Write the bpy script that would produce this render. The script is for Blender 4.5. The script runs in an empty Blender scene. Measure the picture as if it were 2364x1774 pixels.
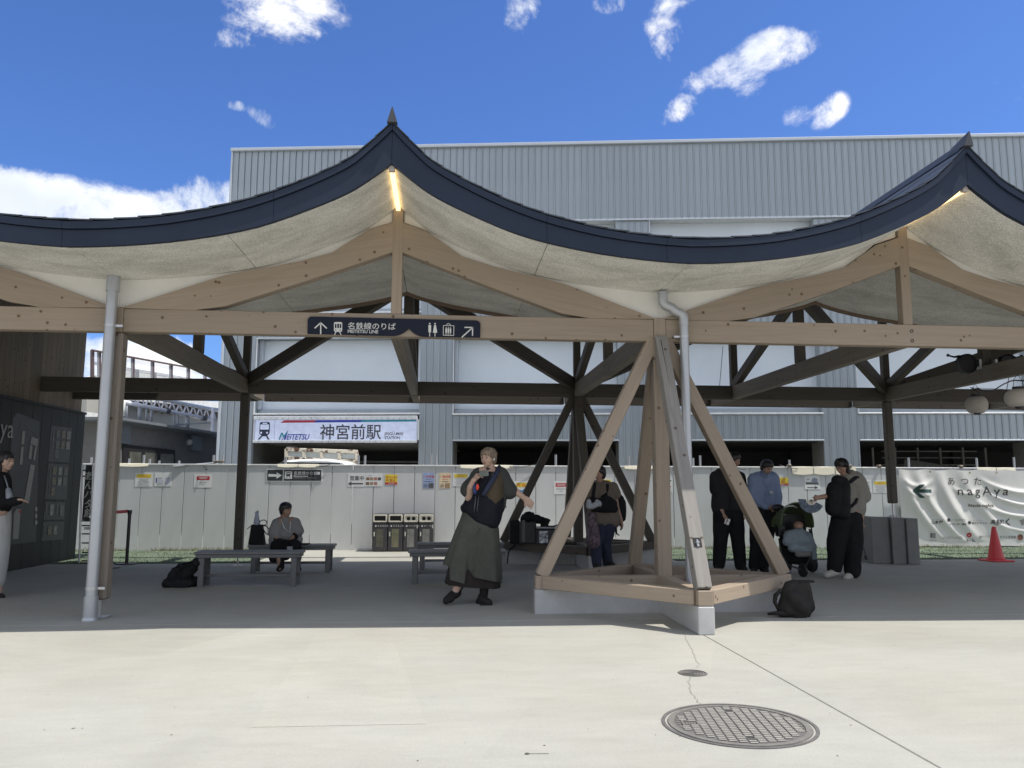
import bpy, bmesh, math, random
import numpy as np
from mathutils import Matrix, Vector, Quaternion, noise as mnoise
rnd = random.Random(7)
S = bpy.context.scene
PI = math.pi
# ------------------------------------------------------------------ camera
F_PX, PITCH, YAW, ROLL, EYE = 1836.0, .1313, .085, .0023, 1.215
fwd = Vector((math.sin(YAW) * math.cos(PITCH), math.cos(YAW) * math.cos(PITCH), math.sin(PITCH)))
rgt = Vector((math.cos(YAW), -math.sin(YAW), 0))
upv = rgt.cross(fwd)
r2 = rgt * math.cos(ROLL) + upv * math.sin(ROLL)
u2 = upv * math.cos(ROLL) - rgt * math.sin(ROLL)
cd = bpy.data.cameras.new('camera'); cam = bpy.data.objects.new('camera', cd)
S.collection.objects.link(cam); S.camera = cam
m3 = Matrix((r2, u2, -fwd)).transposed()
cam.matrix_world = Matrix.Translation((0, 0, EYE)) @ m3.to_4x4()
cd.sensor_width = 36; cd.lens = F_PX / 2364 * 36; cd.clip_start = .05; cd.clip_end = 2000
# ------------------------------------------------------------------ sun, sky, exposure
TO_SUN = Vector((.46, -.125, 1)).normalized()
sun_el = math.asin(TO_SUN.z); sun_az = math.atan2(TO_SUN.x, TO_SUN.y)
sd = bpy.data.lights.new('sun', 'SUN'); sd.energy = 4.3; sd.angle = math.radians(.55); sd.color = (1, .955, .88)
so = bpy.data.objects.new('sun', sd); S.collection.objects.link(so)
so.rotation_euler = TO_SUN.to_track_quat('Z', 'Y').to_euler(); so.location = (4, -2, 30)
world = bpy.data.worlds.new('World'); S.world = world; world.use_nodes = True
S.view_settings.view_transform = 'Standard'; S.view_settings.look = 'None'
S.view_settings.exposure = .24; S.view_settings.gamma = 1; S.view_settings.use_curve_mapping = False
S.cycles.max_bounces = 8; S.cycles.diffuse_bounces = 5

def at(px, py, X=None, Y=None, Z=None):
    """the point of the place seen at a photograph pixel, on the plane X, Y or Z = const"""
    a = (px - 1182) / F_PX; b = (py - 887) / F_PX
    d = r2 * a - u2 * b + fwd
    if X is not None: t = X / d.x
    elif Y is not None: t = Y / d.y
    else: t = (Z - EYE) / d.z
    return Vector((0, 0, EYE)) + d * t

# ------------------------------------------------------------------ world sky with clouds
nt = world.node_tree; N = nt.nodes; L = nt.links; N.clear()
def wn(t, **k):
    n = N.new(t)
    for a, b in k.items(): setattr(n, a, b)
    return n
out = wn('ShaderNodeOutputWorld'); bg = wn('ShaderNodeBackground'); bg.inputs[1].default_value = .15
sky = wn('ShaderNodeTexSky', sky_type='NISHITA'); sky.sun_disc = False
sky.sun_elevation = sun_el; sky.sun_rotation = sun_az
sky.altitude = 0; sky.air_density = 1.0; sky.dust_density = .6; sky.ozone_density = 3.4
tc = wn('ShaderNodeTexCoord')
def vmath(op, a, b=None, val=None):
    n = wn('ShaderNodeVectorMath', operation=op)
    L.new(a, n.inputs[0])
    if b is not None:
        if isinstance(b, (tuple, Vector)): n.inputs[1].default_value = b
        else: L.new(b, n.inputs[1])
    if val is not None: n.inputs['Scale'].default_value = val
    return n.outputs['Value'] if op in ('DOT_PRODUCT', 'LENGTH', 'DISTANCE') else n.outputs[0]
def smath(op, a, b, clamp=False):
    n = wn('ShaderNodeMath', operation=op, use_clamp=clamp)
    for i, v in enumerate((a, b)):
        if v is None: continue
        if isinstance(v, (int, float)): n.inputs[i].default_value = v
        else: L.new(v, n.inputs[i])
    return n.outputs[0]
D = tc.outputs['Generated']
def wnoise(scale, detail, rough, vec=D, dist=0.):
    n = wn('ShaderNodeTexNoise'); n.inputs['Scale'].default_value = scale; n.inputs['Detail'].default_value = detail
    n.inputs['Roughness'].default_value = rough; n.inputs['Distortion'].default_value = dist
    L.new(vec, n.inputs['Vector']); return n.outputs['Fac']
def ramp(v, a, b):
    n = wn('ShaderNodeMapRange', interpolation_type='SMOOTHSTEP'); L.new(v, n.inputs[0])
    n.inputs[1].default_value = a; n.inputs[2].default_value = b
    return n.outputs[0]
n1 = wnoise(8, 12, .66, dist=.5)
n2 = wnoise(26, 10, .65, dist=.5)
cover = None
# single cumulus clouds: where they stand in the sky, their half widths (rad) and how dense they are
def cloud(px, py, hw, hh, dens, tilt=0.):
    global cover
    a = (px - 1182) / F_PX; b = (py - 887) / F_PX
    c = (r2 * a - u2 * b + fwd).normalized()
    ex = Vector((c.y, -c.x, 0)).normalized(); ez = ex.cross(c)
    e1 = ex * math.cos(tilt) + ez * math.sin(tilt); e2 = ez * math.cos(tilt) - ex * math.sin(tilt)
    dv = vmath('SUBTRACT', D, c)
    x = smath('MULTIPLY', vmath('DOT_PRODUCT', dv, e1), F_PX / hw)
    y = smath('MULTIPLY', vmath('DOT_PRODUCT', dv, e2), F_PX / hh)
    r = smath('ADD', smath('MULTIPLY', x, x), smath('MULTIPLY', y, y))
    m = smath('MULTIPLY', ramp(r, 2.6, 0.), dens)
    cover = m if cover is None else smath('MAXIMUM', cover, m)
cloud(650, 35, 100, 62, .50, .12); cloud(545, 92, 60, 20, .40, .1)
cloud(1790, 118, 80, 38, .56, .1); cloud(1690, 165, 78, 30, .52, .15); cloud(1725, 185, 40, 36, .52, 0)
cloud(1905, 258, 40, 26, .32, .4); cloud(1845, 268, 34, 24, .33, -.3); cloud(1568, 258, 34, 26, .36, .6)
cloud(1545, 60, 40, 70, .34, -.5); cloud(1205, 30, 34, 42, .36, -.3); cloud(1410, 8, 30, 18, .36)
cloud(608, 272, 30, 16, .34, -.5); cloud(545, 245, 18, 10, .33)
cloud(300, 500, 420, 48, .66, -.02); cloud(90, 480, 120, 34, .44); cloud(490, 485, 110, 50, .56)
cloud(380, 880, 330, 78, .62, .02); cloud(-250, 520, 260, 80, .5); cloud(2700, 120, 220, 90, .5)
# heavier cloud added out of view, behind and overhead, to brighten the shade
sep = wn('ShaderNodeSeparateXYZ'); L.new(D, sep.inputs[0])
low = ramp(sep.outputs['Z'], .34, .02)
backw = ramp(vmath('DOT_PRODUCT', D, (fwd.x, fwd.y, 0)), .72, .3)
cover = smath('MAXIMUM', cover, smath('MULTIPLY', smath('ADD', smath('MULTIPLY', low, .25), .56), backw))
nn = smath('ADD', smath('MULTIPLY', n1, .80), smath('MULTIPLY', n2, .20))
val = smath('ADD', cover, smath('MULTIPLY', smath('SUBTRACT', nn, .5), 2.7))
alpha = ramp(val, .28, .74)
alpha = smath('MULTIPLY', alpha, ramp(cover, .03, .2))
# cloud shading: tops bright, undersides a little grey
n3 = wnoise(5, 4, .5, vmath('ADD', D, (.02, 0, .035)))
cr = wn('ShaderNodeMixRGB'); L.new(ramp(n3, .35, .62), cr.inputs[0])
cr.inputs[1].default_value = (4.8, 5.2, 5.9, 1); cr.inputs[2].default_value = (7.0, 7.0, 7.0, 1)
tint = vmath('MULTIPLY', sky.outputs[0], (.455, .63, .965))
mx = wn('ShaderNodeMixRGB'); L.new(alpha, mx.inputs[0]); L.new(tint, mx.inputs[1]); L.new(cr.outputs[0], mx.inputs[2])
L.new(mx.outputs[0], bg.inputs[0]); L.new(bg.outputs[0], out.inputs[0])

# ------------------------------------------------------------------ materials
MATS = {}
def mat(name, col, rough=.6, metal=0., var=.12, scale=6., bump=.0, bscale=60., spec=.5, emit=None, alpha=1., trans=0., stretch=None, coords='Object', var2=0., scale2=1.2, piece=0.):
    if name in MATS: return MATS[name]
    m = bpy.data.materials.new(name); m.use_nodes = True; t = m.node_tree; n = t.nodes; l = t.links
    b = n['Principled BSDF']; b.inputs['Roughness'].default_value = rough; b.inputs['Metallic'].default_value = metal
    b.inputs['Specular IOR Level'].default_value = spec
    col = tuple(col) + (1,)
    tcn = n.new('ShaderNodeTexCoord'); vec = tcn.outputs[coords]
    if stretch:
        mp = n.new('ShaderNodeMapping'); l.new(vec, mp.inputs[0]); mp.inputs['Scale'].default_value = stretch; vec = mp.outputs[0]
    nz = n.new('ShaderNodeTexNoise'); nz.inputs['Scale'].default_value = scale; nz.inputs['Detail'].default_value = 6; nz.inputs['Roughness'].default_value = .6
    l.new(vec, nz.inputs['Vector'])
    mr = n.new('ShaderNodeMapRange'); l.new(nz.outputs['Fac'], mr.inputs[0]); mr.inputs[1].default_value = .3; mr.inputs[2].default_value = .7
    mr.inputs[3].default_value = 1 - var; mr.inputs[4].default_value = 1 + var
    fac = mr.outputs[0]
    if var2:
        nz2 = n.new('ShaderNodeTexNoise'); nz2.inputs['Scale'].default_value = scale2; nz2.inputs['Detail'].default_value = 5; l.new(vec, nz2.inputs['Vector'])
        mr2 = n.new('ShaderNodeMapRange'); l.new(nz2.outputs['Fac'], mr2.inputs[0]); mr2.inputs[1].default_value = .35; mr2.inputs[2].default_value = .65
        mr2.inputs[3].default_value = 1 - var2; mr2.inputs[4].default_value = 1 + var2 * .6
        mm = n.new('ShaderNodeMath'); mm.operation = 'MULTIPLY'; l.new(fac, mm.inputs[0]); l.new(mr2.outputs[0], mm.inputs[1]); fac = mm.outputs[0]
    if piece:          # every sheet of a run a little lighter or darker than the next
        oi = n.new('ShaderNodeObjectInfo'); mo = n.new('ShaderNodeMapRange'); l.new(oi.outputs['Random'], mo.inputs[0]); mo.inputs[3].default_value = 1 - piece; mo.inputs[4].default_value = 1 + piece
        mq = n.new('ShaderNodeMath'); mq.operation = 'MULTIPLY'; l.new(fac, mq.inputs[0]); l.new(mo.outputs[0], mq.inputs[1]); fac = mq.outputs[0]
    cm = n.new('ShaderNodeVectorMath'); cm.operation = 'SCALE'; cm.inputs[0].default_value = col[:3]; l.new(fac, cm.inputs['Scale'])
    l.new(cm.outputs[0], b.inputs['Base Color'])
    if bump:
        bz = n.new('ShaderNodeTexNoise'); bz.inputs['Scale'].default_value = bscale; bz.inputs['Detail'].default_value = 3; l.new(vec, bz.inputs['Vector'])
        bp = n.new('ShaderNodeBump'); bp.inputs['Strength'].default_value = bump; bp.inputs['Distance'].default_value = .02
        l.new(bz.outputs['Fac'], bp.inputs['Height']); l.new(bp.outputs[0], b.inputs['Normal'])
    if emit:
        b.inputs['Emission Color'].default_value = tuple(emit[:3]) + (1,); b.inputs['Emission Strength'].default_value = emit[3]
    if trans: b.inputs['Transmission Weight'].default_value = trans; b.inputs['IOR'].default_value = 1.02
    if alpha < 1: b.inputs['Alpha'].default_value = alpha
    MATS[name] = m
    return m
def wood_mat(name, light, dark, grey=0.):
    m = bpy.data.materials.new(name); m.use_nodes = True; t = m.node_tree; n = t.nodes; l = t.links
    b = n['Principled BSDF']; b.inputs['Roughness'].default_value = .62; b.inputs['Specular IOR Level'].default_value = .3
    tcn = n.new('ShaderNodeTexCoord')
    oi = n.new('ShaderNodeObjectInfo')
    off = n.new('ShaderNodeVectorMath'); off.operation = 'SCALE'; off.inputs[0].default_value = (37, 11, 23); l.new(oi.outputs['Random'], off.inputs['Scale'])
    ad = n.new('ShaderNodeVectorMath'); ad.operation = 'ADD'; l.new(tcn.outputs['Object'], ad.inputs[0]); l.new(off.outputs[0], ad.inputs[1])
    mp = n.new('ShaderNodeMapping'); mp.inputs['Scale'].default_value = (.7, 16, 16); l.new(ad.outputs[0], mp.inputs[0])
    g = n.new('ShaderNodeTexNoise'); g.inputs['Scale'].default_value = 2.2; g.inputs['Detail'].default_value = 8; g.inputs['Roughness'].default_value = .65; g.inputs['Distortion'].default_value = .6
    l.new(mp.outputs[0], g.inputs['Vector'])
    cr = n.new('ShaderNodeValToRGB'); cr.color_ramp.elements[0].position = .32; cr.color_ramp.elements[0].color = dark + (1,)
    cr.color_ramp.elements[1].position = .6; cr.color_ramp.elements[1].color = light + (1,)
    l.new(g.outputs['Fac'], cr.inputs[0])
    # knots
    v = n.new('ShaderNodeTexVoronoi'); v.inputs['Scale'].default_value = 7.5; v.inputs['Randomness'].default_value = 1; l.new(ad.outputs[0], v.inputs['Vector'])
    kr = n.new('ShaderNodeMapRange'); kr.interpolation_type = 'SMOOTHSTEP'; l.new(v.outputs['Distance'], kr.inputs[0]); kr.inputs[1].default_value = .09; kr.inputs[2].default_value = .15; kr.inputs[3].default_value = 1; kr.inputs[4].default_value = 0
    mk = n.new('ShaderNodeMixRGB'); l.new(kr.outputs[0], mk.inputs[0]); l.new(cr.outputs[0], mk.inputs[1]); mk.inputs[2].default_value = (dark[0] * .50, dark[1] * .40, dark[2] * .33, 1)
    # board to board tint
    mt = n.new('ShaderNodeMapRange'); l.new(oi.outputs['Random'], mt.inputs[0]); mt.inputs[3].default_value = .84; mt.inputs[4].default_value = 1.1
    sc = n.new('ShaderNodeVectorMath'); sc.operation = 'SCALE'; l.new(mk.outputs[0], sc.inputs[0]); l.new(mt.outputs[0], sc.inputs['Scale'])
    l.new(sc.outputs[0], b.inputs['Base Color'])
    bp = n.new('ShaderNodeBump'); bp.inputs['Strength'].default_value = .12; bp.inputs['Distance'].default_value = .01; l.new(g.outputs['Fac'], bp.inputs['Height']); l.new(bp.outputs[0], b.inputs['Normal'])
    MATS[name] = m
    return m
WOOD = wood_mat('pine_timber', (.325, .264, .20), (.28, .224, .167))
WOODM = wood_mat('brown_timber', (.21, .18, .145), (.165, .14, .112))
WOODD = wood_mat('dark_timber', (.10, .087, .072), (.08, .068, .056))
WOODG = wood_mat('greyed_timber', (.31, .29, .26), (.235, .22, .20))
CONC = mat('block_concrete', (.46, .46, .45), .8, var=.07, scale=9, bump=.15, bscale=90, var2=.12)
def soffit_mat():
    m = bpy.data.materials.new('wood_wool_board'); m.use_nodes = True; t = m.node_tree; n = t.nodes; l = t.links
    b = n['Principled BSDF']; b.inputs['Roughness'].default_value = .92; b.inputs['Specular IOR Level'].default_value = .1
    tcn = n.new('ShaderNodeTexCoord')
    big = n.new('ShaderNodeTexNoise'); big.inputs['Scale'].default_value = 1.6; big.inputs['Detail'].default_value = 7; big.inputs['Roughness'].default_value = .7; big.inputs['Distortion'].default_value = .4
    mp = n.new('ShaderNodeMapping'); mp.inputs['Scale'].default_value = (.9, 1.7, .9); l.new(tcn.outputs['Object'], mp.inputs[0]); l.new(mp.outputs[0], big.inputs['Vector'])
    fine = n.new('ShaderNodeTexNoise'); fine.inputs['Scale'].default_value = 75; fine.inputs['Detail'].default_value = 3; l.new(tcn.outputs['Object'], fine.inputs['Vector'])
    c1 = n.new('ShaderNodeValToRGB'); e = c1.color_ramp.elements
    e[0].position = .33; e[0].color = (.55, .54, .49, 1); e[1].position = .62; e[1].color = (.80, .785, .725, 1)
    l.new(big.outputs['Fac'], c1.inputs[0])
    mr = n.new('ShaderNodeMapRange'); l.new(fine.outputs['Fac'], mr.inputs[0]); mr.inputs[1].default_value = .3; mr.inputs[2].default_value = .7; mr.inputs[3].default_value = .70; mr.inputs[4].default_value = 1.2
    sc = n.new('ShaderNodeVectorMath'); sc.operation = 'SCALE'; l.new(c1.outputs[0], sc.inputs[0]); l.new(mr.outputs[0], sc.inputs['Scale'])
    l.new(sc.outputs[0], b.inputs['Base Color'])
    bp = n.new('ShaderNodeBump'); bp.inputs['Strength'].default_value = .5; bp.inputs['Distance'].default_value = .01; l.new(fine.outputs['Fac'], bp.inputs['Height']); l.new(bp.outputs[0], b.inputs['Normal'])
    MATS['wood_wool_board'] = m; return m
SOFF = soffit_mat()
NAVY = mat('navy_steel_roof', (.017, .026, .046), .5, .0, var=.12, scale=1.5, spec=.25, var2=.1)
SHING = mat('slate_shingle', (.035, .045, .058), .55, 0, var=.18, scale=5, bump=.2, bscale=70)
WHITEB = mat('white_plasterboard', (.72, .70, .65), .8, var=.03)
GALV = mat('galvanised_pipe', (.44, .455, .47), .42, .55, var=.06, scale=3)
STEEL = mat('bare_steel', (.5, .5, .5), .35, .8, var=.05)
FAC = mat('galvalume_sheet', (.345, .385, .405), .42, .25, var=.06, scale=1.6, stretch=(2, 2, .2), piece=.035)
FACT = mat('sheet_trim', (.50, .54, .57), .4, .2, var=.03)
PANW = mat('white_wall_panel', (.66, .72, .76), .5, 0, var=.03, scale=.8, var2=.05, scale2=.4)
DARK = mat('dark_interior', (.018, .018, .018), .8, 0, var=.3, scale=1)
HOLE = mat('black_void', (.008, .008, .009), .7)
# ------------------------------------------------------------------ geometry helpers
class G:
    def __init__(s): s.v = []; s.f = []; s.m = []; s.mi = 0; s.T = Matrix()
    def add(s, vs, fs):
        o = len(s.v); s.v += [s.T @ Vector(v) for v in vs]; s.f += [[i + o for i in f] for f in fs]; s.m += [s.mi] * len(fs); return s
    def box(s, x0, x1, y0, y1, z0, z1):
        vs = [(x, y, z) for x in (x0, x1) for y in (y0, y1) for z in (z0, z1)]
        return s.add(vs, [(0, 1, 3, 2), (4, 6, 7, 5), (0, 4, 5, 1), (2, 3, 7, 6), (0, 2, 6, 4), (1, 5, 7, 3)])
    def bbox(s, x0, x1, y0, y1, z0, z1, c=.006):
        "box with chamfered edges"
        vs = []; fs = []
        X = (x0, x1); Y = (y0, y1); Z = (z0, z1)
        def idx(i, j, k, a): return ((i * 2 + j) * 2 + k) * 3 + a
        for i in (0, 1):
            for j in (0, 1):
                for k in (0, 1):
                    sx = c if i == 0 else -c; sy = c if j == 0 else -c; sz = c if k == 0 else -c
                    vs += [(X[i], Y[j] + sy, Z[k] + sz), (X[i] + sx, Y[j], Z[k] + sz), (X[i] + sx, Y[j] + sy, Z[k])]
        for i in (0, 1): fs.append([idx(i, 0, 0, 0), idx(i, 1, 0, 0), idx(i, 1, 1, 0), idx(i, 0, 1, 0)][::(-1 if i == 0 else 1)])
        for j in (0, 1): fs.append([idx(0, j, 0, 1), idx(0, j, 1, 1), idx(1, j, 1, 1), idx(1, j, 0, 1)][::(-1 if j == 0 else 1)])
        for k in (0, 1): fs.append([idx(0, 0, k, 2), idx(1, 0, k, 2), idx(1, 1, k, 2), idx(0, 1, k, 2)][::(-1 if k == 0 else 1)])
        for i in (0, 1):
            for j in (0, 1): fs.append([idx(i, j, 0, 0), idx(i, j, 1, 0), idx(i, j, 1, 1), idx(i, j, 0, 1)])
            for k in (0, 1): fs.append([idx(i, 0, k, 0), idx(i, 1, k, 0), idx(i, 1, k, 2), idx(i, 0, k, 2)])
        for j in (0, 1):
            for k in (0, 1): fs.append([idx(0, j, k, 1), idx(1, j, k, 1), idx(1, j, k, 2), idx(0, j, k, 2)])
        for i in (0, 1):
            for j in (0, 1):
                for k in (0, 1): fs.append([idx(i, j, k, 0), idx(i, j, k, 1), idx(i, j, k, 2)])
        return s.add(vs, fs)
    def prism(s, pts, y0, y1):
        "polygon in x,z pushed from y0 to y1"
        n = len(pts); vs = [(p[0], y0, p[1]) for p in pts] + [(p[0], y1, p[1]) for p in pts]
        fs = [list(range(n)), list(range(2 * n - 1, n - 1, -1))] + [[i, (i + 1) % n, n + (i + 1) % n, n + i] for i in range(n)]
        return s.add(vs, fs)
    def rings(s, rs, cap=True, closed=False):
        n = len(rs[0]); o = []; fs = []
        for r in rs: o += r
        k = len(rs)
        for i in range(k if closed else k - 1):
            a = i * n; b = ((i + 1) % k) * n
            for j in range(n): fs.append([a + j, a + (j + 1) % n, b + (j + 1) % n, b + j])
        if cap and not closed: fs += [list(range(n))[::-1], list(range((k - 1) * n, k * n))]
        return s.add(o, fs)
    def tube(s, pts, r, n=8, cap=True):
        pts = [Vector(p) for p in pts]; rs = []
        R = r if isinstance(r, (list, tuple)) else [r] * len(pts)
        t0 = (pts[1] - pts[0]).normalized(); ref = Vector((0, 0, 1)) if abs(t0.z) < .9 else Vector((1, 0, 0))
        u = t0.cross(ref).normalized()
        for i, p in enumerate(pts):
            t = (pts[min(i + 1, len(pts) - 1)] - pts[max(i - 1, 0)]).normalized()
            u = (u - t * u.dot(t)).normalized(); w = t.cross(u)
            rs.append([tuple(p + (u * math.cos(a) + w * math.sin(a)) * R[i]) for a in [2 * PI * k / n for k in range(n)]])
        return s.rings(rs, cap)
    def lathe(s, prof, n=16, c=(0, 0, 0)):
        rs = [[(c[0] + r * math.cos(2 * PI * k / n), c[1] + r * math.sin(2 * PI * k / n), c[2] + z) for k in range(n)] for r, z in prof]
        return s.rings(rs)
    def ell(s, c, rx, ry, rz, n=12, m=8, R=None):
        R = R or Matrix.Identity(3); c = Vector(c)
        rs = []
        for i in range(m + 1):
            a = PI * (i + .02 if i == 0 else (i - .02 if i == m else i)) / m
            rs.append([tuple(c + R @ Vector((rx * math.sin(a) * math.cos(2 * PI * k / n), ry * math.sin(a) * math.sin(2 * PI * k / n), -rz * math.cos(a)))) for k in range(n)])
        return s.rings(rs)
    def grid(s, fn, nu, nv):
        vs = [tuple(fn(i / nu, j / nv)) for i in range(nu + 1) for j in range(nv + 1)]
        fs = [[i * (nv + 1) + j, i * (nv + 1) + j + 1, (i + 1) * (nv + 1) + j + 1, (i + 1) * (nv + 1) + j] for i in range(nu) for j in range(nv)]
        return s.add(vs, fs)
    def mesh(s, name, mats, smooth=False, angle=None):
        me = bpy.data.meshes.new(name); me.from_pydata([tuple(v) for v in s.v], [], s.f)
        for m_ in (mats if isinstance(mats, (list, tuple)) else [mats]): me.materials.append(m_)
        if any(s.m): me.polygons.foreach_set('material_index', s.m)
        b_ = bmesh.new(); b_.from_mesh(me); bmesh.ops.recalc_face_normals(b_, faces=b_.faces)
        if smooth:
            for f_ in b_.faces: f_.smooth = True
            if angle is not None:
                for e_ in b_.edges:
                    if len(e_.link_faces) == 2 and e_.calc_face_angle(0) > angle: e_.smooth = False
        b_.to_mesh(me); b_.free(); me.update()
        return me
WM = {}
def thing(name, label, cat, loc=(0, 0, 0), rz=0., group=None):
    o = bpy.data.objects.new(name, None); S.collection.objects.link(o); o.empty_display_size = .2
    M = Matrix.Translation(loc) @ Matrix.Rotation(rz, 4, 'Z'); o.matrix_world = M; WM[o.name] = M
    o['label'] = label; o['category'] = cat
    if group: o['group'] = group
    return o
def part(name, me, parent=None, M=None, kind=None, label=None):
    "M is the world matrix; without it the mesh is taken to be in the parent's own frame"
    o = bpy.data.objects.new(name, me); S.collection.objects.link(o)
    if parent is not None:
        W = WM[parent.name]; Mw = W if M is None else M
        o.parent = parent; o.matrix_local = W.inverted() @ Mw
    else: Mw = M or Matrix(); o.matrix_world = Mw
    WM[o.name] = Mw
    if kind: o['kind'] = kind
    if label: o['label'] = label
    return o
def solo(name, me, label, cat, M=None, group=None):
    o = part(name, me, None, M); o['label'] = label; o['category'] = cat
    if group: o['group'] = group
    return o
def T(x, y, z): return Matrix.Translation((x, y, z))
def RZ(a): return Matrix.Rotation(a, 4, 'Z')
def copy_thing(root, loc=None, rz=None, label=None, group=None, M=None):
    r = root.copy(); S.collection.objects.link(r)
    Mw = M or (Matrix.Translation(loc) @ RZ(rz or 0)); r.matrix_world = Mw; WM[r.name] = Mw
    if label: r['label'] = label
    if group: r['group'] = group
    def rec(src, dst):
        for ch in list(src.children):
            c = ch.copy(); S.collection.objects.link(c); c.parent = dst; c.matrix_local = ch.matrix_local; WM[c.name] = WM[dst.name] @ ch.matrix_local
            rec(ch, c)
    rec(root, r)
    return r
TS = bpy.data.scenes.new('workshop')
def evaluated(o):
    "the finished mesh of one object, worked out in a scene of its own so that it stays quick"
    TS.collection.objects.link(o); vl = TS.view_layers[0]; vl.update(); dg = vl.depsgraph
    me = bpy.data.meshes.new_from_object(o.evaluated_get(dg)); TS.collection.objects.unlink(o); return me
def text_geo(body, size, bold=0., shear=0., align='LEFT', space=1., xs=1.):
    "text as flat polygons: list of verts in x,z and faces"
    cu = bpy.data.curves.new('t', 'FONT'); cu.body = body; cu.size = size; cu.offset = bold * size; cu.shear = shear
    cu.align_x = align; cu.space_character = space; cu.resolution_u = 3
    o = bpy.data.objects.new('t', cu); me = evaluated(o)
    vs = [(v.co.x * xs, 0, v.co.y) for v in me.vertices]; fs = [list(p.vertices) for p in me.polygons]
    bpy.data.objects.remove(o); bpy.data.curves.remove(cu); bpy.data.meshes.remove(me)
    return vs, fs
def put_text(g, body, x, z, size, y=-.002, **k):
    vs, fs = text_geo(body, size, **k)
    g.add([(v[0] + x, y, v[2] + z) for v in vs], fs)
def frame_m(O, xdir, up=Vector((0, 0, 1))):
    "matrix whose x runs along xdir, z up, -y towards the viewer"
    x = Vector(xdir).normalized(); z = Vector(up); y = z.cross(x).normalized(); z = x.cross(y)
    m = Matrix((x, y, z)).transposed().to_4x4(); m.translation = O; return m
def beam_m(p0, p1, roll=0.):
    p0 = Vector(p0); p1 = Vector(p1); x = (p1 - p0).normalized()
    z = Vector((0, 0, 1)) if abs(x.z) < .97 else Vector((0, 1, 0))
    y = z.cross(x).normalized(); z = x.cross(y)
    m = Matrix((x, y, z)).transposed().to_4x4(); m.translation = p0
    return m @ Matrix.Rotation(roll, 4, 'X'), (p1 - p0).length
_bc = {}
def beam(name, p0, p1, w, h, parent, mt=None, c=.006, roll=0., trim=(0, 0)):
    "timber from p0 to p1 (axis), w wide, h high"
    mt = mt or WOOD
    M, ln = beam_m(p0, p1, roll)
    k = (round(ln, 3), round(w, 3), round(h, 3), mt.name)
    if k not in _bc: _bc[k] = G().bbox(0, ln, -w / 2, w / 2, -h / 2, h / 2, c).mesh(name, mt)
    return part(name, _bc[k], parent, M)
def catmull(pts, n=6):
    out = []
    P_ = [pts[0]] + list(pts) + [pts[-1]]
    for i in range(1, len(P_) - 2):
        for k in range(n):
            t = k / n; p0, p1, p2, p3 = [np.array(q, float) for q in P_[i - 1:i + 3]]
            out.append(tuple(.5 * (2 * p1 + (p2 - p0) * t + (2 * p0 - 5 * p1 + 4 * p2 - p3) * t * t + (3 * p1 - p0 - 3 * p2 + p3) * t ** 3)))
    out.append(tuple(pts[-1])); return out
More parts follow.
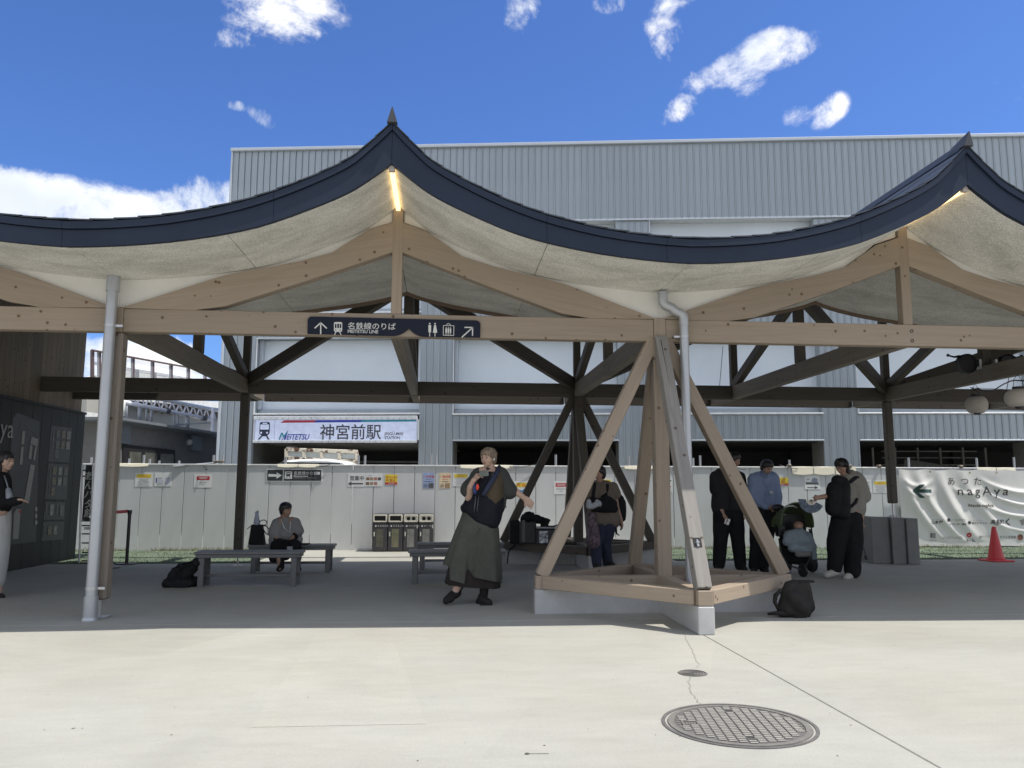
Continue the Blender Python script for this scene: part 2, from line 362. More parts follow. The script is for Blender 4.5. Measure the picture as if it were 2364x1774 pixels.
# ================================================================== ground
def conc_ground():
    m = bpy.data.materials.new('plaza_concrete'); m.use_nodes = True; t = m.node_tree; n = t.nodes; l = t.links
    b = n['Principled BSDF']; b.inputs['Roughness'].default_value = .82; b.inputs['Specular IOR Level'].default_value = .3
    tcn = n.new('ShaderNodeTexCoord'); vec = tcn.outputs['Object']
    def nz(sc, det, ro=.6, dist=0., v=vec):
        q = n.new('ShaderNodeTexNoise'); q.inputs['Scale'].default_value = sc; q.inputs['Detail'].default_value = det; q.inputs['Roughness'].default_value = ro; q.inputs['Distortion'].default_value = dist
        l.new(v, q.inputs['Vector']); return q.outputs['Fac']
    def mr(v, a, b_, c, d):
        q = n.new('ShaderNodeMapRange'); l.new(v, q.inputs[0])
        for i, x in enumerate((a, b_, c, d)): q.inputs[i + 1].default_value = x
        return q.outputs[0]
    def mul(a, b_):
        q = n.new('ShaderNodeMath'); q.operation = 'MULTIPLY'; l.new(a, q.inputs[0]); l.new(b_, q.inputs[1]); return q.outputs[0]
    mp = n.new('ShaderNodeMapping'); mp.inputs['Scale'].default_value = (1, 3.2, 1); mp.inputs['Rotation'].default_value = (0, 0, .15); l.new(vec, mp.inputs[0])
    f = mul(mr(nz(.55, 6, .6, 1.2), .35, .68, .94, 1.05), mr(nz(2.2, 9, .72, .4, mp.outputs[0]), .3, .7, .93, 1.05))
    f = mul(f, mr(nz(160, 2), .3, .7, .90, 1.07)); f = mul(f, mr(nz(45, 5, .75), .3, .7, .95, 1.04)); f = mul(f, mr(nz(3.1, 6, .7, 1.5), .62, .74, 1., .91))
    # pour patches: faint straight edged tone changes
    vo = n.new('ShaderNodeTexVoronoi'); vo.distance = 'CHEBYCHEV'; vo.inputs['Scale'].default_value = .33; vo.inputs['Randomness'].default_value = .8
    mp2 = n.new('ShaderNodeMapping'); mp2.inputs['Rotation'].default_value = (0, 0, .35); l.new(vec, mp2.inputs[0]); l.new(mp2.outputs[0], vo.inputs['Vector'])
    sp = n.new('ShaderNodeSeparateColor'); l.new(vo.outputs['Color'], sp.inputs[0]); f = mul(f, mr(sp.outputs[0], 0, 1, .955, 1.02))
    # small dark specks
    v2 = n.new('ShaderNodeTexVoronoi'); v2.inputs['Scale'].default_value = 3.2; l.new(vec, v2.inputs['Vector'])
    f = mul(f, mr(v2.outputs['Distance'], .006, .013, .5, 1.))
    cm = n.new('ShaderNodeMixRGB'); l.new(mr(nz(.8, 4), .35, .65, 0, 1), cm.inputs[0]); cm.inputs[1].default_value = (.375, .365, .318, 1); cm.inputs[2].default_value = (.388, .384, .345, 1)
    sc = n.new('ShaderNodeVectorMath'); sc.operation = 'SCALE'; l.new(cm.outputs[0], sc.inputs[0]); l.new(f, sc.inputs['Scale']); l.new(sc.outputs[0], b.inputs['Base Color'])
    bp = n.new('ShaderNodeBump'); bp.inputs['Strength'].default_value = .25; bp.inputs['Distance'].default_value = .01; l.new(nz(120, 4), bp.inputs['Height']); l.new(bp.outputs[0], b.inputs['Normal'])
    return m
PLAZA = conc_ground()
part('ground', G().box(-300, 300, -200, 400, -.5, -.012).mesh('ground', mat('far_ground', (.38, .37, .34), .9, scale=.3)), kind='structure')
JX = 2.2; gap = .004
for (x0, x1) in ((-14, JX - gap), (JX + gap, 22)):
    for (y0, y1) in ((-9, 7.62 - gap), (7.62 + gap, 24)):
        part('concrete_slab', G().bbox(x0, x1, y0, y1, -.011, 0, .004).mesh('concrete_slab', PLAZA), kind='structure')
CRK = mat('crack_shadow', (.20, .19, .17), .9)
g = G(); pp = [at(a, b, Z=0) for a, b in ((1578, 1462), (1590, 1484), (1597, 1502), (1603, 1512), (1608, 1528), (1614, 1534), (1609, 1546))]
pq = [at(a, b, Z=0) for a, b in ((1593, 1564), (1589, 1574), (1594, 1584), (1591, 1594), (1600, 1603), (1606, 1612), (1612, 1622), (1621, 1628))]
for ps in (pp, pq):
    q = []
    for a, b in zip(ps[:-1], ps[1:]):
        for k in range(5):
            p_ = a.lerp(b, k / 5); q.append(Vector((p_.x + rnd.uniform(-.009, .009), p_.y + rnd.uniform(-.004, .004), .0015)))
    for i in range(len(q) - 1):
        w = .0012 + .0014 * rnd.random(); g.add([(q[i].x - w, q[i].y, .0015), (q[i].x + w, q[i].y, .0015), (q[i + 1].x + w, q[i + 1].y, .0015), (q[i + 1].x - w, q[i + 1].y, .0015)], [(0, 1, 2, 3)])
part('pavement_crack', g.mesh('pavement_crack', CRK), kind='structure')
# artificial turf strips
def turf_mat():
    m = mat('artificial_turf', (.135, .172, .12), .9, var=.25, scale=40, bump=.6, bscale=160, var2=.22, scale2=1.6, spec=.1)
    return m
TURF = turf_mat()
def turf(x0, x1, y0, y1):
    g = G(); g.box(x0, x1, y0, y1, .001, .014)
    r_ = random.Random(3); nb = int((x1 - x0) * 620)
    for i in range(nb):
        x = r_.uniform(x0, x1); y = y0 + (y1 - y0) * r_.random() ** 1.3; h = r_.uniform(.012, .03); a = r_.uniform(0, PI); w = .006
        dx, dy = math.cos(a) * w, math.sin(a) * w
        g.add([(x - dx, y - dy, .013), (x + dx, y + dy, .013), (x + r_.uniform(-.01, .01), y + r_.uniform(-.01, .01), .013 + h)], [(0, 1, 2)])
    return part('artificial_turf', g.mesh('artificial_turf', TURF), kind='stuff')
def pour_mat():
    m = PLAZA.copy(); m.name = 'repair_concrete'
    for n_ in m.node_tree.nodes:
        if n_.type == 'MIX_RGB': n_.inputs[1].default_value = (.39, .379, .328, 1); n_.inputs[2].default_value = (.398, .393, .351, 1)
    return m
g = G(); g.add([tuple(at(a_, b_, Z=0) + Vector((0, 0, .0012))) for a_, b_ in ((578, 1680), (985, 1672), (905, 1470), (728, 1468))], [(0, 1, 2, 3)])
part('repair_patch', g.mesh('repair_patch', pour_mat()), kind='structure')
STN = mat('dark_debris', (.12, .115, .10), .9)
g = G(); r_ = random.Random(21)
for k in range(70):
    p_ = at(r_.uniform(20, 2340), 1462 + 300 * r_.random() ** 1.5, Z=0); s_ = r_.uniform(.002, .006)
    g.add([(p_.x + s_ * math.cos(q_ * 1.256) * r_.uniform(.6, 1.3), p_.y + s_ * math.sin(q_ * 1.256), .0025) for q_ in range(5)], [(0, 1, 2, 3, 4)])
p_ = at(1217, 1742, Z=0); g.ell((p_.x, p_.y, .004), .012, .007, .004, 8, 5); g.tube([(p_.x + .01, p_.y, .003), (p_.x + .10, p_.y - .004, .003)], .0012, 5)
part('grit', g.mesh('grit', STN), kind='stuff')
turf(-8.6, -3.1, 13.62, 16.33); turf(4.0, 13.5, 13.62, 16.33)
# dry weeds along the foot of the fence
WEED = mat('dry_weed', (.30, .27, .13), .9, var=.4, scale=12)
g = G(); r_ = random.Random(11)
for x0, x1, dn in ((-7.2, -3.0, 150), (4.2, 12.8, 130)):
    for i in range(int((x1 - x0) * dn)):
        x = r_.uniform(x0, x1); 
        if mnoise.noise((x * 1.3, 0, 0)) < -.12: continue
        y = 16.28 - abs(r_.gauss(0, .07)); h = r_.uniform(.02, .085) * (1.6 if r_.random() < .07 else 1); w = r_.uniform(.003, .008); lx = r_.uniform(-.05, .05)
        g.add([(x - w, y, .012), (x + w, y, .012), (x + lx, y + r_.uniform(-.03, .01), .012 + h)], [(0, 1, 2)])
part('dry_weeds', g.mesh('dry_weeds', WEED), kind='stuff')
# manhole covers
IRON = mat('cast_iron', (.155, .145, .14), .62, .25, var=.18, scale=14, bump=.3, bscale=90)
IRONW = mat('worn_cast_iron', (.235, .225, .205), .5, .3, var=.15, scale=25)
MX, MY, MR = 1.55, 4.225, .366
t = thing('manhole_cover', 'large round iron manhole cover with block tread in the sunlit paving', 'manhole cover', (MX, MY, 0), -.13)
g = G(); n_ = 72
def ringp(g, r0, r1, z0, z1, n=64):
    g.rings([[(r * math.cos(2 * PI * k / n), r * math.sin(2 * PI * k / n), z) for k in range(n)] for r, z in ((r0, z0), (r0, z1), (r1, z1), (r1, z0))], closed=True)
ringp(g, MR + .012, MR + .03, -.01, .005); part('frame_ring', g.mesh('frame_ring', IRON), t)
g = G(); g.lathe([(.001, -.01), (MR, -.01), (MR, .002), (.001, .002)], 72); part('plate', g.mesh('plate', IRON), t)
g = G(); ringp(g, MR - .03, MR - .003, .001, .006); part('rim', g.mesh('rim', IRONW), t)
g = G(); bx, by = .047, .0285
for i in range(-9, 10):
    for j in range(-15, 16):
        x = i * bx; y = j * by + (by / 2 if i % 2 else 0)
        if math.hypot(abs(x) + bx * .4, abs(y) + by * .4) > MR - .034: continue
        if abs(x) < .035 and abs(abs(y) - .235) < .03: continue
        if abs(x + .25) < .045 and abs(y) < .035: continue
        if abs(x) > .30 and abs(y) < .11: continue
        g.bbox(x - bx * .42, x + bx * .42, y - by * .27, y + by * .27, .0015, .0085, .002)
part('tread_block', g.mesh('tread_block', IRONW), t, kind='stuff')
for sx in (-1, 1):
    g = G(); k0 = 0 if sx > 0 else PI
    for (ra, rb, a0) in ((.285, .292, .42), (.33, .336, .36)):
        g.rings([[(r * math.cos(k0 + a), r * math.sin(k0 + a), z) for r, z in ((ra, .0015), (rb, .0015), (rb, .007), (ra, .007))] for a in [(-a0 + 2 * a0 * q / 14) for q in range(15)]])
    for a in (-.2, -.07, .07, .2):
        c_ = (.311 * math.cos(k0 + a), .311 * math.sin(k0 + a)); g.box(c_[0] - .012, c_[0] + .012, c_[1] - .009, c_[1] + .009, .0015, .006)
    part('rim_lettering', g.mesh('rim_lettering', IRONW), t)
for sy in (-1, 1):
    g = G(); cy = .235 * sy
    for a in ((-.032, .032, -.022, -.014), (-.032, .032, .014, .022), (-.032, -.022, -.014, .014), (.022, .032, -.014, .014)): g.box(a[0], a[1], cy + a[2], cy + a[3], .0015, .008)
    part('key_hole_frame', g.mesh('key_hole_frame', IRONW), t)
    part('key_hole', G().box(-.02, .02, cy - .012, cy + .012, .0015, .0032).mesh('key_hole', HOLE), t)
g = G()
for a in ((-.294, -.206, -.034, -.026), (-.294, -.206, .026, .034), (-.294, -.285, -.026, .026), (-.215, -.206, -.026, .026)): g.box(a[0], a[1], a[2], a[3], .0015, .0078)
for k in range(4): g.box(-.272 + .013 * k, -.265 + .013 * k, -.018, .018, .0015, .006)
part('maker_badge', g.mesh('maker_badge', IRONW), t)
t = thing('valve_cover', 'small round iron cover with concentric rings near the hairline crack', 'manhole cover', tuple(at(1599, 1555, Z=0)), 0)
R_ = .098
part('plate', G().lathe([(.001, -.01), (R_, -.01), (R_, .002), (.001, .002)], 48).mesh('plate', IRON), t)
g = G()
for r in (.018, .036, .054, .072, .09): ringp(g, r - .005, r, .0015, .006, 40)
part('rings', g.mesh('rings', IRONW), t)
# ================================================================== pavilion
X1, BAY, Y1, Y2, Y3, YM = -3.23, 5.455, 8.05, 13.18, 14.3, 10.61
HB, HT = 2.743, 2.975; YE = 6.885; YR = 10.08
COLX = [X1 + BAY * k for k in range(-1, 4)]; RIDX = [X1 + BAY * (k + .5) for k in range(-1, 3)]
XL, XR = RIDX[0] - BAY / 2, RIDX[-1] + BAY / 2
pav = thing('pavilion', 'timber station forecourt shelter with wavy navy roof rising to pointed ridges', 'shelter', (RIDX[1], Y1, 0))
mirror = lambda pts: [(-d, z) for d, z in reversed(pts)] + [p for p in pts if p[0] > 0]
def prof(pts):
    c = catmull(pts, 5); xs = [q[0] for q in c]; zs = [q[1] for q in c]
    return lambda d: float(np.interp(abs(d), xs, zs))
ZT = prof([(0, 4.50), (.08, 4.41), (.18, 4.31), (.38, 4.13), (.77, 3.92), (1.14, 3.762), (1.5, 3.65), (1.95, 3.555), (2.4, 3.505), (2.7275, 3.49)])
ZB = prof([(0, 4.115), (.16, 3.985), (.387, 3.825), (.765, 3.645), (1.13, 3.50), (1.5, 3.405), (1.95, 3.328), (2.4, 3.283), (2.7275, 3.267)])
ZI = prof([(0, 3.735), (.21, 3.66), (.6, 3.57), (1.1, 3.49), (1.6, 3.41), (2.2, 3.33), (2.7275, 3.27)])
dx_of = lambda x: min(abs(x - r) for r in RIDX)
DS = [0, .04, .08, .13, .18, .25, .32, .4, .5, .6, .72, .86, 1.0, 1.15, 1.3, 1.5, 1.7, 1.9, 2.1, 2.3, 2.5, 2.7275]
def halfxs(r, s): return [r + s * d for d in DS]
def sheet(xs, ztop, zbot, y0, y1, mt, name, parent=pav, kind=None, smooth=True):
    g = G(); rs = [[(x, y0, zbot(x)), (x, y0, ztop(x)), (x, y1, ztop(x)), (x, y1, zbot(x))] for x in xs]
    g.rings(rs); return part(name, g.mesh(name, mt, smooth, .6), parent, Matrix(), kind)
GR = .075                     # how far the drip edge stands below the roof top
def subxs(a, b):
    st = sorted(set([a, b] + [x for r in RIDX for s in (-1, 1) for x in halfxs(r, s) if a < x < b])); return st
# fascia boards of the eave, butted at joints, with the thinner drip edge above
joints = [XL] + [X1 + BAY * k + o for k in range(-1, 4) for o in (-.95, .8, ) if XL < X1 + BAY * k + o < XR] + [XR]
fj = sorted(set([XL, XR] + [x for x in (-7.6, -5.9575, -4.3, -3.28, -1.52, -.5025, .9, 2.0, 3.86, 4.9525, 6.8, 8.2, 10.4, 12) if XL < x < XR]))
for yf, sg in ((YE, 1), (YR, -1)):
    if sg < 0: continue
    for a, b in zip(fj[:-1], fj[1:]):
        xs = subxs(a + .0015, b - .0015)
        sheet(xs, lambda x: ZT(dx_of(x)) - GR - .006, lambda x: ZB(dx_of(x)) - .004, YE, YE + .045, NAVY, 'fascia')
        sheet(xs, lambda x: ZT(dx_of(x)) - .012, lambda x: ZT(dx_of(x)) - GR, YE - .022, YE + .045, NAVY, 'drip_edge')
# roof deck and lapped shingle courses
for r in RIDX:
    for s in (-1, 1):
        xs = halfxs(r, s); xs = [x + s * .0 for x in xs]
        sheet(xs, lambda x: ZT(dx_of(x)) - .02, lambda x: ZT(dx_of(x)) - .11, YE + .05, YR - .02, mat('roof_deck', (.12, .10, .08), .8), 'roof_deck')
vis = (RIDX[2], -1)
for r in RIDX:
    for s in (-1, 1):
        # walk down the slope in arc length
        ds = np.linspace(0, 2.7275, 160); zs = [ZT(d) for d in ds]; al = np.concatenate([[0], np.cumsum(np.hypot(np.diff(ds), np.diff(zs)))])
        nco = 15; st = al[-1] / nco
        for c_ in range(nco):
            d0 = float(np.interp(c_ * st, al, ds)); d1 = float(np.interp(min(al[-1], (c_ + 1.12) * st), al, ds))
            dd = [d0, (d0 + d1) / 2, d1]
            pieces = [(YE - .03, YR)]
            if (r, s) == vis and c_ < 14:
                o_ = .31 if c_ % 2 else .0; cuts = [YE - .03] + [YE + o_ + .62 * k for k in range(6) if YE + o_ + .62 * k > YE + .05 and YE + o_ + .62 * k < YR] + [YR]
                pieces = [(a + .003, b - .003) for a, b in zip(cuts[:-1], cuts[1:])]
            for (ya, yb) in pieces:
                lift = [.001, .005, .009]; jt = rnd.uniform(-.002, .003)
                g = G(); rs = []
                for d, lf in zip(dd, lift):
                    x = r + s * d; z = ZT(d) + jt
                    rs.append([(x, ya, z + lf - .008), (x, ya, z + lf + .004), (x, yb, z + lf + .004), (x, yb, z + lf - .008)])
                g.rings(rs); part('shingle', g.mesh('shingle', SHING), pav, Matrix())
    # ridge cap and its pointed end
    g = G(); g.rings([[(r - .06, y, ZT(.06) + .02), (r, y, ZT(0) + .05), (r + .06, y, ZT(.06) + .02), (r, y, ZT(0) - .02)] for y in (YE + .02, YR)])
    part('ridge_cap', g.mesh('ridge_cap', SHING), pav, Matrix())
    g = G(); w = .046; z0 = ZT(0) - .015
    g.add([(r - w, YE - .06, z0 - .01), (r + w, YE - .06, z0 - .01), (r + w * .9, YE + .22, z0), (r - w * .9, YE + .22, z0), (r - .004, YE - .075, z0 + .125), (r + .004, YE - .075, z0 + .125), (r + .006, YE + .2, z0 + .07), (r - .006, YE + .2, z0 + .07)],
          [(0, 1, 2, 3), (0, 1, 5, 4), (1, 2, 6, 5), (2, 3, 7, 6), (3, 0, 4, 7), (4, 5, 6, 7)])
    part('ridge_end', g.mesh('ridge_end', mat('grey_ridge_metal', (.075, .078, .085), .5, .2)), pav, Matrix())
# soffit boards: outer (overhang) follows the roof, inner is flatter; joints at the trough, the ridge and mid slope
def soff(xs, zf, y0, y1):
    g = G(); rs = [[(x, y0, zf(x)), (x, y1, zf(x)), (x, y1, zf(x) + .02), (x, y0, zf(x) + .02)] for x in xs]; g.rings(rs)
    part('soffit_board', g.mesh('soffit_board', SOFF, True, .6), pav, Matrix())
for r in RIDX:
    for s in (-1, 1):
        for (da, db) in ((0.004, 1.415), (1.422, 2.7255)):
            xs = [r + s * d for d in [da] + [q for q in DS if da < q < db] + [db]]
            soff(xs, lambda x: ZB(dx_of(x)) + .004, YE + .052, Y1 - .0215)
            ym = 9.02
            soff(xs, lambda x: ZI(dx_of(x)), Y1 + .0215, ym - .002); soff(xs, lambda x: ZI(dx_of(x)), ym + .002, YR)
        xs = halfxs(r, s)
        sheet(xs, lambda x: ZI(dx_of(x)) + .02, lambda x: ZI(dx_of(x)) - .045, YR + .002, YR + .03, mat('brown_edge_board', (.16, .115, .08), .7), 'edge_board')
        sheet(xs, lambda x: max(4.32, ZT(dx_of(x)) - .02), lambda x: ZI(dx_of(x)) + .022, YR + .002, YR + .03, NAVY, 'sun_gap_board')  # board added between the two roofs to stop sun passing through the gap
# gable frames along the front row
RT = [(0, 3.95), (.05, 3.94), (.31, 3.85), (.42, 3.77), (.55, 3.68), (.66, 3.60), (.97, 3.505), (1.23, 3.445), (1.5, 3.39), (1.745, 3.325), (2.7, 2.98)]
RB = [(2.0, 2.972), (1.7, 3.02), (.87, 3.312), (.05, 3.625)]
tf = np.array(RT); bf = np.array(RB[::-1])
wd = .12
for r in RIDX:
    for s in (-1, 1):
        pts = [(r + s * d, z) for d, z in RT if d >= .05] + [(r + s * d, z) for d, z in RB]
        nm = G(); nm.T = Matrix()
        # local frame along x for the grain
        Mr, ln = beam_m((r + s * .05, Y1, 3.5), (r + s * 2.7, Y1, 3.0)); nm.T = Mr.inverted()
        nm.prism(pts, Y1 - wd / 2, Y1 + wd / 2)
        part('rafter', nm.mesh('rafter', WOOD), pav, Mr)
        # white infill between the rafter and the soffit
        pts = [(r + s * .06, 3.955), (r + s * .31, 3.868)] + [(r + s * d, float(np.interp(d, tf[:, 0], tf[:, 1])) + .004) for d in (.42, .55, .66, .97, 1.23, 1.5, 1.745, 2.2, 2.664, 2.7265)]
        up = [(r + s * d, ZB(d) + .02) for d in (2.7265, 2.66, 2.4, 2.1, 1.8, 1.5, 1.2, .9, .7, .55, .4, .28, .16, .06)]
        part('white_infill', G().prism(pts + up, Y1 - .02, Y1 + .02).mesh('white_infill', WHITEB), pav, Matrix())
    beam('king_post', (r, Y1 - .006, HT + .001), (r, Y1 - .006, 4.085), .108, .108, pav)
# tie beams
ends = COLX
for y, tr in ((Y1, 1), (Y2, 1), (Y3, 1)):
    for a, b in zip(ends[:-1], ends[1:]):
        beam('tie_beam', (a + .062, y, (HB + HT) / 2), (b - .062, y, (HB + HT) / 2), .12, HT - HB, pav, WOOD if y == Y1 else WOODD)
HX = sorted(COLX + RIDX)
for x in HX:
    isr = x in RIDX; w_ = .118
    if x < -5.5: continue
    beam('cross_tie', (x, Y1 + .062, (HB + HT) / 2), (x, YM - .001, (HB + HT) / 2), w_, HT - HB - .006, pav, WOODM)
    beam('cross_tie', (x, YM + .001, (HB + HT) / 2), (x, Y2 - .062, (HB + HT) / 2), w_, HT - HB - .006, pav, WOODM)
    beam('cross_tie', (x, Y2 + .062, (HB + HT) / 2), (x, Y3 - .062, (HB + HT) / 2), w_, HT - HB - .006, pav, WOODM)
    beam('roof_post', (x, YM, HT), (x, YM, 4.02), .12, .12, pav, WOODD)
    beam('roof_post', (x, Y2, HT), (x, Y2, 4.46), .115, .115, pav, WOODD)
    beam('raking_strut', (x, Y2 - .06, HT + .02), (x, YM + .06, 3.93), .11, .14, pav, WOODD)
for x in COLX:
    for s in (-1, 1):
        if XL < x + s * BAY / 2 < XR:
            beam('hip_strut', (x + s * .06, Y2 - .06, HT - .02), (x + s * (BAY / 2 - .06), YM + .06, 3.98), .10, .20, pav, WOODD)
beam('ridge_beam', (XL, YM, 4.06), (XR, YM, 4.06), .12, .1, pav, WOODD)
# rear roof, higher than the front one
g = G(); g.prism([(YR + .032, 4.12), (Y2 + .08, 4.50), (Y2 + .08, 4.66), (YR + .032, 4.28)], XL, XR)
g.v = [Vector((v.y, v.x, v.z)) for v in g.v]
part('rear_roof', g.mesh('rear_roof', NAVY), pav, Matrix())
part('rear_roof', G().box(XL, -4.2, Y2 + .084, 14.95, 4.52, 4.64).mesh('rear_roof', NAVY), pav, Matrix())  # unseen left extension, sized to keep sun off the annexe wall
for k in range(14):
    x = XL + .6 + k * (XR - XL - 1.2) / 13
    beam('roof_joist', (x, YR + .16, 4.09), (x, Y2 + .04, 4.455), .06, .075, pav, WOODD)
# node blocks over the columns, bolts
for x in COLX: beam('node_post', (x, Y1 - .012, HB - .004), (x, Y1 - .012, HT + .012), .122, .122, pav)
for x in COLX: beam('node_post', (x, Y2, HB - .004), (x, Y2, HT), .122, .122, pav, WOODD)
BOLT = mat('dark_bolt', (.06, .05, .045), .5, .5)
g = G()
for zz in (2.905, 2.80):
    for (ra, rb) in ((.012, .019),): g.rings([[(RIDX[2] + .03 + r * math.cos(2 * PI * k / 14), y, zz + r * math.sin(2 * PI * k / 14)) for k in range(14)] for r, y in ((ra, Y1 - .058), (ra, Y1 - .064), (rb, Y1 - .064), (rb, Y1 - .058))], closed=True)
part('bolt_ring', g.mesh('bolt_ring', BOLT), pav, Matrix())
# pyramid bases
def pyramid(x, y, a=1.24, name='corner'):
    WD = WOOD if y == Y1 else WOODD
    zt = HT_P; tz = .122; w = .135
    C = {'L': (x - a, y), 'R': (x + a, y), 'F': (x, y - a), 'B': (x, y + a)}
    # concrete cross walls
    cw = .072
    g = G(); g.prism([(-a - cw, 0), (a + cw, 0), (a + cw, .232), (-a - cw, .232)], -cw, cw); part('footing', g.mesh('footing', CONC), pav, T(x, y, 0))
    for s in (-1, 1):
        g = G(); y0, y1 = sorted((s * (a + cw), s * (cw + .001))); g.bbox(-cw, cw, y0, y1, 0, .232, .008); part('footing', g.mesh('footing', CONC), pav, T(x, y, 0))
    seq = [C['L'], C['F'], C['R'], C['B']]
    zc = zt - tz / 2
    for i in range(4):
        p, q = Vector(seq[i]), Vector(seq[(i + 1) % 4]); d = (q - p).normalized()
        p2 = p + d * .058; q2 = q - d * .058
        beam('base_rail', (p2.x, p2.y, zc), (q2.x, q2.y, zc), w, tz, pav, WD)
    for k, (cx, cy) in C.items():
        part('corner_block', G().bbox(-.066, .066, -.066, .066, zt - tz - .004, zt + .002, .006).mesh('corner_block', WD), pav, T(cx, cy, 0))
        dx, dy = x - cx, y - cy; L_ = math.hypot(dx, dy); ux, uy = dx / L_, dy / L_
        part('steel_shoe', G().box(-.05, .05, -.05, .05, .233, zt - tz - .003).mesh('steel_shoe', STEEL), pav, T(cx, cy, 0))
        beam('inner_rail', (cx + ux * .07, cy + uy * .07, zc), (x - ux * .065, y - uy * .065, zc), .11, tz - .006, pav, WD)
        p0 = (cx + ux * .0, cy + uy * .0, zt - .0); p1 = (x - ux * .06, y - uy * .06, HB + .02)
        o = beam('strut', p0, p1, .128, .128, pav, WOODG if (k == 'F' and abs(y - Y1) < .1) else WD)
        if k == 'F' and y == Y1: fst = (o, p0, p1)
    beam('king_column', (x, y, zt - tz), (x, y, HB - .006), .145, .145, pav, WD)
    return fst if y == Y1 else None
HT_P = .362
fst = pyramid(COLX[2], Y1); pyramid(COLX[2], Y2)
# bolt slot in the front strut
o, p0, p1 = fst
Mb_, ln = beam_m(p0, p1)
part('bolt_slot', G().bbox(.36, .45, -.038, .038, .0645, .067, .0012).mesh('bolt_slot', HOLE), pav, Mb_)
g = G(); g.T = T(.40, 0, .067) @ Matrix.Rotation(PI / 2, 4, 'Y'); g.lathe([(.001, -.035), (.012, -.035), (.012, -.005), (.02, -.002), (.02, .008), (.009, .012), (.009, .03), (.001, .03)], 10)
part('bolt', g.mesh('bolt', STEEL, True, .6), pav, Mb_)
part('strut_crack', G().add([(2.05, .002, .0655), (2.62, .010, .0655), (2.62, .018, .0655), (2.05, .004, .0655)], [(0, 1, 2, 3)]).mesh('strut_crack', HOLE), pav, Mb_)
for zz, ya in ((.30, -.04), (.27, .04), (.345, .04), (.345, -.04)):
    pass
g = G()
for (dx, dz) in ((-.035, .275), (.035, .275), (-.035, .33), (.035, .33)): g.lathe([(.001, 0), (.007, 0), (.007, .003), (.001, .003)], 8, (0, 0, 0)); 
# columns
def column(x, y, z0, w, pin0, pl=.11, pw=.018):
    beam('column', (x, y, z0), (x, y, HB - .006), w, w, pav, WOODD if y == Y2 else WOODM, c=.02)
    part('steel_pin', G().tube([(x, y, pin0 + .008), (x, y, z0)], pw, 10).mesh('steel_pin', STEEL, True, .6), pav, Matrix())
    part('base_plate', G().bbox(x - pl, x + pl, y - pl, y + pl, pin0, pin0 + .012, .002).mesh('base_plate', STEEL), pav, Matrix())
column(COLX[1], Y1, .17, .15, 0, .08); column(COLX[0], Y1, .17, .15, 0, .08)
column(COLX[1], Y2, .23, .135, 0, .07, .013); column(COLX[0], Y2, .23, .135, 0, .07, .013)
column(COLX[3], Y2, .985, .135, .752, .075); column(COLX[3], Y1, .17, .15, 0, .08)
column(COLX[4], Y2, .23, .135, 0, .07); column(COLX[4], Y1, .17, .15, 0, .08)
PLC = mat('plinth_concrete', (.20, .20, .195), .8, var=.08, scale=6, var2=.1, bump=.15, bscale=90)
xa_, xb_, xc_, xd_ = [at(q, 1300, Y=Y2 - .36).x for q in (2021, 2063, 2095, 2122)]
for x0, x1, y0, y1, zz in ((xa_, xb_ - .004, Y2 - .30, Y2 + .5, .76), (xb_, xc_ - .004, Y2 - .36, Y2 + .3, .752), (xc_, xd_, Y2 - .40, Y2 + .2, .745)):
    part('plinth', G().bbox(x0, x1, y0, y1, 0, zz, .008).mesh('plinth', PLC), pav, Matrix())
for k in range(7):
    a = k * .9; part('anchor_bolt', G().lathe([(.001, 0), (.011, 0), (.011, .022), (.001, .022)], 6, (COLX[3] + .055 * math.cos(a), Y2 + .055 * math.sin(a), .764)).mesh('anchor_bolt', STEEL), pav, Matrix())
# ridge lights
LIT = mat('warm_tube', (1, .85, .6), .4, emit=(1, .70, .32, 1.7))
for r in RIDX:
    g = G(); g.bbox(-.022, .022, YE + .06, Y1 - .07, 0, .03, .004); part('ridge_light', g.mesh('ridge_light', LIT), pav, T(r, 0, ZB(0) - .055))
    g = G(); g.bbox(-.027, .027, YE + .035, YE + .085, -.004, .05, .004); part('light_cap', g.mesh('light_cap', mat('beige_cap', (.5, .45, .4), .6)), pav, T(r, 0, ZB(0) - .055))
# downpipes
def bracket(g, x, y, z, r): g.rings([[(x + q * math.cos(2 * PI * k / 16), y + q * math.sin(2 * PI * k / 16), zz) for k in range(16)] for q, zz in ((r, z - .012), (r + .006, z - .012), (r + .006, z + .012), (r, z + .012))], closed=True)
xp, yp = at(258, 700, Y=7.90).x, 7.90
t = thing('downpipe', 'straight silver downpipe in front of the left column', 'downpipe', (xp, yp, 0))
g = G(); g.tube([(0, 0, .012), (0, 0, .22)], .064, 16); g.lathe([(.075, 0), (.075, .012), (.066, .03), (.064, .03)], 16); part('boot', g.mesh('boot', GALV, True, .6), t)
part('pipe', G().tube([(0, 0, .2), (0, 0, 3.22)], .0525, 18).mesh('pipe', GALV, True, .8), t)
part('socket', G().tube([(0, 0, 3.12), (0, 0, 3.27)], .062, 18).mesh('socket', GALV, True, .8), t)
for z in (.29, 2.78):
    g = G(); bracket(g, 0, 0, z, .053); g.box(.05, .12, -.01, .02, z - .012, z + .012); part('bracket', g.mesh('bracket', STEEL), t)
E1 = at(1530, 678, Y=7.92); xb = at(1579, 760, Y=7.92).x
t = thing('downpipe', 'silver downpipe with an S bend beside the front pyramid base', 'downpipe', (xb, 7.92, 0))
ex = E1.x - xb; zt_ = E1.z
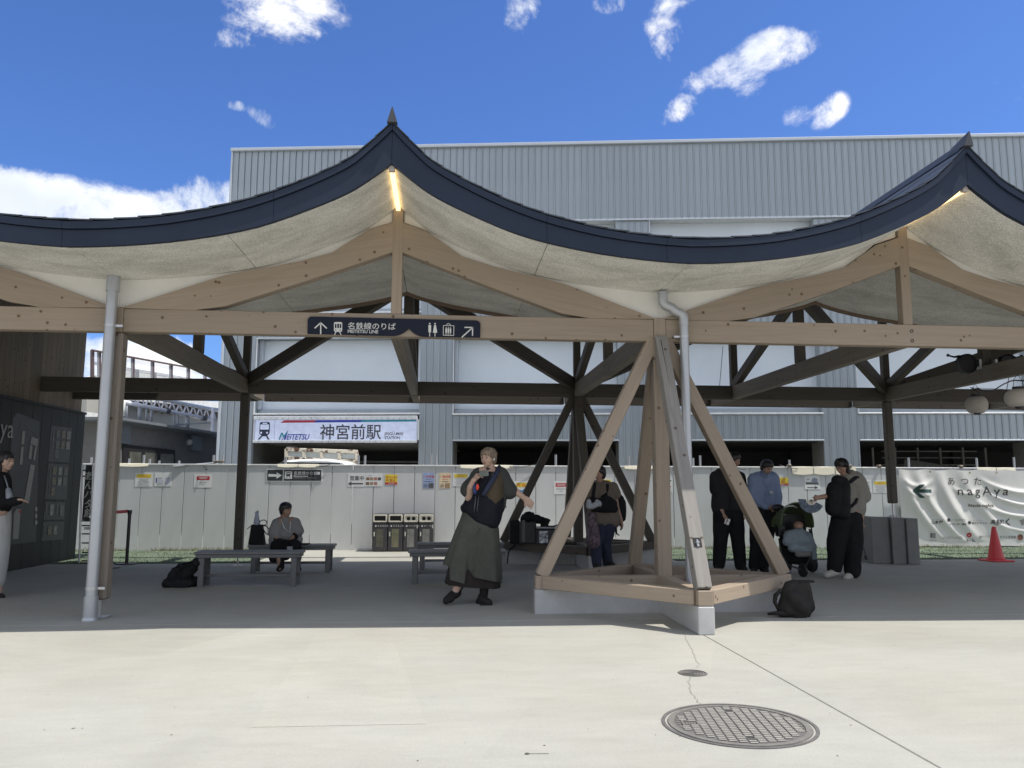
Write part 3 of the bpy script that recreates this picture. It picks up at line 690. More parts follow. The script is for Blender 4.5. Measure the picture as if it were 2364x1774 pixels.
def bend(p0, d0, p1, d1, n=7):
    p0, p1 = Vector(p0), Vector(p1); L_ = (p1 - p0).length * .55; o = []
    for k in range(n + 1):
        u = k / n; a = p0; b = p0 + Vector(d0) * L_; c = p1 - Vector(d1) * L_; e = p1
        o.append((1 - u) ** 3 * a + 3 * (1 - u) ** 2 * u * b + 3 * (1 - u) * u * u * c + u ** 3 * e)
    return o
pth = [(ex, 0, zt_ + .01), (ex, 0, zt_ - .045)] + bend((ex, 0, zt_ - .05), (0, 0, -1), (ex + .09, 0, zt_ - .15), (1, 0, -.35))[1:] + bend((-.09, 0, zt_ - .185), (1, 0, -.35), (0, 0, zt_ - .30), (0, 0, -1)) + [(0, 0, zt_ - .34)]
part('offset_bend', G().tube(pth, .051, 18).mesh('offset_bend', GALV, True, .9), t)
part('pipe', G().tube([(0, 0, .2), (0, 0, zt_ - .32)], .0465, 18).mesh('pipe', GALV, True, .8), t)
part('outlet_ring', G().tube([(ex, 0, zt_ - .004), (ex, 0, zt_ + .012)], .06, 18).mesh('outlet_ring', GALV, True, .6), t)
g = G(); g.tube([(0, 0, .012), (0, 0, .22)], .058, 16); g.lathe([(.07, 0), (.07, .012), (.06, .03), (.058, .03)], 16); part('boot', g.mesh('boot', GALV, True, .6), t)
g = G(); bracket(g, 0, 0, 2.78, .047); g.box(-.11, -.045, -.01, .06, 2.77, 2.79); part('bracket', g.mesh('bracket', STEEL), t)
# ================================================================== station building
BA = at(540, 345, Y=21.6); BANG = -.13485
BM = T(BA.x, BA.y, 0) @ RZ(BANG)
bld = thing('station_building', 'long grey ribbed metal station building rising behind the shelter', 'building', (BA.x, BA.y, 0), BANG)
BLEN = 33.; ZB0, ZB1 = 8.35, 10.46; PIT = .178
def ribbed(name, w, h, rib=.028, dep=.022, mt=FAC):
    g = G(); t_ = .012
    p = [(0, 0), (w - .050, 0), (w - .040, -dep * 1.4), (w - .022, -dep * 1.4), (w - .017, 0), (w - .016, .014), (w, .014)]
    q = [(a, b + t_) for a, b in p]
    g.rings([[(a, b, z) for a, b in p] + [(a, b, z) for a, b in reversed(q)] for z in (0, h)])
    return g.mesh(name, mt)
rb_up = ribbed('wall_panel', PIT, ZB1 - ZB0)
nb = 0
for k in range(int(BLEN / PIT)):
    s_ = k * PIT
    if s_ < 24: part('wall_panel', rb_up, bld, BM @ T(s_, 0, ZB0)); nb += 1
g = G()
for k in range(int(24 / PIT), int(BLEN / PIT)): g.box(k * PIT, k * PIT + PIT - .03, 0, .012, ZB0, ZB1); g.box(k * PIT + PIT - .03, k * PIT + PIT - .002, -.022, .012, ZB0, ZB1)
part('far_wall_panel', g.mesh('far_wall_panel', FAC), bld, kind='stuff')
part('roof_trim', G().bbox(-.06, BLEN, -.09, 12, ZB1, ZB1 + .085, .01).mesh('roof_trim', FACT), bld)
part('band_core', G().box(0.002, BLEN, .028, .06, ZB0, ZB1).mesh('band_core', FAC), bld)
part('corner_trim', G().bbox(-.05, -.001, -.05, .03, 0, ZB1, .004).mesh('corner_trim', FACT), bld)
part('band_soffit', G().box(0, BLEN, .013, .46, ZB0 + .002, ZB0 + .03).mesh('band_soffit', mat('soffit_sheet', (.55, .57, .57), .6)), bld)
part('band_drip', G().bbox(0, BLEN, -.03, -.023, ZB0 - .02, ZB0 + .03, .002).mesh('band_drip', FACT), bld)
side = G()
for k in range(60): side.box(.0, .012, .1 + k * .2, .1 + k * .2 + .17, 0, ZB1); side.box(-.02, .012, .27 + k * .2, .295 + k * .2, 0, ZB1)
part('side_wall', side.mesh('side_wall', FAC), bld, kind='stuff')
part('side_core', G().box(.014, .05, .06, 12, 0, ZB1).mesh('side_core', FAC), bld)
# pilasters of ribbed sheet
PZ = ZB0
rb_pil = ribbed('pilaster_panel', PIT, PZ)
pils = [0.0] + [5.2 * k + .10 for k in range(1, 7)]
for k, s0 in enumerate(pils):
    for j in range(5): part('pilaster_panel', rb_pil, bld, BM @ T(s0 + j * PIT, .035, 0))
    part('pilaster_core', G().box(s0 + .002, s0 + 5 * PIT - .004, .05, .44, 0, PZ).mesh('pilaster_core', FAC), bld)
PWD = 5 * PIT
hb1 = ribbed('belt_panel', PIT, .655); hb2 = ribbed('belt_panel', PIT, .66)
LEDGE = mat('bright_ledge', (.66, .68, .69), .35, .1)
for k in range(6):
    s0 = pils[k] + PWD; s1 = pils[k + 1]; n = round((s1 - s0) / PIT); w = (s1 - s0) / n
    # lower belt (the first bay carries the station sign instead)
    for z0, me, skip in ((2.47, hb1, k == 0), (5.21, hb2, False)):
        if not skip:
            for j in range(n):
                if s0 + j * w < 24: part('belt_panel', me, bld, BM @ T(s0 + j * w, .04, z0) @ Matrix.Diagonal((w / PIT, 1, 1, 1)))
            part('belt_core', G().box(s0, s1, .056, .40, z0, z0 + .65).mesh('belt_core', FAC), bld)
        part('ledge', G().bbox(s0 - .01, s1 + .01, -.02, .42, z0 + (.66 if not skip else .68), z0 + (.70 if not skip else .72), .004).mesh('ledge', LEDGE), bld)
        if not skip: part('belt_drip', G().bbox(s0, s1, .005, .03, z0 - .02, z0 + .015, .003).mesh('belt_drip', FACT), bld)
    # white panels between the belts, set back in a reveal
    for z0, z1 in ((3.17, 5.20), (5.91, ZB0)):
        part('white_panel', G().box(s0 + .002, s1 - .002, .36, .40, z0, z1).mesh('white_panel', PANW), bld)
        part('panel_sill', G().bbox(s0, s1, .27, .358, z0, z0 + .14, .004).mesh('panel_sill', FAC), bld)
        part('panel_jamb', G().bbox(s0 + .004, s0 + .10, .22, .355, z0 + .142, z1, .003).mesh('panel_jamb', FACT), bld)
        part('reveal_edge', G().box(s0 - .002, s0 + .016, -.006, .018, z0, z1).mesh('reveal_edge', LEDGE), bld)
    # dark openings below
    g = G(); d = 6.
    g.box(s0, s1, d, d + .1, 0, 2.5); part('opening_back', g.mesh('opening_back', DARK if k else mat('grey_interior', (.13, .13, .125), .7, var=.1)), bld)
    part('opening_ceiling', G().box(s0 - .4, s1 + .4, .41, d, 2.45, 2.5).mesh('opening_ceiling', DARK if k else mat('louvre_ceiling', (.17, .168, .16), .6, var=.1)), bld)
    part('opening_jamb', G().box(s1 - .004, s1 + .03, .1, 1.0 if k else 5.9, 0, 2.46).mesh('opening_jamb', mat('jamb_sheet', (.17, .17, .16), .6)), bld)
    part('opening_jamb', G().box(s0 - .03, s0 + .004, .1, 1.0 if k else 5.9, 0, 2.46).mesh('opening_jamb', mat('jamb_sheet', (.17, .17, .16), .6)), bld)
part('interior_floor', G().box(.1, BLEN, .1, 6, .0, .02).mesh('interior_floor', mat('interior_floor', (.12, .12, .12), .7)), bld)
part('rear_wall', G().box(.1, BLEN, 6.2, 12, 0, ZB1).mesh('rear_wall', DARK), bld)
# inside the first bay: rolled pipes, light line, ceiling louvres
g = G()
for k in range(9): g.box(pils[0] + PWD + .1, pils[1] - .1, 1.0 + k * .5, 1.06 + k * .5, 2.40, 2.449)
part('ceiling_louvre', g.mesh('ceiling_louvre', mat('jamb_sheet', ())), bld)
part('handrail', G().tube([(2.9, 3.2, 2.02), (pils[1] - .05, 3.2, 2.02)], .03, 8).mesh('handrail', GALV), bld)
part('parapet', G().box(2.9, pils[1] - .05, 3.3, 3.4, 1.2, 1.93).mesh('parapet', mat('concrete_parapet', (.25, .25, .24), .8)), bld)
# things seen dimly in the right hand openings
g = G(); r_ = random.Random(5)
for k in range(7):
    x = pils[3] + PWD + .6 + k * .62; g.box(x, x + .05, 2.4, 2.45, 0, 2.4)
for z in (1.9, 2.1, 2.28): g.box(pils[3] + PWD + 1.5, pils[4] - .2, 2.42, 2.46, z, z + .03)
part('scaffold', g.mesh('scaffold', mat('dim_scaffold', (.20, .20, .19), .6)), bld)
g = G(); x0 = pils[3] + PWD + 1.6
g.add([(x0, 1.6, 1.2), (x0 + 1.5, 1.6, 1.2), (x0 + .25, 1.8, 2.05), (x0 + .7, 1.8, 2.0), (x0 + 1.45, 1.7, 1.85)], [(0, 1, 4, 3, 2)]); part('dust_sheet', g.mesh('dust_sheet', mat('dim_sheet', (.10, .10, .095), .8)), bld)
# white bundled sheet in the first bay
g = G(); rs = []
for i in range(9):
    z = 1.2 + i * .145; w = .30 - .02 * i + .03 * math.sin(i * 1.9); cx = 1.55 + .02 * i
    rs.append([(cx + w * (1 + .13 * math.sin(7 * a + i)) * math.cos(a) * .9, .75 + .14 * math.sin(a), z) for a in [2 * PI * k / 22 for k in range(22)]])
g.rings(rs); solo('bundled_sheet', g.mesh('bundled_sheet', mat('grey_tarp', (.48, .48, .46), .6, bump=.3, bscale=12), True), 'pale bundled plastic sheet hanging at the left under the station sign', 'sheet', BM)
# station name sign, framed in white perforated trim
s0, s1 = .985, 5.265
sg = thing('station_sign', 'long lit white station name board with red blue and teal stripe over the opening', 'sign', tuple(BM @ Vector((s0, -.10, 2.47))), BANG)
W_, H_ = s1 - s0, .535
SW = mat('sign_white', (.62, .68, .84), .45, emit=(.62, .70, .95, .12)); SK = mat('sign_charcoal', (.045, .045, .055), .5); SN = mat('sign_navy_print', (.02, .03, .075), .5)
RED = mat('print_red', (.42, .03, .06), .5); BLU = mat('print_blue', (.03, .05, .36), .5); TEA = mat('print_teal', (.03, .25, .33), .5)
part('face', G().bbox(0, W_, 0, .10, 0, H_, .006).mesh('face', SW), sg)
for (a, b, c, d) in ((-.05, W_ + .05, H_ + .001, H_ + .10), (-.05, W_ + .05, -.07, -.001)):
    g = G()
    for k in range(int((b - a) / .155)): g.bbox(a + k * .155 + .004, a + k * .155 + .150, -.02, .1, c, d, .006)
    part('frame_trim', g.mesh('frame_trim', LEDGE), sg, kind='stuff')
for x in (-.05, W_ + .004): part('frame_side', G().bbox(x, x + .046, -.015, .1, 0, H_, .004).mesh('frame_side', FACT), sg)
fx = lambda px: (px - 594.5) / (964.5 - 594.5) * W_
fz = lambda py: (1012.5 - py) / (1012.5 - 970.5) * H_
def poly(g, pts, y=-.004): g.add([(fx(a), y, fz(b)) for a, b in pts], [list(range(len(pts)))])
zp = lambda X_, Y_: (580 + X_ / 5.53, 960 + Y_ / 5.53)
def zpoly(name, pts, mt, parent=sg, y=-.004):
    g = G(); poly(g, [zp(*p) for p in pts], y); part(name, g.mesh(name, mt), parent)
zpoly('stripe', [(400, 93), (450, 64), (850, 64), (833, 90)], RED); zpoly('stripe', [(833, 90), (850, 64), (1445, 62), (1415, 87)], BLU); zpoly('stripe', [(1415, 87), (1445, 62), (2118, 60), (2118, 80)], TEA)
zpoly('divider', [(328, 66), (333, 66), (333, 292), (328, 292)], mat('print_grey', (.40, .42, .5), .5))
g = G()
def rrect(x0, x1, y0, y1, r, n=4):
    o = []
    for cx, cy, a0 in ((x1 - r, y0 + r, -90), (x1 - r, y1 - r, 0), (x0 + r, y1 - r, 90), (x0 + r, y0 + r, 180)):
        o += [(cx + r * math.cos(math.radians(a0 + 90 * k / n)), cy + r * math.sin(math.radians(a0 + 90 * k / n))) for k in range(n + 1)]
    return o
def disc(cx, cy, r, n=14): return [(cx + r * math.cos(2 * PI * k / n), cy + r * math.sin(2 * PI * k / n)) for k in range(n)]
g = G(); poly(g, [zp(*p) for p in rrect(138, 270, 83, 228, 24)]); poly(g, [zp(*p) for p in [(150, 222), (258, 222), (232, 246), (176, 246)]]); poly(g, [zp(*p) for p in [(165, 238), (186, 238), (146, 284), (120, 284)]]); poly(g, [zp(*p) for p in [(220, 238), (240, 238), (274, 284), (248, 284)]])
part('train_symbol', g.mesh('train_symbol', SN), sg)
g = G()
for q in (rrect(148, 258, 112, 170, 6), rrect(174, 234, 92, 104, 5), disc(162, 206, 12), disc(238, 206, 12)): poly(g, [zp(*p) for p in q], -.0065)
part('train_symbol_window', g.mesh('train_symbol_window', SW), sg)
# logo: swooping first letter and slanted capitals
zpoly('logo_stroke', [(388, 286), (414, 206), (440, 206), (450, 238), (508, 172), (497, 206), (444, 268), (428, 226), (404, 286)], TEA)
zpoly('logo_stroke', [(418, 286), (446, 270), (499, 206), (476, 286), (452, 286), (464, 254), (436, 286)], BLU, y=-.0052)
g = G(); put_text(g, 'EITETSU', fx(zp(484, 0)[0]), fz(zp(0, 284)[1]), .205, -.005, shear=.28, bold=.018, xs=.80); part('logo_lettering', g.mesh('logo_lettering', BLU), sg)
g = G(); put_text(g, '神宮前駅', fx(zp(905, 0)[0]), fz(zp(0, 268)[1]), .425, -.005, bold=.008, xs=.96); part('station_name', g.mesh('station_name', SK), sg)
g = G(); put_text(g, 'JINGŪ-MAE', fx(zp(1725, 0)[0]), fz(zp(0, 234)[1]), .108, -.005, bold=.012, xs=.9); put_text(g, 'STATION', fx(zp(1725, 0)[0]), fz(zp(0, 280)[1]), .108, -.005, bold=.012, xs=.9); part('station_name_latin', g.mesh('station_name_latin', SK), sg)
# ================================================================== hoarding fence
FY = 16.36; FH = 1.69
fen = thing('site_fence', 'pale grey steel hoarding of tall panels along the far side of the shelter', 'fence', (0, FY, 0))
FP = mat('fence_panel_paint', (.62, .635, .635), .34, .0, var=.05, scale=3.0, var2=.08, scale2=.7, spec=.5, stretch=(1, 1, .35), piece=.03)
fx0 = at(60, 1273, Y=FY).x; PW = .412
g = G(); g.T = Matrix()
g.rings([[(a, b, z) for a, b in ((0.004, 0), (.008, -.012), (PW - .008, -.012), (PW - .004, 0), (PW - .004, .01), (.004, .01))] for z in (0, FH)])
pm = g.mesh('panel', FP)
n = int((14.5 - fx0) / PW)
for k in range(n):
    M = Matrix.Translation((fx0 + k * PW, FY, .0 + rnd.uniform(-.004, .004))) @ RZ(rnd.uniform(-.002, .002))
    part('panel', pm, fen, M)
LIP = mat('fence_edge', (.75, .76, .76), .4)
part('top_rail', G().bbox(fx0, 14.5, -.03 + FY, FY + .03, FH - .02, FH + .006, .004).mesh('top_rail', LIP), fen, Matrix())
part('back_rail', G().tube([(fx0, FY + .09, FH - .12), (14.5, FY + .09, FH - .12)], .022, 8).mesh('back_rail', GALV), fen, Matrix())
for px, py in ((212, 1056), (249, 1052), (299, 1059), (333, 1051), (346, 1060), (368, 1064), (414, 1064), (494, 1051), (515, 1050), (660, 1055), (828, 1052), (843, 1052), (996, 1048), (1007, 1050), (1283, 1050), (1451, 1052), (1600, 1058), (1616, 1052), (1822, 1062), (2097, 1057), (2254, 1058), (2340, 1056)):
    p = at(px, py, Y=FY + .13)
    part('fence_post', G().tube([(p.x, p.y, 0), (p.x, p.y, p.z)], .024, 8).mesh('fence_post', GALV, True, .8), fen, Matrix())
for px in (349, 438, 541, 1026): pass
part('loose_tube', G().tube([at(400, 1078, Y=FY - .05), at(500, 1069, Y=FY + .1)], .02, 8).mesh('loose_tube', GALV), fen, Matrix())
part('tube_clamp', G().bbox(at(505, 1069, Y=FY).x - .1, at(505, 1069, Y=FY).x + .09, FY - .03, FY + .08, FH + .03, FH + .075, .01).mesh('tube_clamp', mat('rust_clamp', (.2, .17, .14), .6, .4)), fen, Matrix())
for px in (1821, 1960, 2028, 2216): 
    p = at(px, 1070, Y=FY); part('tube_clamp', G().bbox(p.x - .035, p.x + .035, FY - .06, FY + .05, FH - .01, FH + .055, .01).mesh('tube_clamp', mat('rust_clamp', ())), fen, Matrix())
# translucent cover strips over the top edge
STR = mat('ivory_cover', (.85, .80, .64), .45, var=.04)
for a, b, dr in ((266, 345, .03), (640, 738, .03), (1062, 1185, .035), (1440, 1512, .04), (1826, 1975, .13), (2252, 2342, .05)):
    xa, xb_ = at(a, 1078, Y=FY).x, at(b, 1078, Y=FY).x; n = max(1, round((xb_ - xa) / .5)); g = G()
    for k in range(n):
        x0 = xa + (xb_ - xa) * k / n + .01; x1 = xa + (xb_ - xa) * (k + 1) / n - .01
        pr = [(-.012, FH + .012), (-.03, FH + .010), (-.038, FH - dr * .6), (-.044, FH - dr - .01)]
        rs = []
        for i in range(5):
            x = x0 + (x1 - x0) * i / 4; sag = .012 * math.sin(PI * i / 4) * (1 + dr * 8)
            rs.append([(x, FY + p[0], p[1] - sag * (j / 3)) for j, p in enumerate(pr)] + [(x, FY + p[0] + .004, p[1] - sag * (j / 3) - .004) for j, p in reversed(list(enumerate(pr)))])
        g.rings(rs)
    part('edge_cover', g.mesh('edge_cover', STR, True, .5), fen, Matrix())
CB = mat('black_cable', (.02, .02, .02), .5)
for a, b in (((470, 1076), (480, 1085)), ((730, 1077), (762, 1073)), ((1700, 1077), (1722, 1085)), ((1176, 1078), (1240, 1072)), ((1800, 1074), (1842, 1082))):
    p, q = at(*a, Y=FY - .04), at(*b, Y=FY - .04); m_ = (p + q) / 2 + Vector((0, -.03, -.03)); part('loose_cable', G().tube([p, m_, q], .006, 5).mesh('loose_cable', CB), fen, Matrix())
# ================================================================== notices on the fence
YP = FY - .0135
WP = mat('paper_white', (.78, .79, .78), .4, var=.02); PLAS = mat('clear_sleeve', (.66, .69, .69), .2, var=.02)
YEL = mat('print_yellow', (.80, .62, .06), .5, var=.02); INK = mat('print_ink', (.07, .075, .085), .6, var=.1); GRYI = mat('print_faint', (.36, .38, .42), .6)
REDP = mat('print_scarlet', (.55, .04, .05), .5); ORG = mat('print_orange', (.75, .17, .03), .5); BLP = mat('print_pale_blue', (.36, .45, .68), .5, var=.25, scale=6)
CRM = mat('print_cream', (.80, .66, .45), .5, var=.2, scale=6); BLK = mat('sign_black', (.035, .04, .045), .45); CYA = mat('print_cyan', (.03, .25, .55), .5)
PH = [mat('photo_brown', (.20, .12, .07), .5, var=.5, scale=40), mat('photo_tan', (.36, .25, .15), .5, var=.5, scale=40), mat('photo_rose', (.40, .18, .14), .5, var=.5, scale=40), mat('photo_dark', (.10, .10, .11), .5, var=.6, scale=30)]
class Sheet:
    "a flat sheet on a wall, addressed by photograph pixels"
    def __init__(s, x0, y0, x1, y1, label, cat, Y=YP, mt=WP, name='notice', group=None, base=True, th=.003):
        a = at(x0, y1, Y=Y); b = at(x1, y1, Y=Y); c = at((x0 + x1) / 2, y0, Y=Y); d = at((x0 + x1) / 2, y1, Y=Y)
        s.x0, s.y0, s.x1, s.y1 = x0, y0, x1, y1
        s.w = b.x - a.x; s.h = c.z - d.z
        s.t = thing(name, label, cat, (a.x, Y, d.z), group=group)
        s.k = s.w / (x1 - x0)
        part('sheet', G().box(0, s.w, -th, 0, 0, s.h).mesh('sheet', mt), s.t)
        s.th = th; s.lv = 0
    def X(s, px): return (px - s.x0) / (s.x1 - s.x0) * s.w
    def Z(s, py): return (s.y1 - py) / (s.y1 - s.y0) * s.h
    def rect(s, x0, y0, x1, y1, mt, name='print', lv=1):
        g = G(); g.add([(s.X(x0), -s.th - .0012 * lv, s.Z(y1)), (s.X(x1), -s.th - .0012 * lv, s.Z(y1)), (s.X(x1), -s.th - .0012 * lv, s.Z(y0)), (s.X(x0), -s.th - .0012 * lv, s.Z(y0))], [(0, 1, 2, 3)])
        return part(name, g.mesh(name, mt), s.t)
    def poly(s, pts, mt, name='print', lv=1):
        g = G(); g.add([(s.X(a), -s.th - .0012 * lv, s.Z(b)) for a, b in pts], [list(range(len(pts)))]); return part(name, g.mesh(name, mt), s.t)
    def text(s, body, x, y, hpx, mt, name='lettering', lv=2, **k):
        g = G(); put_text(g, body, s.X(x), s.Z(y), hpx * s.k * 1.3, -s.th - .0012 * lv, **k); return part(name, g.mesh(name, mt), s.t)
    def lines(s, x0, y0, x1, y1, n, mt=GRYI, name='small_print', ind=()):
        g = G(); r_ = random.Random(int(x0 * 7 + y0))
        for i in range(n):
            y = y0 + (y1 - y0) * (i + .2) / n; hh = (y1 - y0) / n * .5; sx = r_.uniform(0, .18) * (x1 - x0); x = x0 + sx
            while x < x1 - sx:
                ww = r_.uniform(.6, 3.2); xe = min(x + ww, x1 - sx)
                g.add([(s.X(x), -s.th - .0024, s.Z(y + hh)), (s.X(xe), -s.th - .0024, s.Z(y + hh)), (s.X(xe), -s.th - .0024, s.Z(y)), (s.X(x), -s.th - .0024, s.Z(y))], [(0, 1, 2, 3)])
                x = xe + r_.uniform(.25, .6)
        return part(name, g.mesh(name, mt), s.t)
def yellow_notice(x0, y0, x1, y1, label):
    s = Sheet(x0, y0, x1, y1, label, 'notice'); w = x1 - x0; h = y1 - y0
    s.rect(x0 + w * .08, y0 + h * .1, x1 - w * .08, y0 + h * .36, YEL, 'yellow_header'); s.lines(x0 + w * .3, y0 + h * .14, x1 - w * .3, y0 + h * .2, 1, mat('print_olive', (.35, .25, .03), .5)); s.lines(x0 + w * .2, y0 + h * .25, x1 - w * .2, y0 + h * .32, 1, ORG)
    s.lines(x0 + w * .12, y0 + h * .42, x1 - w * .12, y0 + h * .94, 6, GRYI); return s
def red_notice(x0, y0, x1, y1, label):
    s = Sheet(x0, y0, x1, y1, label, 'notice'); w = x1 - x0; h = y1 - y0
    s.rect(x0 + w * .14, y0 + h * .16, x1 - w * .12, y0 + h * .44, REDP, 'red_header'); s.lines(x0 + w * .2, y0 + h * .21, x1 - w * .18, y0 + h * .38, 2, WP)
    s.lines(x0 + w * .16, y0 + h * .55, x1 - w * .16, y0 + h * .68, 2, GRYI); s.lines(x0 + w * .38, y0 + h * .76, x0 + w * .62, y0 + h * .82, 1, INK); return s
yellow_notice(311, 1092, 351, 1124, 'yellow headed notice on the fence, leftmost of all the notices')
s = Sheet(356, 1092, 395, 1123, 'white notice with a blue grey building drawing, beside the leftmost yellow notice', 'notice')
s.lines(360, 1103, 376, 1106, 1, INK); s.rect(359, 1104, 361.5, 1115, BLU); s.rect(363, 1107, 377, 1115, mat('print_sketch', (.55, .58, .66), .5, var=.4, scale=30)); s.rect(380, 1103, 392, 1119, mat('print_sketch', ())); s.lines(361, 1116, 378, 1121, 2)
red_notice(447, 1095, 488, 1126, 'red headed notice alone on the fence left of the rear column')
s = Sheet(615, 1083, 743, 1112, 'black direction board with white arrow pointing right on the fence', 'direction sign', mt=WP, name='direction_board', th=.008)
s.rect(616.5, 1085, 652.5, 1110.5, BLK, 'black_panel'); s.rect(654.5, 1085, 741.5, 1110.5, BLK, 'black_panel')
zq = lambda x, y: (600 + x / 5.53, 1080 + y / 5.53)
s.poly([zq(*p) for p in [(107, 83), (212, 83), (208, 58), (278, 100), (210, 144), (212, 117), (107, 117)]], WP, 'arrow', 2)
s.rect(*zq(315, 50), *zq(408, 143), WP, 'symbol_plate', 2)
for q in (rrect(335, 385, 60, 110, 8), [(342, 112), (352, 112), (342, 132), (330, 132)], [(370, 112), (380, 112), (392, 132), (380, 132)]): s.poly([zq(*p) for p in q], BLK, 'train_symbol', 3)
s.rect(*zq(341, 70), *zq(379, 84), WP, 'train_symbol_window', 4)
s.text('名鉄線のりば', zq(428, 0)[0], zq(0, 90)[1], 7.0, WP, 'lettering', bold=.01); s.text('Meitetsu Line', zq(428, 0)[0], zq(0, 119)[1], 4.6, WP, bold=.01)
s.text('Lotto Meitetsu', zq(600, 0)[0], zq(0, 137)[1], 2.8, GRYI); s.text('名铁线', zq(430, 0)[0], zq(0, 138)[1], 2.8, GRYI); s.text('메이테츠선', zq(485, 0)[0], zq(0, 138)[1], 2.8, GRYI)
s.rect(*zq(685, 55), *zq(762, 88), WP, 'floor_plate', 2); s.text('2F', zq(706, 0)[0], zq(0, 84)[1], 4.6, GRYI, lv=3)
s = Sheet(802, 1093, 842, 1124, 'white sheet with three black characters above an arrow pointing left', 'notice')
s.text('営業中', zq(1143, 0)[0], zq(0, 158)[1], 9.0, INK, bold=.012, xs=.96)
s.poly([zq(*p) for p in [(1125, 205), (1168, 176), (1168, 196), (1316, 196), (1316, 212), (1168, 212), (1168, 232)]], INK, 'arrow', 2)
s = Sheet(843, 1093, 882, 1123, 'white sheet with seven small food pictures', 'notice'); k_ = 0
for (X_, Y_) in ((1355, 125), (1403, 125), (1453, 125), (1503, 125), (1353, 185), (1403, 185), (1455, 185)): s.rect(*zq(X_, Y_), *zq(X_ + 42, Y_ + 36), PH[k_ % 4], 'food_picture'); k_ += 1
s.lines(*zq(1360, 97), *zq(1440, 112), 1)
def warn(x0, y0, x1, y1, label, txt):
    s = Sheet(x0, y0, x1, y1, label, 'warning sign', mt=YEL, name='warning_sign'); w = x1 - x0; h = y1 - y0
    s.rect(x0, y1 - h * .22, x1, y1, REDP, 'red_footer'); s.lines(x0 + w * .2, y1 - h * .16, x1 - w * .2, y1 - h * .06, 1, WP)
    s.text(txt[0], x0 + w * .34, y0 + h * .36, h * .17, REDP, bold=.01); s.text(txt[1], x0 + w * .36, y0 + h * .70, h * .24, REDP, bold=.01)
    for yy in (.25, .56): s.poly([(x0 + w * .18 + w * .1 * math.cos(a), y0 + h * yy + w * .1 * math.sin(a)) for a in [2 * PI * k / 12 for k in range(12)]], REDP, 'pictogram'); s.poly([(x0 + w * .18 + w * .055 * math.cos(a), y0 + h * yy + w * .055 * math.sin(a)) for a in [2 * PI * k / 12 for k in range(12)]], YEL, 'pictogram_centre', 2)
warn(889, 1096, 917, 1119, 'small yellow and red warning sign right of the food pictures', ('ポイ捨て', '禁止'))
warn(1794, 1103, 1820, 1121, 'small yellow and red warning sign just right of the person in the blue shirt', ('立入り', '禁止'))
def fest(x0, label, mt, ph):
    s = Sheet(x0, 1092, x0 + 26, 1128, label, 'poster', mt=mt, name='poster')
    s.text('一周年祭', x0 + 1.2, 1103.5, 4.9, REDP, bold=.01); s.lines(x0 + 4, 1106, x0 + 22, 1108.5, 1, REDP if mt is CRM else INK); s.lines(x0 + 2, 1111, x0 + 24, 1114, 1, INK); s.lines(x0 + 1, 1117, x0 + 12, 1126, 3, INK)
    s.rect(x0 + 13, 1116, x0 + 25, 1127, ph, 'picture')
fest(976, 'pale blue anniversary poster with red characters and a dark picture', BLP, PH[3]); fest(1014, 'cream anniversary poster with red characters and a food picture', CRM, PH[1])
yellow_notice(1045, 1092, 1082, 1123, 'yellow headed notice half behind the person holding the phone')
s = Sheet(1185, 1111, 1222, 1142, 'white sheet with orange characters on yellow and a blue arrow', 'notice'); s.rect(1192, 1115, 1216, 1125, YEL); s.text('階 段', 1194, 1123.6, 6.6, ORG, bold=.015)
s.poly([(1195, 1132), (1208, 1132), (1208, 1128.5), (1217, 1134), (1208, 1139.5), (1208, 1136), (1195, 1136)], CYA, 'arrow')
red_notice(1278, 1111, 1313, 1141, 'red headed notice left of the rear pyramid posts')
yellow_notice(1380, 1105, 1413, 1134, 'yellow headed notice behind the shoulder of the person with the backpack')
s = Sheet(1512, 1105, 1553, 1137, 'white sheet with red arrow pointing right, half behind the front pyramid', 'notice'); s.rect(1518, 1109, 1550, 1112, INK); s.poly([(1520, 1121), (1540, 1121), (1540, 1117), (1550, 1124), (1540, 1131), (1540, 1127), (1520, 1127)], REDP, 'arrow')
s = Sheet(1858, 1098, 1894, 1130, 'white sheet with a grey building picture above a black arrow pointing right', 'notice')
s.rect(1861, 1114, 1890, 1119, PH[3], 'picture'); s.poly([(1874, 1115), (1874, 1108), (1880, 1103), (1888, 1106), (1888, 1116)], mat('photo_tower', (.30, .33, .42), .5, var=.4, scale=30), 'picture', 2); s.lines(1861, 1106, 1872, 1108.5, 1, INK)
s.poly([(1864, 1125), (1881, 1125), (1881, 1122), (1889, 1126), (1881, 1129.5), (1881, 1126.6), (1864, 1126.6)], INK, 'arrow')
s = Sheet(1984, 1108, 2013, 1138, 'creased white notice behind the shoulder of the person with the fan', 'notice'); s.lines(1990, 1112, 2010, 1134, 6)
yellow_notice(2016, 1109, 2051, 1138, 'yellow headed notice left of the rear column on the concrete plinth')
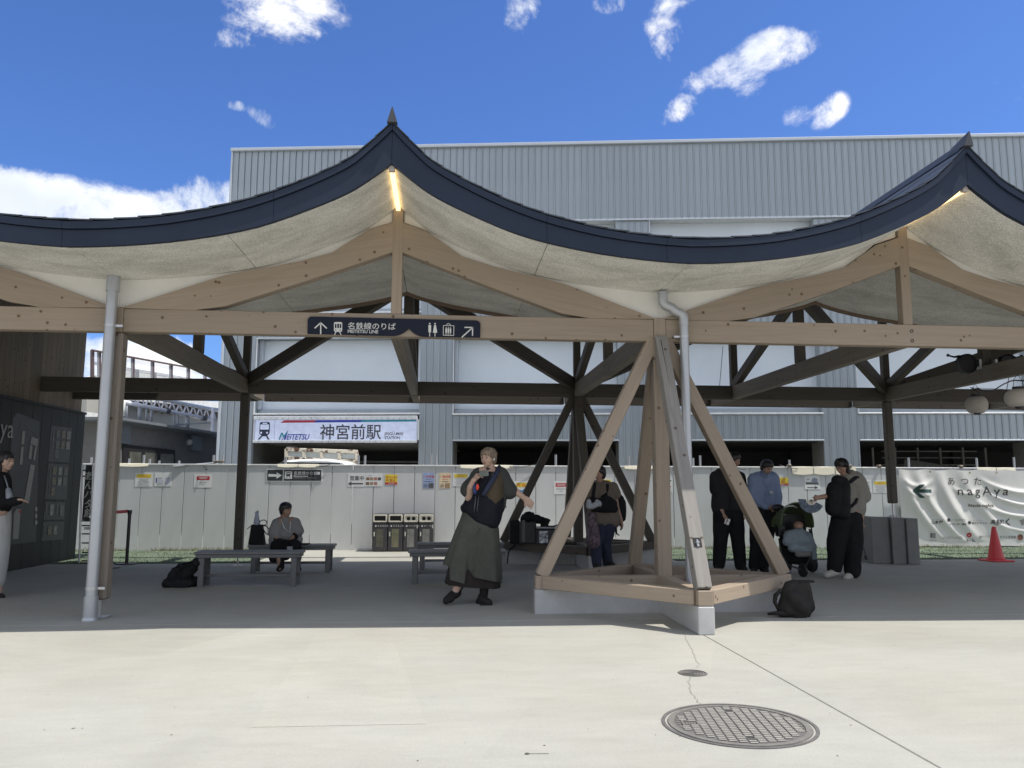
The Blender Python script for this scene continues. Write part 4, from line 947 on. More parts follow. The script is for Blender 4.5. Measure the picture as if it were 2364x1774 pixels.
# wayfinding sign on the front tie beam
sx = lambda X_, Y_: (700 + X_ / 5.267, 730 + Y_ / 5.267)
YS = Y1 - .062
SNV = mat('sign_navy', (.011, .015, .028), .6, var=.03, spec=.2); SGR = mat('sign_print', (.62, .62, .58), .5, var=.02)
t = thing('wayfinding_sign', 'dark navy station wayfinding board with notched lower edge on the front beam', 'sign', (RIDX[1], YS, 2.85))
def sgp(pts): return [(lambda p: (p.x - RIDX[1], p.z - 2.85))(at(*sx(*q), Y=YS - .018)) for q in pts]
def arcp(cx, cy, r, a0, a1, n=6): return [(cx + r * math.cos(math.radians(a0 + (a1 - a0) * k / n)), cy + r * math.sin(math.radians(a0 + (a1 - a0) * k / n))) for k in range(n + 1)]
o = [(52, 216)] + arcp(103, 55, 50, 180, 270) + arcp(2102, 105, 52, -90, 0) + [(2152, 262), (1480, 252)] + [(1480 - 195 * u, 252 - 100 * u ** 2.2) for u in (.2, .4, .6, .8, .92, 1)] + [(1285 - 205 * (1 - u), 243 - 91 * u ** 2.2) for u in (.92, .8, .6, .4, .2, 0)]
part('board', G().prism(sgp(o), -.018, -.001).mesh('board', SNV), t)
g = G()
def stroke(g, pts, w, y=-.0195):
    for a, b in zip(pts[:-1], pts[1:]):
        a, b = Vector((a[0], a[1])), Vector((b[0], b[1])); d = (b - a).normalized(); n_ = Vector((-d.y, d.x)) * w / 2; a = a - d * w * .25; b = b + d * w * .25
        q = sgp([tuple(a + n_), tuple(b + n_), tuple(b - n_), tuple(a - n_)]); g.add([(p[0], y, p[1]) for p in q], [(0, 1, 2, 3)])
def fill(g, pts, y=-.0195): q = sgp(pts); g.add([(p[0], y, p[1]) for p in q], [list(range(len(q)))])
stroke(g, [(213, 218), (213, 84)], 15); stroke(g, [(142, 147), (213, 82), (284, 149)], 15); part('arrow', g.mesh('arrow', SGR), t)
g = G(); fill(g, rrect(374, 474, 74, 193, 18)); stroke(g, [(398, 196), (382, 226)], 10); stroke(g, [(444, 198), (460, 228)], 10); part('train_symbol', g.mesh('train_symbol', SGR), t)
g = G()
for q in (rrect(386, 405, 96, 148, 3), rrect(414, 436, 94, 148, 3), rrect(444, 463, 98, 148, 3), rrect(385, 404, 167, 176, 3), rrect(440, 461, 169, 178, 3)): fill(g, q, -.0208)
part('train_symbol_window', g.mesh('train_symbol_window', SNV), t)
g = G(); p = sgp([(538, 152)])[0]; put_text(g, '名鉄線のりば', p[0], p[1], .0765, -.0195, bold=.004, xs=1.05); g.T = Matrix()
part('lettering', g.mesh('lettering', SGR), t)
g = G(); p = sgp([(538, 204)])[0]; put_text(g, 'MEITETSU LINE', p[0], p[1], .048, -.0195, bold=.012, xs=.95); part('lettering', g.mesh('lettering', SGR), t)
g = G(); fill(g, arcp(1539, 93, 10, 0, 360, 10)); fill(g, [(1523, 110), (1555, 110), (1555, 200), (1523, 200)]); stroke(g, [(1538, 200), (1538, 247)], 9)
fill(g, arcp(1603, 94, 10, 0, 360, 10)); fill(g, [(1592, 110), (1614, 110), (1630, 204), (1576, 204)]); stroke(g, [(1602, 204), (1602, 249)], 9); part('toilet_symbol', g.mesh('toilet_symbol', SGR), t)
g = G(); stroke(g, [(1704, 116), (1832, 119), (1830, 238), (1703, 234), (1704, 116)], 7); stroke(g, [(1742, 104), (1767, 90), (1792, 106)], 7)
for x in (1738, 1764, 1790): fill(g, arcp(x, 143, 6, 0, 360, 8)); fill(g, [(x - 9, 152), (x + 9, 152), (x + 9, 204), (x - 9, 204)]); stroke(g, [(x - 4, 204), (x - 4, 228)], 4); stroke(g, [(x + 4, 204), (x + 4, 228)], 4)
part('lift_symbol', g.mesh('lift_symbol', SGR), t)
g = G(); stroke(g, [(1930, 258), (2058, 142)], 14); stroke(g, [(1965, 139), (2060, 140), (2058, 236)], 14); part('arrow', g.mesh('arrow', SGR), t)
# ================================================================== banner and cone
bz = lambda X_, Y_: (2080 + X_ / 7.218, 1070 + Y_ / 7.218)
YB = FY - .10
a_ = at(2074, 1083, Y=YB); xl = a_.x; xr = at(2500, 1083, Y=YB).x; zt_, zb_ = a_.z, at(2100, 1267, Y=YB).z
def fold(x, z):
    u = (x - xl) / (xr - xl); v = (zt_ - z) / (zt_ - zb_); y = 0
    for (cx, sl, am, wd_) in ((.02, .23, .055, .030), (.10, .26, .05, .028), (.215, .22, .05, .032), (.34, .34, .03, .03)):
        d = (u - cx - sl * v * v * .9 - .03 * v); y += am * math.exp(-(d / wd_) ** 2) * math.sin(PI * min(1, v * 1.02 + .05)) ** .7
    for (cx, r0, am) in ((.68, .30, .05), (.70, .46, .055), (.66, .60, .045), (.70, .80, .03), (.10, .22, .035), (.11, .34, .025), (.36, .32, .03)):
        wv = .26 if cx > .5 else .085; k_ = (u - cx) / wv
        if abs(k_) < 1: d = v - (r0 - .20 * k_ * k_ * (1 if cx > .5 else .5)); y += am * (1 - k_ * k_) * math.exp(-(d / (.032 if cx > .5 else .035)) ** 2)
    return -y - .012 * mnoise.noise((x * 2.2, z * 2.2, 0))
BCL = mat('banner_cloth', (.72, .71, .68), .7, var=.03)
ban = thing('banner', 'creased white shop banner with dark green arrow hanging on the fence', 'banner', (xl, YB, zb_))
def bl(x, z, off=0): return (x - xl, fold(x, z) - off, z - zb_)
g = G(); nu, nv = 150, 74
def bfn(u, v):
    x = xl + (xr - xl) * u; z = zt_ - (zt_ - zb_) * v
    sag = .03 * math.sin(PI * ((u * 7) % 1)) * (1 - v) ** 6; bot = .05 * (abs(math.sin(PI * u * 2.6 + .4))) * v ** 6
    q = bl(x, z); return (q[0], q[1], q[2] - sag + bot)
g.grid(bfn, nu, nv); part('cloth', g.mesh('cloth', BCL, True), ban)
def bprint(g, vs, fs, cuts=0):
    me = bpy.data.meshes.new('t'); me.from_pydata(vs, [], fs); b_ = bmesh.new(); b_.from_mesh(me)
    bmesh.ops.triangulate(b_, faces=b_.faces)
    for _ in range(cuts): bmesh.ops.subdivide_edges(b_, edges=[e for e in b_.edges if e.calc_length() > .03], cuts=1)
    bmesh.ops.triangulate(b_, faces=b_.faces)
    vv = [bl(v.co.x, v.co.z, .006) for v in b_.verts]; ff = [[v.index for v in f.verts] for f in b_.faces]; b_.free(); bpy.data.meshes.remove(me); g.add(vv, ff)
def bpoly(pts, mt, name, cuts=3):
    g = G(); q = [at(*bz(*p), Y=YB) for p in pts]; bprint(g, [(p.x, 0, p.z) for p in q], [list(range(len(q)))], cuts); return part(name, g.mesh(name, mt), ban)
def btext(body, X_, Y_, h, mt, name='lettering', **k):
    vs, fs = text_geo(body, h, **k); o_ = at(*bz(X_, Y_), Y=YB); g = G(); bprint(g, [(v[0] + o_.x, 0, v[2] + o_.z) for v in vs], fs, 1); return part(name, g.mesh(name, mt), ban)
GRN = mat('print_dark_green', (.02, .06, .05), .6)
bpoly([(170, 462), (285, 352), (362, 352), (285, 432), (494, 436), (494, 490), (285, 490), (375, 577), (300, 577)], GRN, 'arrow', 4)
BI = mat('banner_ink', (.035, .035, .035), .6); BIF = mat('banner_faint_ink', (.28, .27, .26), .6); BR = mat('banner_red', (.45, .03, .04), .6)
btext('あ つ た', 760, 352, .185, BI, xs=1.05, space=1.28); btext('nagAya', 930, 532, .27, BI, space=1.38, xs=1.12); btext('Atsuta-nagAya', 1115, 726, .098, mat('banner_gold', (.10, .075, .04), .6), bold=.014)
btext('山本屋', 495, 1008, .085, BI, bold=.01, xs=1); btext('いつもの食堂', 815, 960, .055, BIF); btext('サラマンダー酒場', 790, 1030, .047, BI, bold=.012); bpoly(disc(783, 942, 30, 16), BI, 'logo', 0)
btext('鮭かげカフェ', 1178, 1012, .058, BI, bold=.008); bpoly([(1100, 985), (1112, 962), (1150, 962), (1168, 985), (1150, 1012), (1115, 1012)], BI, 'logo', 0); btext('風鳥町', 1480, 1005, .105, BI, shear=.2, bold=.012); btext('く', 1722, 1025, .16, BI, bold=.035)
bpoly([(1520, 1020), (1590, 1022), (1640, 990), (1655, 950), (1640, 1005), (1590, 1034)], BI, 'logo', 0)
btext('和', 480, 1245, .125, BI, bold=.012); btext('NAGOMI', 470, 1292, .032, BI, space=1.4); btext('みたらおりんかる亭', 680, 1258, .062, BIF, xs=.8); btext('きく鮨。', 1078, 1308, .065, BI); btext('MYOKEN', 1350, 1240, .062, BIF, space=1.1); btext('きさらぎ茶屋', 1640, 1248, .062, BI)
bpoly(disc(1128, 1195, 40, 18), BR, 'logo', 1); bpoly(disc(1128, 1200, 16, 10), BCL, 'logo_centre', 0); bpoly(disc(1318, 1228, 26, 14), BIF, 'logo', 0); bpoly(disc(1985, 1235, 52, 20), mat('banner_brown', (.20, .08, .05), .6, var=.6, scale=60), 'logo', 1)
bpoly([(1940, 900), (1975, 950), (2040, 930), (2060, 1010), (2010, 1040), (1990, 980)], BIF, 'logo', 0); bpoly([(1075, 1250), (1210, 1246), (1210, 1250), (1075, 1254)], BIF, 'rule', 0); bpoly([(500, 935), (690, 935), (690, 939), (500, 939)], BIF, 'rule', 0); bpoly([(1135, 945), (1360, 948), (1360, 953), (1135, 950)], BIF, 'rule', 0)
g = G()
for X_, Y_ in ((478, 140), (1138, 158), (1585, 155), (440, 1370), (942, 1398), (1495, 1380), (985, 1440)):
    p = at(*bz(X_, Y_), Y=YB); q = bl(p.x, max(zb_ + .02, min(zt_ - .02, p.z)), .012); g.rings([[(q[0] + r * math.cos(a), q[1], q[2] + r * math.sin(a)) for a in [2 * PI * k / 12 for k in range(12)]] for r in (.010, .022)], cap=False)
part('eyelet', g.mesh('eyelet', mat('brass_eyelet', (.25, .19, .10), .4, .7)), ban, kind='stuff')
p = at(2300, 1296, Z=0); ht = at(2297, 1216, Y=p.y).z
t = thing('traffic_cone', 'red traffic cone standing before the creased banner', 'traffic cone', (p.x, p.y, 0), .1)
CON = mat('cone_red', (.62, .045, .05), .42, var=.05)
part('base', G().bbox(-.20, .20, -.20, .20, .0, .028, .012).mesh('base', CON), t)
part('body', G().lathe([(.150, .028), (.150, .045), (.128, .055), (.036, ht - .03), (.03, ht - .008), (.018, ht), (.012, ht - .01)], 28).mesh('body', CON, True, .7), t)
# ================================================================== waste bins
BINB = mat('bin_dark', (.045, .045, .05), .45, var=.08); BINF = mat('bin_bezel', (.62, .60, .52), .45); BING = mat('bin_glass', (.10, .10, .075), .25, var=.35, scale=9); BINW = mat('bin_clear_bag', (.21, .21, .20), .35, var=.35, scale=12, stretch=(1, 1, .4))
BINY = mat('bin_yellow_bag', (.17, .165, .10), .35, var=.4, scale=12, stretch=(1, 1, .4))
xa = at(858, 1275, Y=15.9).x; xb2 = at(1001, 1275, Y=15.9).x; bw = (xb2 - xa) / 4; bh = at(900, 1187, Y=15.9).z
for k in range(4):
    holes = k >= 2
    t = thing('waste_bin', ['leftmost of the four dark waste bins, wide slot opening', 'second waste bin from the left, wide slot opening and yellowish bag', 'third waste bin from the left, first with two round holes', 'rightmost waste bin with two round holes, behind the bench end'][k], 'waste bin', (xa + bw * k, 15.9, 0), 0, 'row of recycling bins by the fence')
    w = bw - .006; z1 = bh * .77
    part('cabinet', G().bbox(0, w, 0, .36, .01, z1, .012).mesh('cabinet', BINB), t)
    part('hood', G().prism([(0, z1 + .001), (w, z1 + .001), (w, bh - .012), (w * .93, bh), (w * .07, bh), (0, bh - .012)], .0, .36).mesh('hood', BINB), t)
    z0 = z1 + .008; zz = bh - .012
    g = G(); fr = .022
    g.rings([[(a, -.012 if q else .0, b) for a, b in rrect(.008 + (fr if q else 0), w - .008 - (fr if q else 0), z0 + (fr if q else 0), zz - (fr if q else 0), .022, 3)] for q in (0, )] + [[(a, -.016, b) for a, b in rrect(.014, w - .014, z0 + .006, zz - .006, .02, 3)], [(a, -.016, b) for a, b in rrect(.014 + fr, w - .014 - fr, z0 + fr, zz - fr, .012, 3)], [(a, -.0035, b) for a, b in rrect(.018 + fr, w - .018 - fr, z0 + fr + .004, zz - fr - .004, .010, 3)]], cap=False)
    bez = part('bezel', g.mesh('bezel', BINF), t)
    if holes:
        part('flap', G().box(.03, w - .03, -.003, -.001, z0 + .02, zz - .02).mesh('flap', BINF), t)
        for sx_ in (.34, .68): part('round_hole', G().prism(disc(w * sx_, (z0 + zz) / 2 - .004, w * .125, 18), -.0055, -.0035).mesh('round_hole', HOLE), t)
    else: part('slot', G().box(.035, w - .035, -.003, -.001, z0 + .024, zz - .024).mesh('slot', HOLE), t)
    part('window', G().box(w * .27, w * .73, -.002, -.0002, bh * .12, bh * .6).mesh('window', (BING, BINY, BINW, BINW)[k]), t)
    part('handle', G().bbox(w * .10, w * .17, -.012, -.0005, bh * .41, bh * .52, .003).mesh('handle', BINF), t)
    g = G(); put_text(g, ['もえるごみ', 'もえるごみ', 'ペットボトル', 'ビン・カン'][k], w * .34, bh * .665, .042 if k < 2 else .036, -.002, bold=.01); g.add([(a, -.002, b) for a, b in disc(w * .23, bh * .68, w * .06, 12)], [list(range(12))]); part('lettering', g.mesh('lettering', WP), t)
    if holes: part('edge_sticker', G().box(w * .9, w * .96, -.002, -.0004, bh * .62, bh * .71).mesh('edge_sticker', WP), t)
# ================================================================== benches
BEN = mat('bench_grey', (.15, .155, .155), .5, .15, var=.06); BENF = mat('bench_frame', (.12, .122, .122), .5, .2, var=.05)
def bench(px0, px1, yseat, Yc, dep, label, M=None):
    a = at(px0, yseat, Y=Yc); b = at(px1, yseat, Y=Yc); w = b.x - a.x; h = a.z
    t = thing('bench', label, 'bench', (a.x, Yc, 0), 0, 'grey metal benches under the shelter')
    part('seat', G().bbox(0, w, 0, dep, h - .032, h, .006).mesh('seat', BEN), t)
    part('seat_lip', G().bbox(.02, w - .02, .012, dep - .012, h - .075, h - .033, .004).mesh('seat_lip', BENF), t)
    for sx_ in (.055, w - .125):
        for y in (.02, dep - .05): part('leg', G().bbox(sx_, sx_ + .07, y, y + .03, 0, h - .076, .004).mesh('leg', BENF), t)
        part('end_rail', G().bbox(sx_ + .02, sx_ + .05, .052, dep - .052, .11, .15, .003).mesh('end_rail', BENF), t)
    part('stretcher', G().bbox(.13, w - .13, dep / 2 - .02, dep / 2 + .02, .112, .148, .004).mesh('stretcher', BENF), t)
    return t, a.x, h, w
bench(447, 695, 1275, 10.33, .34, 'low grey bench nearest on the left, black tote leaning on its left end')
bB = bench(571, 771, 1259, 12.05, .34, 'grey bench with a person sitting on it, behind the nearest left bench')
bench(942, 1170, 1272, 10.5, .34, 'grey bench passing behind the skirt of the person holding a phone')
bench(961, 1165, 1255, 12.3, .34, 'farther grey bench in front of the waste bins')
# ================================================================== soft goods
def blob(name, prims, mt, parent, vox=.012, smooth=3, noise=0., nscale=8., nstretch=(1, 1, 1), M=None, seed=0.):
    """one closed surface grown round overlapping tapered capsules: prims = (p0, r0, p1, r1) in world space"""
    g = G()
    for p0, r0, p1, r1 in prims:
        p0 = Vector(p0); p1 = Vector(p1); ax = p1 - p0; L_ = ax.length
        if L_ < 1e-5: ax = Vector((0, 0, 1)); L_ = 0
        else: ax = ax / L_
        ref = Vector((0, 1, 0)) if abs(ax.y) < .9 else Vector((1, 0, 0)); u = ax.cross(ref).normalized(); w = ax.cross(u)
        rs = []
        for a in (-85, -60, -30, 0): rs.append((p0 + ax * r0 * math.sin(math.radians(a)), r0 * math.cos(math.radians(a))))
        for a in (0, 30, 60, 85): rs.append((p1 + ax * r1 * math.sin(math.radians(a)), r1 * math.cos(math.radians(a))))
        g.rings([[tuple(c + (u * math.cos(q) + w * math.sin(q)) * r) for q in [2 * PI * k / 14 for k in range(14)]] for c, r in rs])
    return remesh(name, g, mt, parent, vox, smooth, noise, nscale, nstretch, seed)
def remesh(name, g, mt, parent, vox, smooth, noise=0., nscale=8., nstretch=(1, 1, 1), seed=0.):
    W = WM[parent.name]; Wi = W.inverted()
    me = bpy.data.meshes.new('t'); me.from_pydata([tuple(Wi @ v) for v in g.v], [], g.f)
    b_ = bmesh.new(); b_.from_mesh(me); bmesh.ops.recalc_face_normals(b_, faces=b_.faces); b_.to_mesh(me); b_.free()
    o = bpy.data.objects.new('t', me)
    m = o.modifiers.new('r', 'REMESH'); m.mode = 'VOXEL'; m.voxel_size = vox; m.use_smooth_shade = True
    if smooth: m2 = o.modifiers.new('s', 'SMOOTH'); m2.factor = .5; m2.iterations = smooth
    out_ = evaluated(o)
    bpy.data.objects.remove(o); bpy.data.meshes.remove(me)
    if noise:
        noise *= 1.35; nscale *= 1.15
        nrm_ = [tuple(v.normal) for v in out_.vertices]; co = []
        for v, n_ in zip(out_.vertices, nrm_):
            c = v.co; d = mnoise.noise((c.x * nscale * nstretch[0] + seed, c.y * nscale * nstretch[1], c.z * nscale * nstretch[2])) + .5 * mnoise.noise((c.x * nscale * 2.3 * nstretch[0], c.y * nscale * 2.3 + seed, c.z * nscale * 2.3 * nstretch[2]))
            co += [c.x + n_[0] * (d + .7) * noise, c.y + n_[1] * (d + .7) * noise, c.z + n_[2] * (d + .7) * noise]
        out_.vertices.foreach_set('co', co); out_.update()
    out_.materials.clear(); out_.materials.append(mt); out_.name = name
    for p in out_.polygons: p.use_smooth = True
    return part(name, out_, parent)
BAGK = mat('black_bag', (.014, .014, .015), .8, var=.25, scale=8, spec=.2); BAGB = mat('bag_brown_black', (.026, .024, .022), .8, var=.2, scale=8, spec=.2); STRP = mat('black_strap', (.012, .012, .013), .7, spec=.2)
def pt(px, py, Y): return at(px, py, Y=Y)
# slumped black tote left of the nearest bench
tz = lambda X_, Y_: (200 + X_ / 3.018, 900 + Y_ / 3.018)
t = thing('tote_bag', 'slumped black tote bag on the floor leaning on the nearest left bench', 'bag', tuple(at(405, 1357, Z=0)))
Yt = t.location.y
q = lambda X_, Y_, dy=0: pt(*tz(X_, Y_), Yt + dy)
blob('bag_body', [(q(560, 1350), .05, q(700, 1350), .06), (q(600, 1300), .06, q(700, 1300, .1), .07), (q(690, 1290), .07, q(765, 1205, .05), .05), (q(620, 1265), .04, q(720, 1240), .05), (q(700, 1350, .1), .06, q(760, 1330, .1), .05), (q(765, 1205), .05, q(800, 1180, .1), .03)], BAGK, t, .014, 4, .012, 9)
part('handle', G().tube([q(615, 1250, -.03), q(640, 1220, -.05), q(690, 1208, -.05), q(735, 1200, -.02)], .012, 6).mesh('handle', STRP, True), t, Matrix())
part('handle', G().tube([q(640, 1262, -.07), q(665, 1232, -.08), q(712, 1222, -.07), q(745, 1215, -.04)], .010, 6).mesh('handle', STRP, True), t, Matrix())
# handbag on the second bench with a pale folded parasol sticking out
Yb_ = 12.2; hz = bB[2]
t = thing('handbag', 'tall black handbag with loop handles standing on the bench left of the sitting person', 'bag', (pt(*tz(1190, 1080), Yb_).x, Yb_, hz))
q = lambda X_, Y_, dy=0: pt(*tz(X_, Y_), Yb_ + dy)
g = G(); A = [q(1132, 1077), q(1243, 1077), q(1228, 940), q(1150, 940)]
g.rings([[(A[0].x, Yb_ - .07, hz + .002), (A[1].x, Yb_ - .07, hz + .002), (A[1].x, Yb_ + .07, hz + .002), (A[0].x, Yb_ + .07, hz + .002)], [(A[3].x, Yb_ - .03, A[3].z), (A[2].x, Yb_ - .03, A[2].z), (A[2].x, Yb_ + .03, A[2].z), (A[3].x, Yb_ + .03, A[3].z)]])
part('bag_body', g.mesh('bag_body', BAGK), t, Matrix())
part('handle', G().tube([q(1180, 945), q(1200, 920), q(1235, 907), q(1256, 918), q(1250, 942), q(1205, 950)], .008, 6).mesh('handle', STRP, True), t, Matrix())
part('handle', G().tube([q(1222, 948), q(1250, 950), q(1274, 975), q(1280, 1000), q(1268, 1012), q(1248, 1000), q(1232, 975)], .008, 6).mesh('handle', STRP, True), t, Matrix())
part('strap_end', G().tube([q(1160, 943), q(1138, 955), q(1118, 972)], .006, 6).mesh('strap_end', STRP, True), t, Matrix())
t2 = thing('folded_parasol', 'pale blue folded cloth parasol poking out of the black handbag', 'parasol', tuple(q(1185, 940)))
g = G(); rs = []
for Y_, w in ((950, 21), (925, 19), (890, 13), (860, 9), (845, 4)):
    c = q(1186, Y_); w = w / 3.018 * 12.2 / 1836; rs.append([(c.x + w * (1 + .2 * math.sin(4 * a)) * math.cos(a), c.y + w * .7 * math.sin(a), c.z) for a in [2 * PI * k / 14 for k in range(14)]])
g.rings(rs); part('cloth', g.mesh('cloth', mat('pale_blue_cloth', (.34, .38, .46), .7), True), t2, Matrix())
part('bow', G().tube([q(1172, 862), q(1186, 848), q(1194, 840), q(1198, 858)], .006, 6).mesh('bow', mat('pale_blue_cloth', ()), True), t2, Matrix())
# equipment bags on the rear pyramid base
wz = lambda X_, Y_: (1130 + X_ / 5.53, 1050 + Y_ / 5.53)
Ye = 12.62; q = lambda X_, Y_, dy=0: pt(*wz(X_, Y_), Ye + dy)
def boxbag(name, label, X0, Y0, X1_, Y1_, d, mt, Yf=Ye, cat='bag', c=.02):
    a, b = pt(*wz(X0, Y1_), Yf), pt(*wz(X1_, Y0), Yf); t = thing(name, label, cat, (a.x, Yf, a.z))
    z0 = HT_P + .001; g = G(); g.bbox(0, b.x - a.x, 0, d, z0 - a.z, b.z - a.z, c); o = part('bag_body', g.mesh('bag_body', mt), t); return t, a, b
t, a, b = boxbag('camera_bag', 'black upright rucksack at the left end of the rear pyramid base', 262, 860, 390, 1130, .22, BAGK)
blob('top_bulge', [(q(285, 865, .05), .035, q(365, 855, .05), .03), (q(285, 870, .14), .035, q(365, 862, .14), .03)], BAGK, t, .012, 3)
part('strap', G().tube([q(330, 1120, -.02), q(320, 1170, -.06), q(262, 1205, -.06), q(240, 1260, -.05), q(228, 1390, -.03)], [.012, .018, .014, .012, .010], 6).mesh('strap', STRP, True), t, Matrix())
t, a, b = boxbag('equipment_bag', 'bulky dark equipment bag with a draped jacket on the rear pyramid base', 375, 860, 600, 1135, .28, mat('dark_olive_bag', (.04, .045, .042), .65, var=.2))
part('side_stripe', G().bbox(q(415, 0).x - t.location.x, q(455, 0).x - t.location.x, -.012, .0, .02, .36, .003).mesh('side_stripe', mat('grey_webbing', (.11, .115, .10), .6)), t)
blob('draped_jacket', [(q(440, 800, .1), .045, q(600, 815, .12), .055), (q(600, 830, .1), .05, q(730, 850, .12), .045), (q(690, 815, .1), .022, q(765, 845, .08), .015), (q(470, 760, .1), .03, q(550, 755, .1), .022), (q(430, 830, .1), .04, q(430, 880, .1), .04), (q(700, 900, .1), .05, q(730, 930, .12), .04)], BAGK, t, .012, 3, .01, 14)
t, a, b = boxbag('silver_cool_bag', 'small black and silver cool bag beside the equipment bag', 600, 950, 860, 1140, .20, mat('dark_grey_bag', (.05, .05, .055), .5), Ye - .08)
part('foil_panel', G().bbox(q(632, 0, -.08).x - a.x, q(742, 0, -.08).x - a.x, -.012, -.001, .01, .20, .003).mesh('foil_panel', mat('silver_foil', (.30, .31, .33), .28, .8, var=.4, scale=18, bump=.8, bscale=16)), t)
part('top_trim', G().bbox(0, b.x - a.x, -.008, .2, .235, .262, .004).mesh('top_trim', mat('silver_trim', (.30, .31, .33), .4, .5)), t)
part('handle', G().tube([q(640, 925, -.02), q(720, 915, -.05), q(810, 915, -.04), q(875, 900, -.03)], .012, 6).mesh('handle', STRP, True), t, Matrix())
# rucksack on the floor before the right corner of the front base
rz_ = lambda X_, Y_: (1560 + X_ / 3.86, 1020 + Y_ / 3.86)
p0 = at(1840, 1424, Z=0); Yr = p0.y; q = lambda X_, Y_, dy=0: pt(*rz_(X_, Y_), Yr + dy)
t = thing('rucksack', 'dark rucksack standing on the floor under the right corner of the front timber base', 'bag', tuple(p0))
blob('bag_body', [(q(1030, 1290), .055, q(1150, 1280), .05), (q(1010, 1290), .05, q(985, 1500), .08), (q(1150, 1290), .05, q(1175, 1470), .07), (q(1080, 1300), .07, q(1080, 1500), .11), (q(980, 1515), .07, q(1140, 1515), .07), (q(1050, 1400, -.05), .08, q(1120, 1480, -.05), .08)], BAGB, t, .014, 4, .008, 9)
part('strap', G().tube([q(985, 1330), q(930, 1330), q(890, 1370), q(882, 1430), q(905, 1480), q(960, 1490)], [.014, .02, .024, .02, .016, .01], 8).mesh('strap', BAGB, True), t, Matrix())
part('strap_end', G().tube([q(990, 1535, -.05), q(900, 1528, -.06), q(820, 1535, -.06)], [.03, .022, .012], 6).mesh('strap_end', BAGB, True), t, Matrix())
part('flap', G().bbox(q(1020, 0).x - t.location.x, q(1165, 0).x - t.location.x, -.05, .05, q(0, 1262).z, q(0, 1244).z, .009).mesh('flap', BAGB), t)
# ================================================================== belt barriers by the left column
BPK = mat('barrier_black', (.03, .03, .032), .35, .3); 
ps = [at(250, 1312, Z=0), at(276, 1306, Z=0), at(292, 1303, Z=0)]
posts = []
for k, (p, lb) in enumerate(zip(ps, ('black belt barrier post nearest the left column', 'middle black belt barrier post, slightly leaning in view', 'rightmost black belt barrier post with red belt end'))):
    if k == 1: continue
    h = at(p.x, 1178, Y=p.y).z
    t = thing('belt_barrier', lb, 'barrier post', tuple(p), 0, 'belt barrier posts'); posts.append((p, h))
    part('base', G().lathe([(.001, 0), (.17, 0), (.165, .018), (.04, .03), (.001, .03)], 24).mesh('base', BPK, True, .5), t)
    part('post', G().tube([(0, 0, .02), (0, 0, h - .05)], .026, 12).mesh('post', BPK, True, .8), t)
    part('head', G().tube([(0, 0, h - .07), (0, 0, h)], .034, 12).mesh('head', BPK, True, .8), t)
p, h = posts[0]; q_, _ = posts[1]
tb = solo('belt', G().add([(p.x + .03, p.y, h - .06), (q_.x - .03, q_.y, h - .06), (q_.x - .03, q_.y, h - .01), (p.x + .03, p.y, h - .01), (p.x + .03, p.y + .003, h - .06), (q_.x - .03, q_.y + .003, h - .06), (q_.x - .03, q_.y + .003, h - .01), (p.x + .03, p.y + .003, h - .01)], [(0, 1, 2, 3), (7, 6, 5, 4), (0, 1, 5, 4), (3, 2, 6, 7)]).mesh('belt', mat('belt_red', (.38, .03, .04), .6)), 'short red belt stretched between the black barrier posts', 'belt')
# ================================================================== lanterns, drums and wires at the upper right
LAN = mat('lantern_paper', (.50, .46, .41), .8, var=.05)
def lantern(px, py, wpx, hpx, Y, label):
    c = at(px, py, Y=Y); r = wpx / 2 * Y / F_PX * 1.02; h = hpx / 2 * Y / F_PX; t = thing('paper_lantern', label, 'lantern', tuple(c), 0, 'white paper lanterns')
    pr = []
    n = 26
    for i in range(n + 1):
        a = PI * (.12 + .76 * i / n); zz = -h * math.cos(a) / math.cos(.12 * PI); rr = r * (math.sin(a) ** .62) * (1 + (.012 if i % 2 else -.004)); pr.append((rr, zz))
    part('shade', G().lathe(pr, 32).mesh('shade', LAN, True), t)
    part('cap', G().lathe([(r * .42, h + .0), (r * .42, h + .035), (r * .38, h + .036), (r * .38, h + .0)], 20).mesh('cap', BPK), t); part('base_ring', G().lathe([(r * .32, -h - .022), (r * .32, -h), (r * .28, -h), (r * .28, -h - .022)], 20).mesh('base_ring', BPK), t)
    part('hanging_wire', G().tube([(-r * .4, 0, h + .03), (-r * .35, 0, h + .12), (0, 0, h + .2), (r * .35, 0, h + .12), (r * .4, 0, h + .03)], .004, 5).mesh('hanging_wire', CB), t)
    return c, h
c1, h1 = lantern(2254.5, 935, 49, 41, 12.0, 'smaller white paper lantern, left of the two under the right roof')
c2, h2 = lantern(2353, 919.5, 64, 43, 9.7, 'larger white paper lantern cut by the right edge of view')
lz = lambda X_, Y_: (2140 + X_ / 6.384, 740 + Y_ / 6.384)
def wire(name, pts, r, label):
    p = [at(*lz(a, b), Y=y) for a, b, y in pts]; return solo(name, G().tube(p, r, 6).mesh(name, CB, True), label, 'cable')
wire('lantern_cable', [(640, 990, 11.9), (700, 1015, 11.9), (760, 1005, 11.8), (880, 1055, 11.4), (1000, 1020, 11.0), (1130, 940, 10.4), (1250, 890, 10.0), (1290, 885, 9.8), (1420, 890, 9.5), (1600, 900, 9)], .009, 'black cable looping from the left lantern to the right lantern')
wire('lantern_cable', [(680, 1020, 11.9), (740, 1050, 11.9), (775, 1090, 11.95)], .007, 'short black lead dropping to the smaller lantern')
wire('guy_wire', [(640, 992, 11.9), (1180, 1020, 10.8), (1420, 1022, 10)], .004, 'thin straight wire just under the lantern cable')
wire('guy_wire', [(1272, 430, 10.4), (1205, 860, 10.4), (1168, 1060, 10.4)], .005, 'thin slanting wire left of the larger lantern')
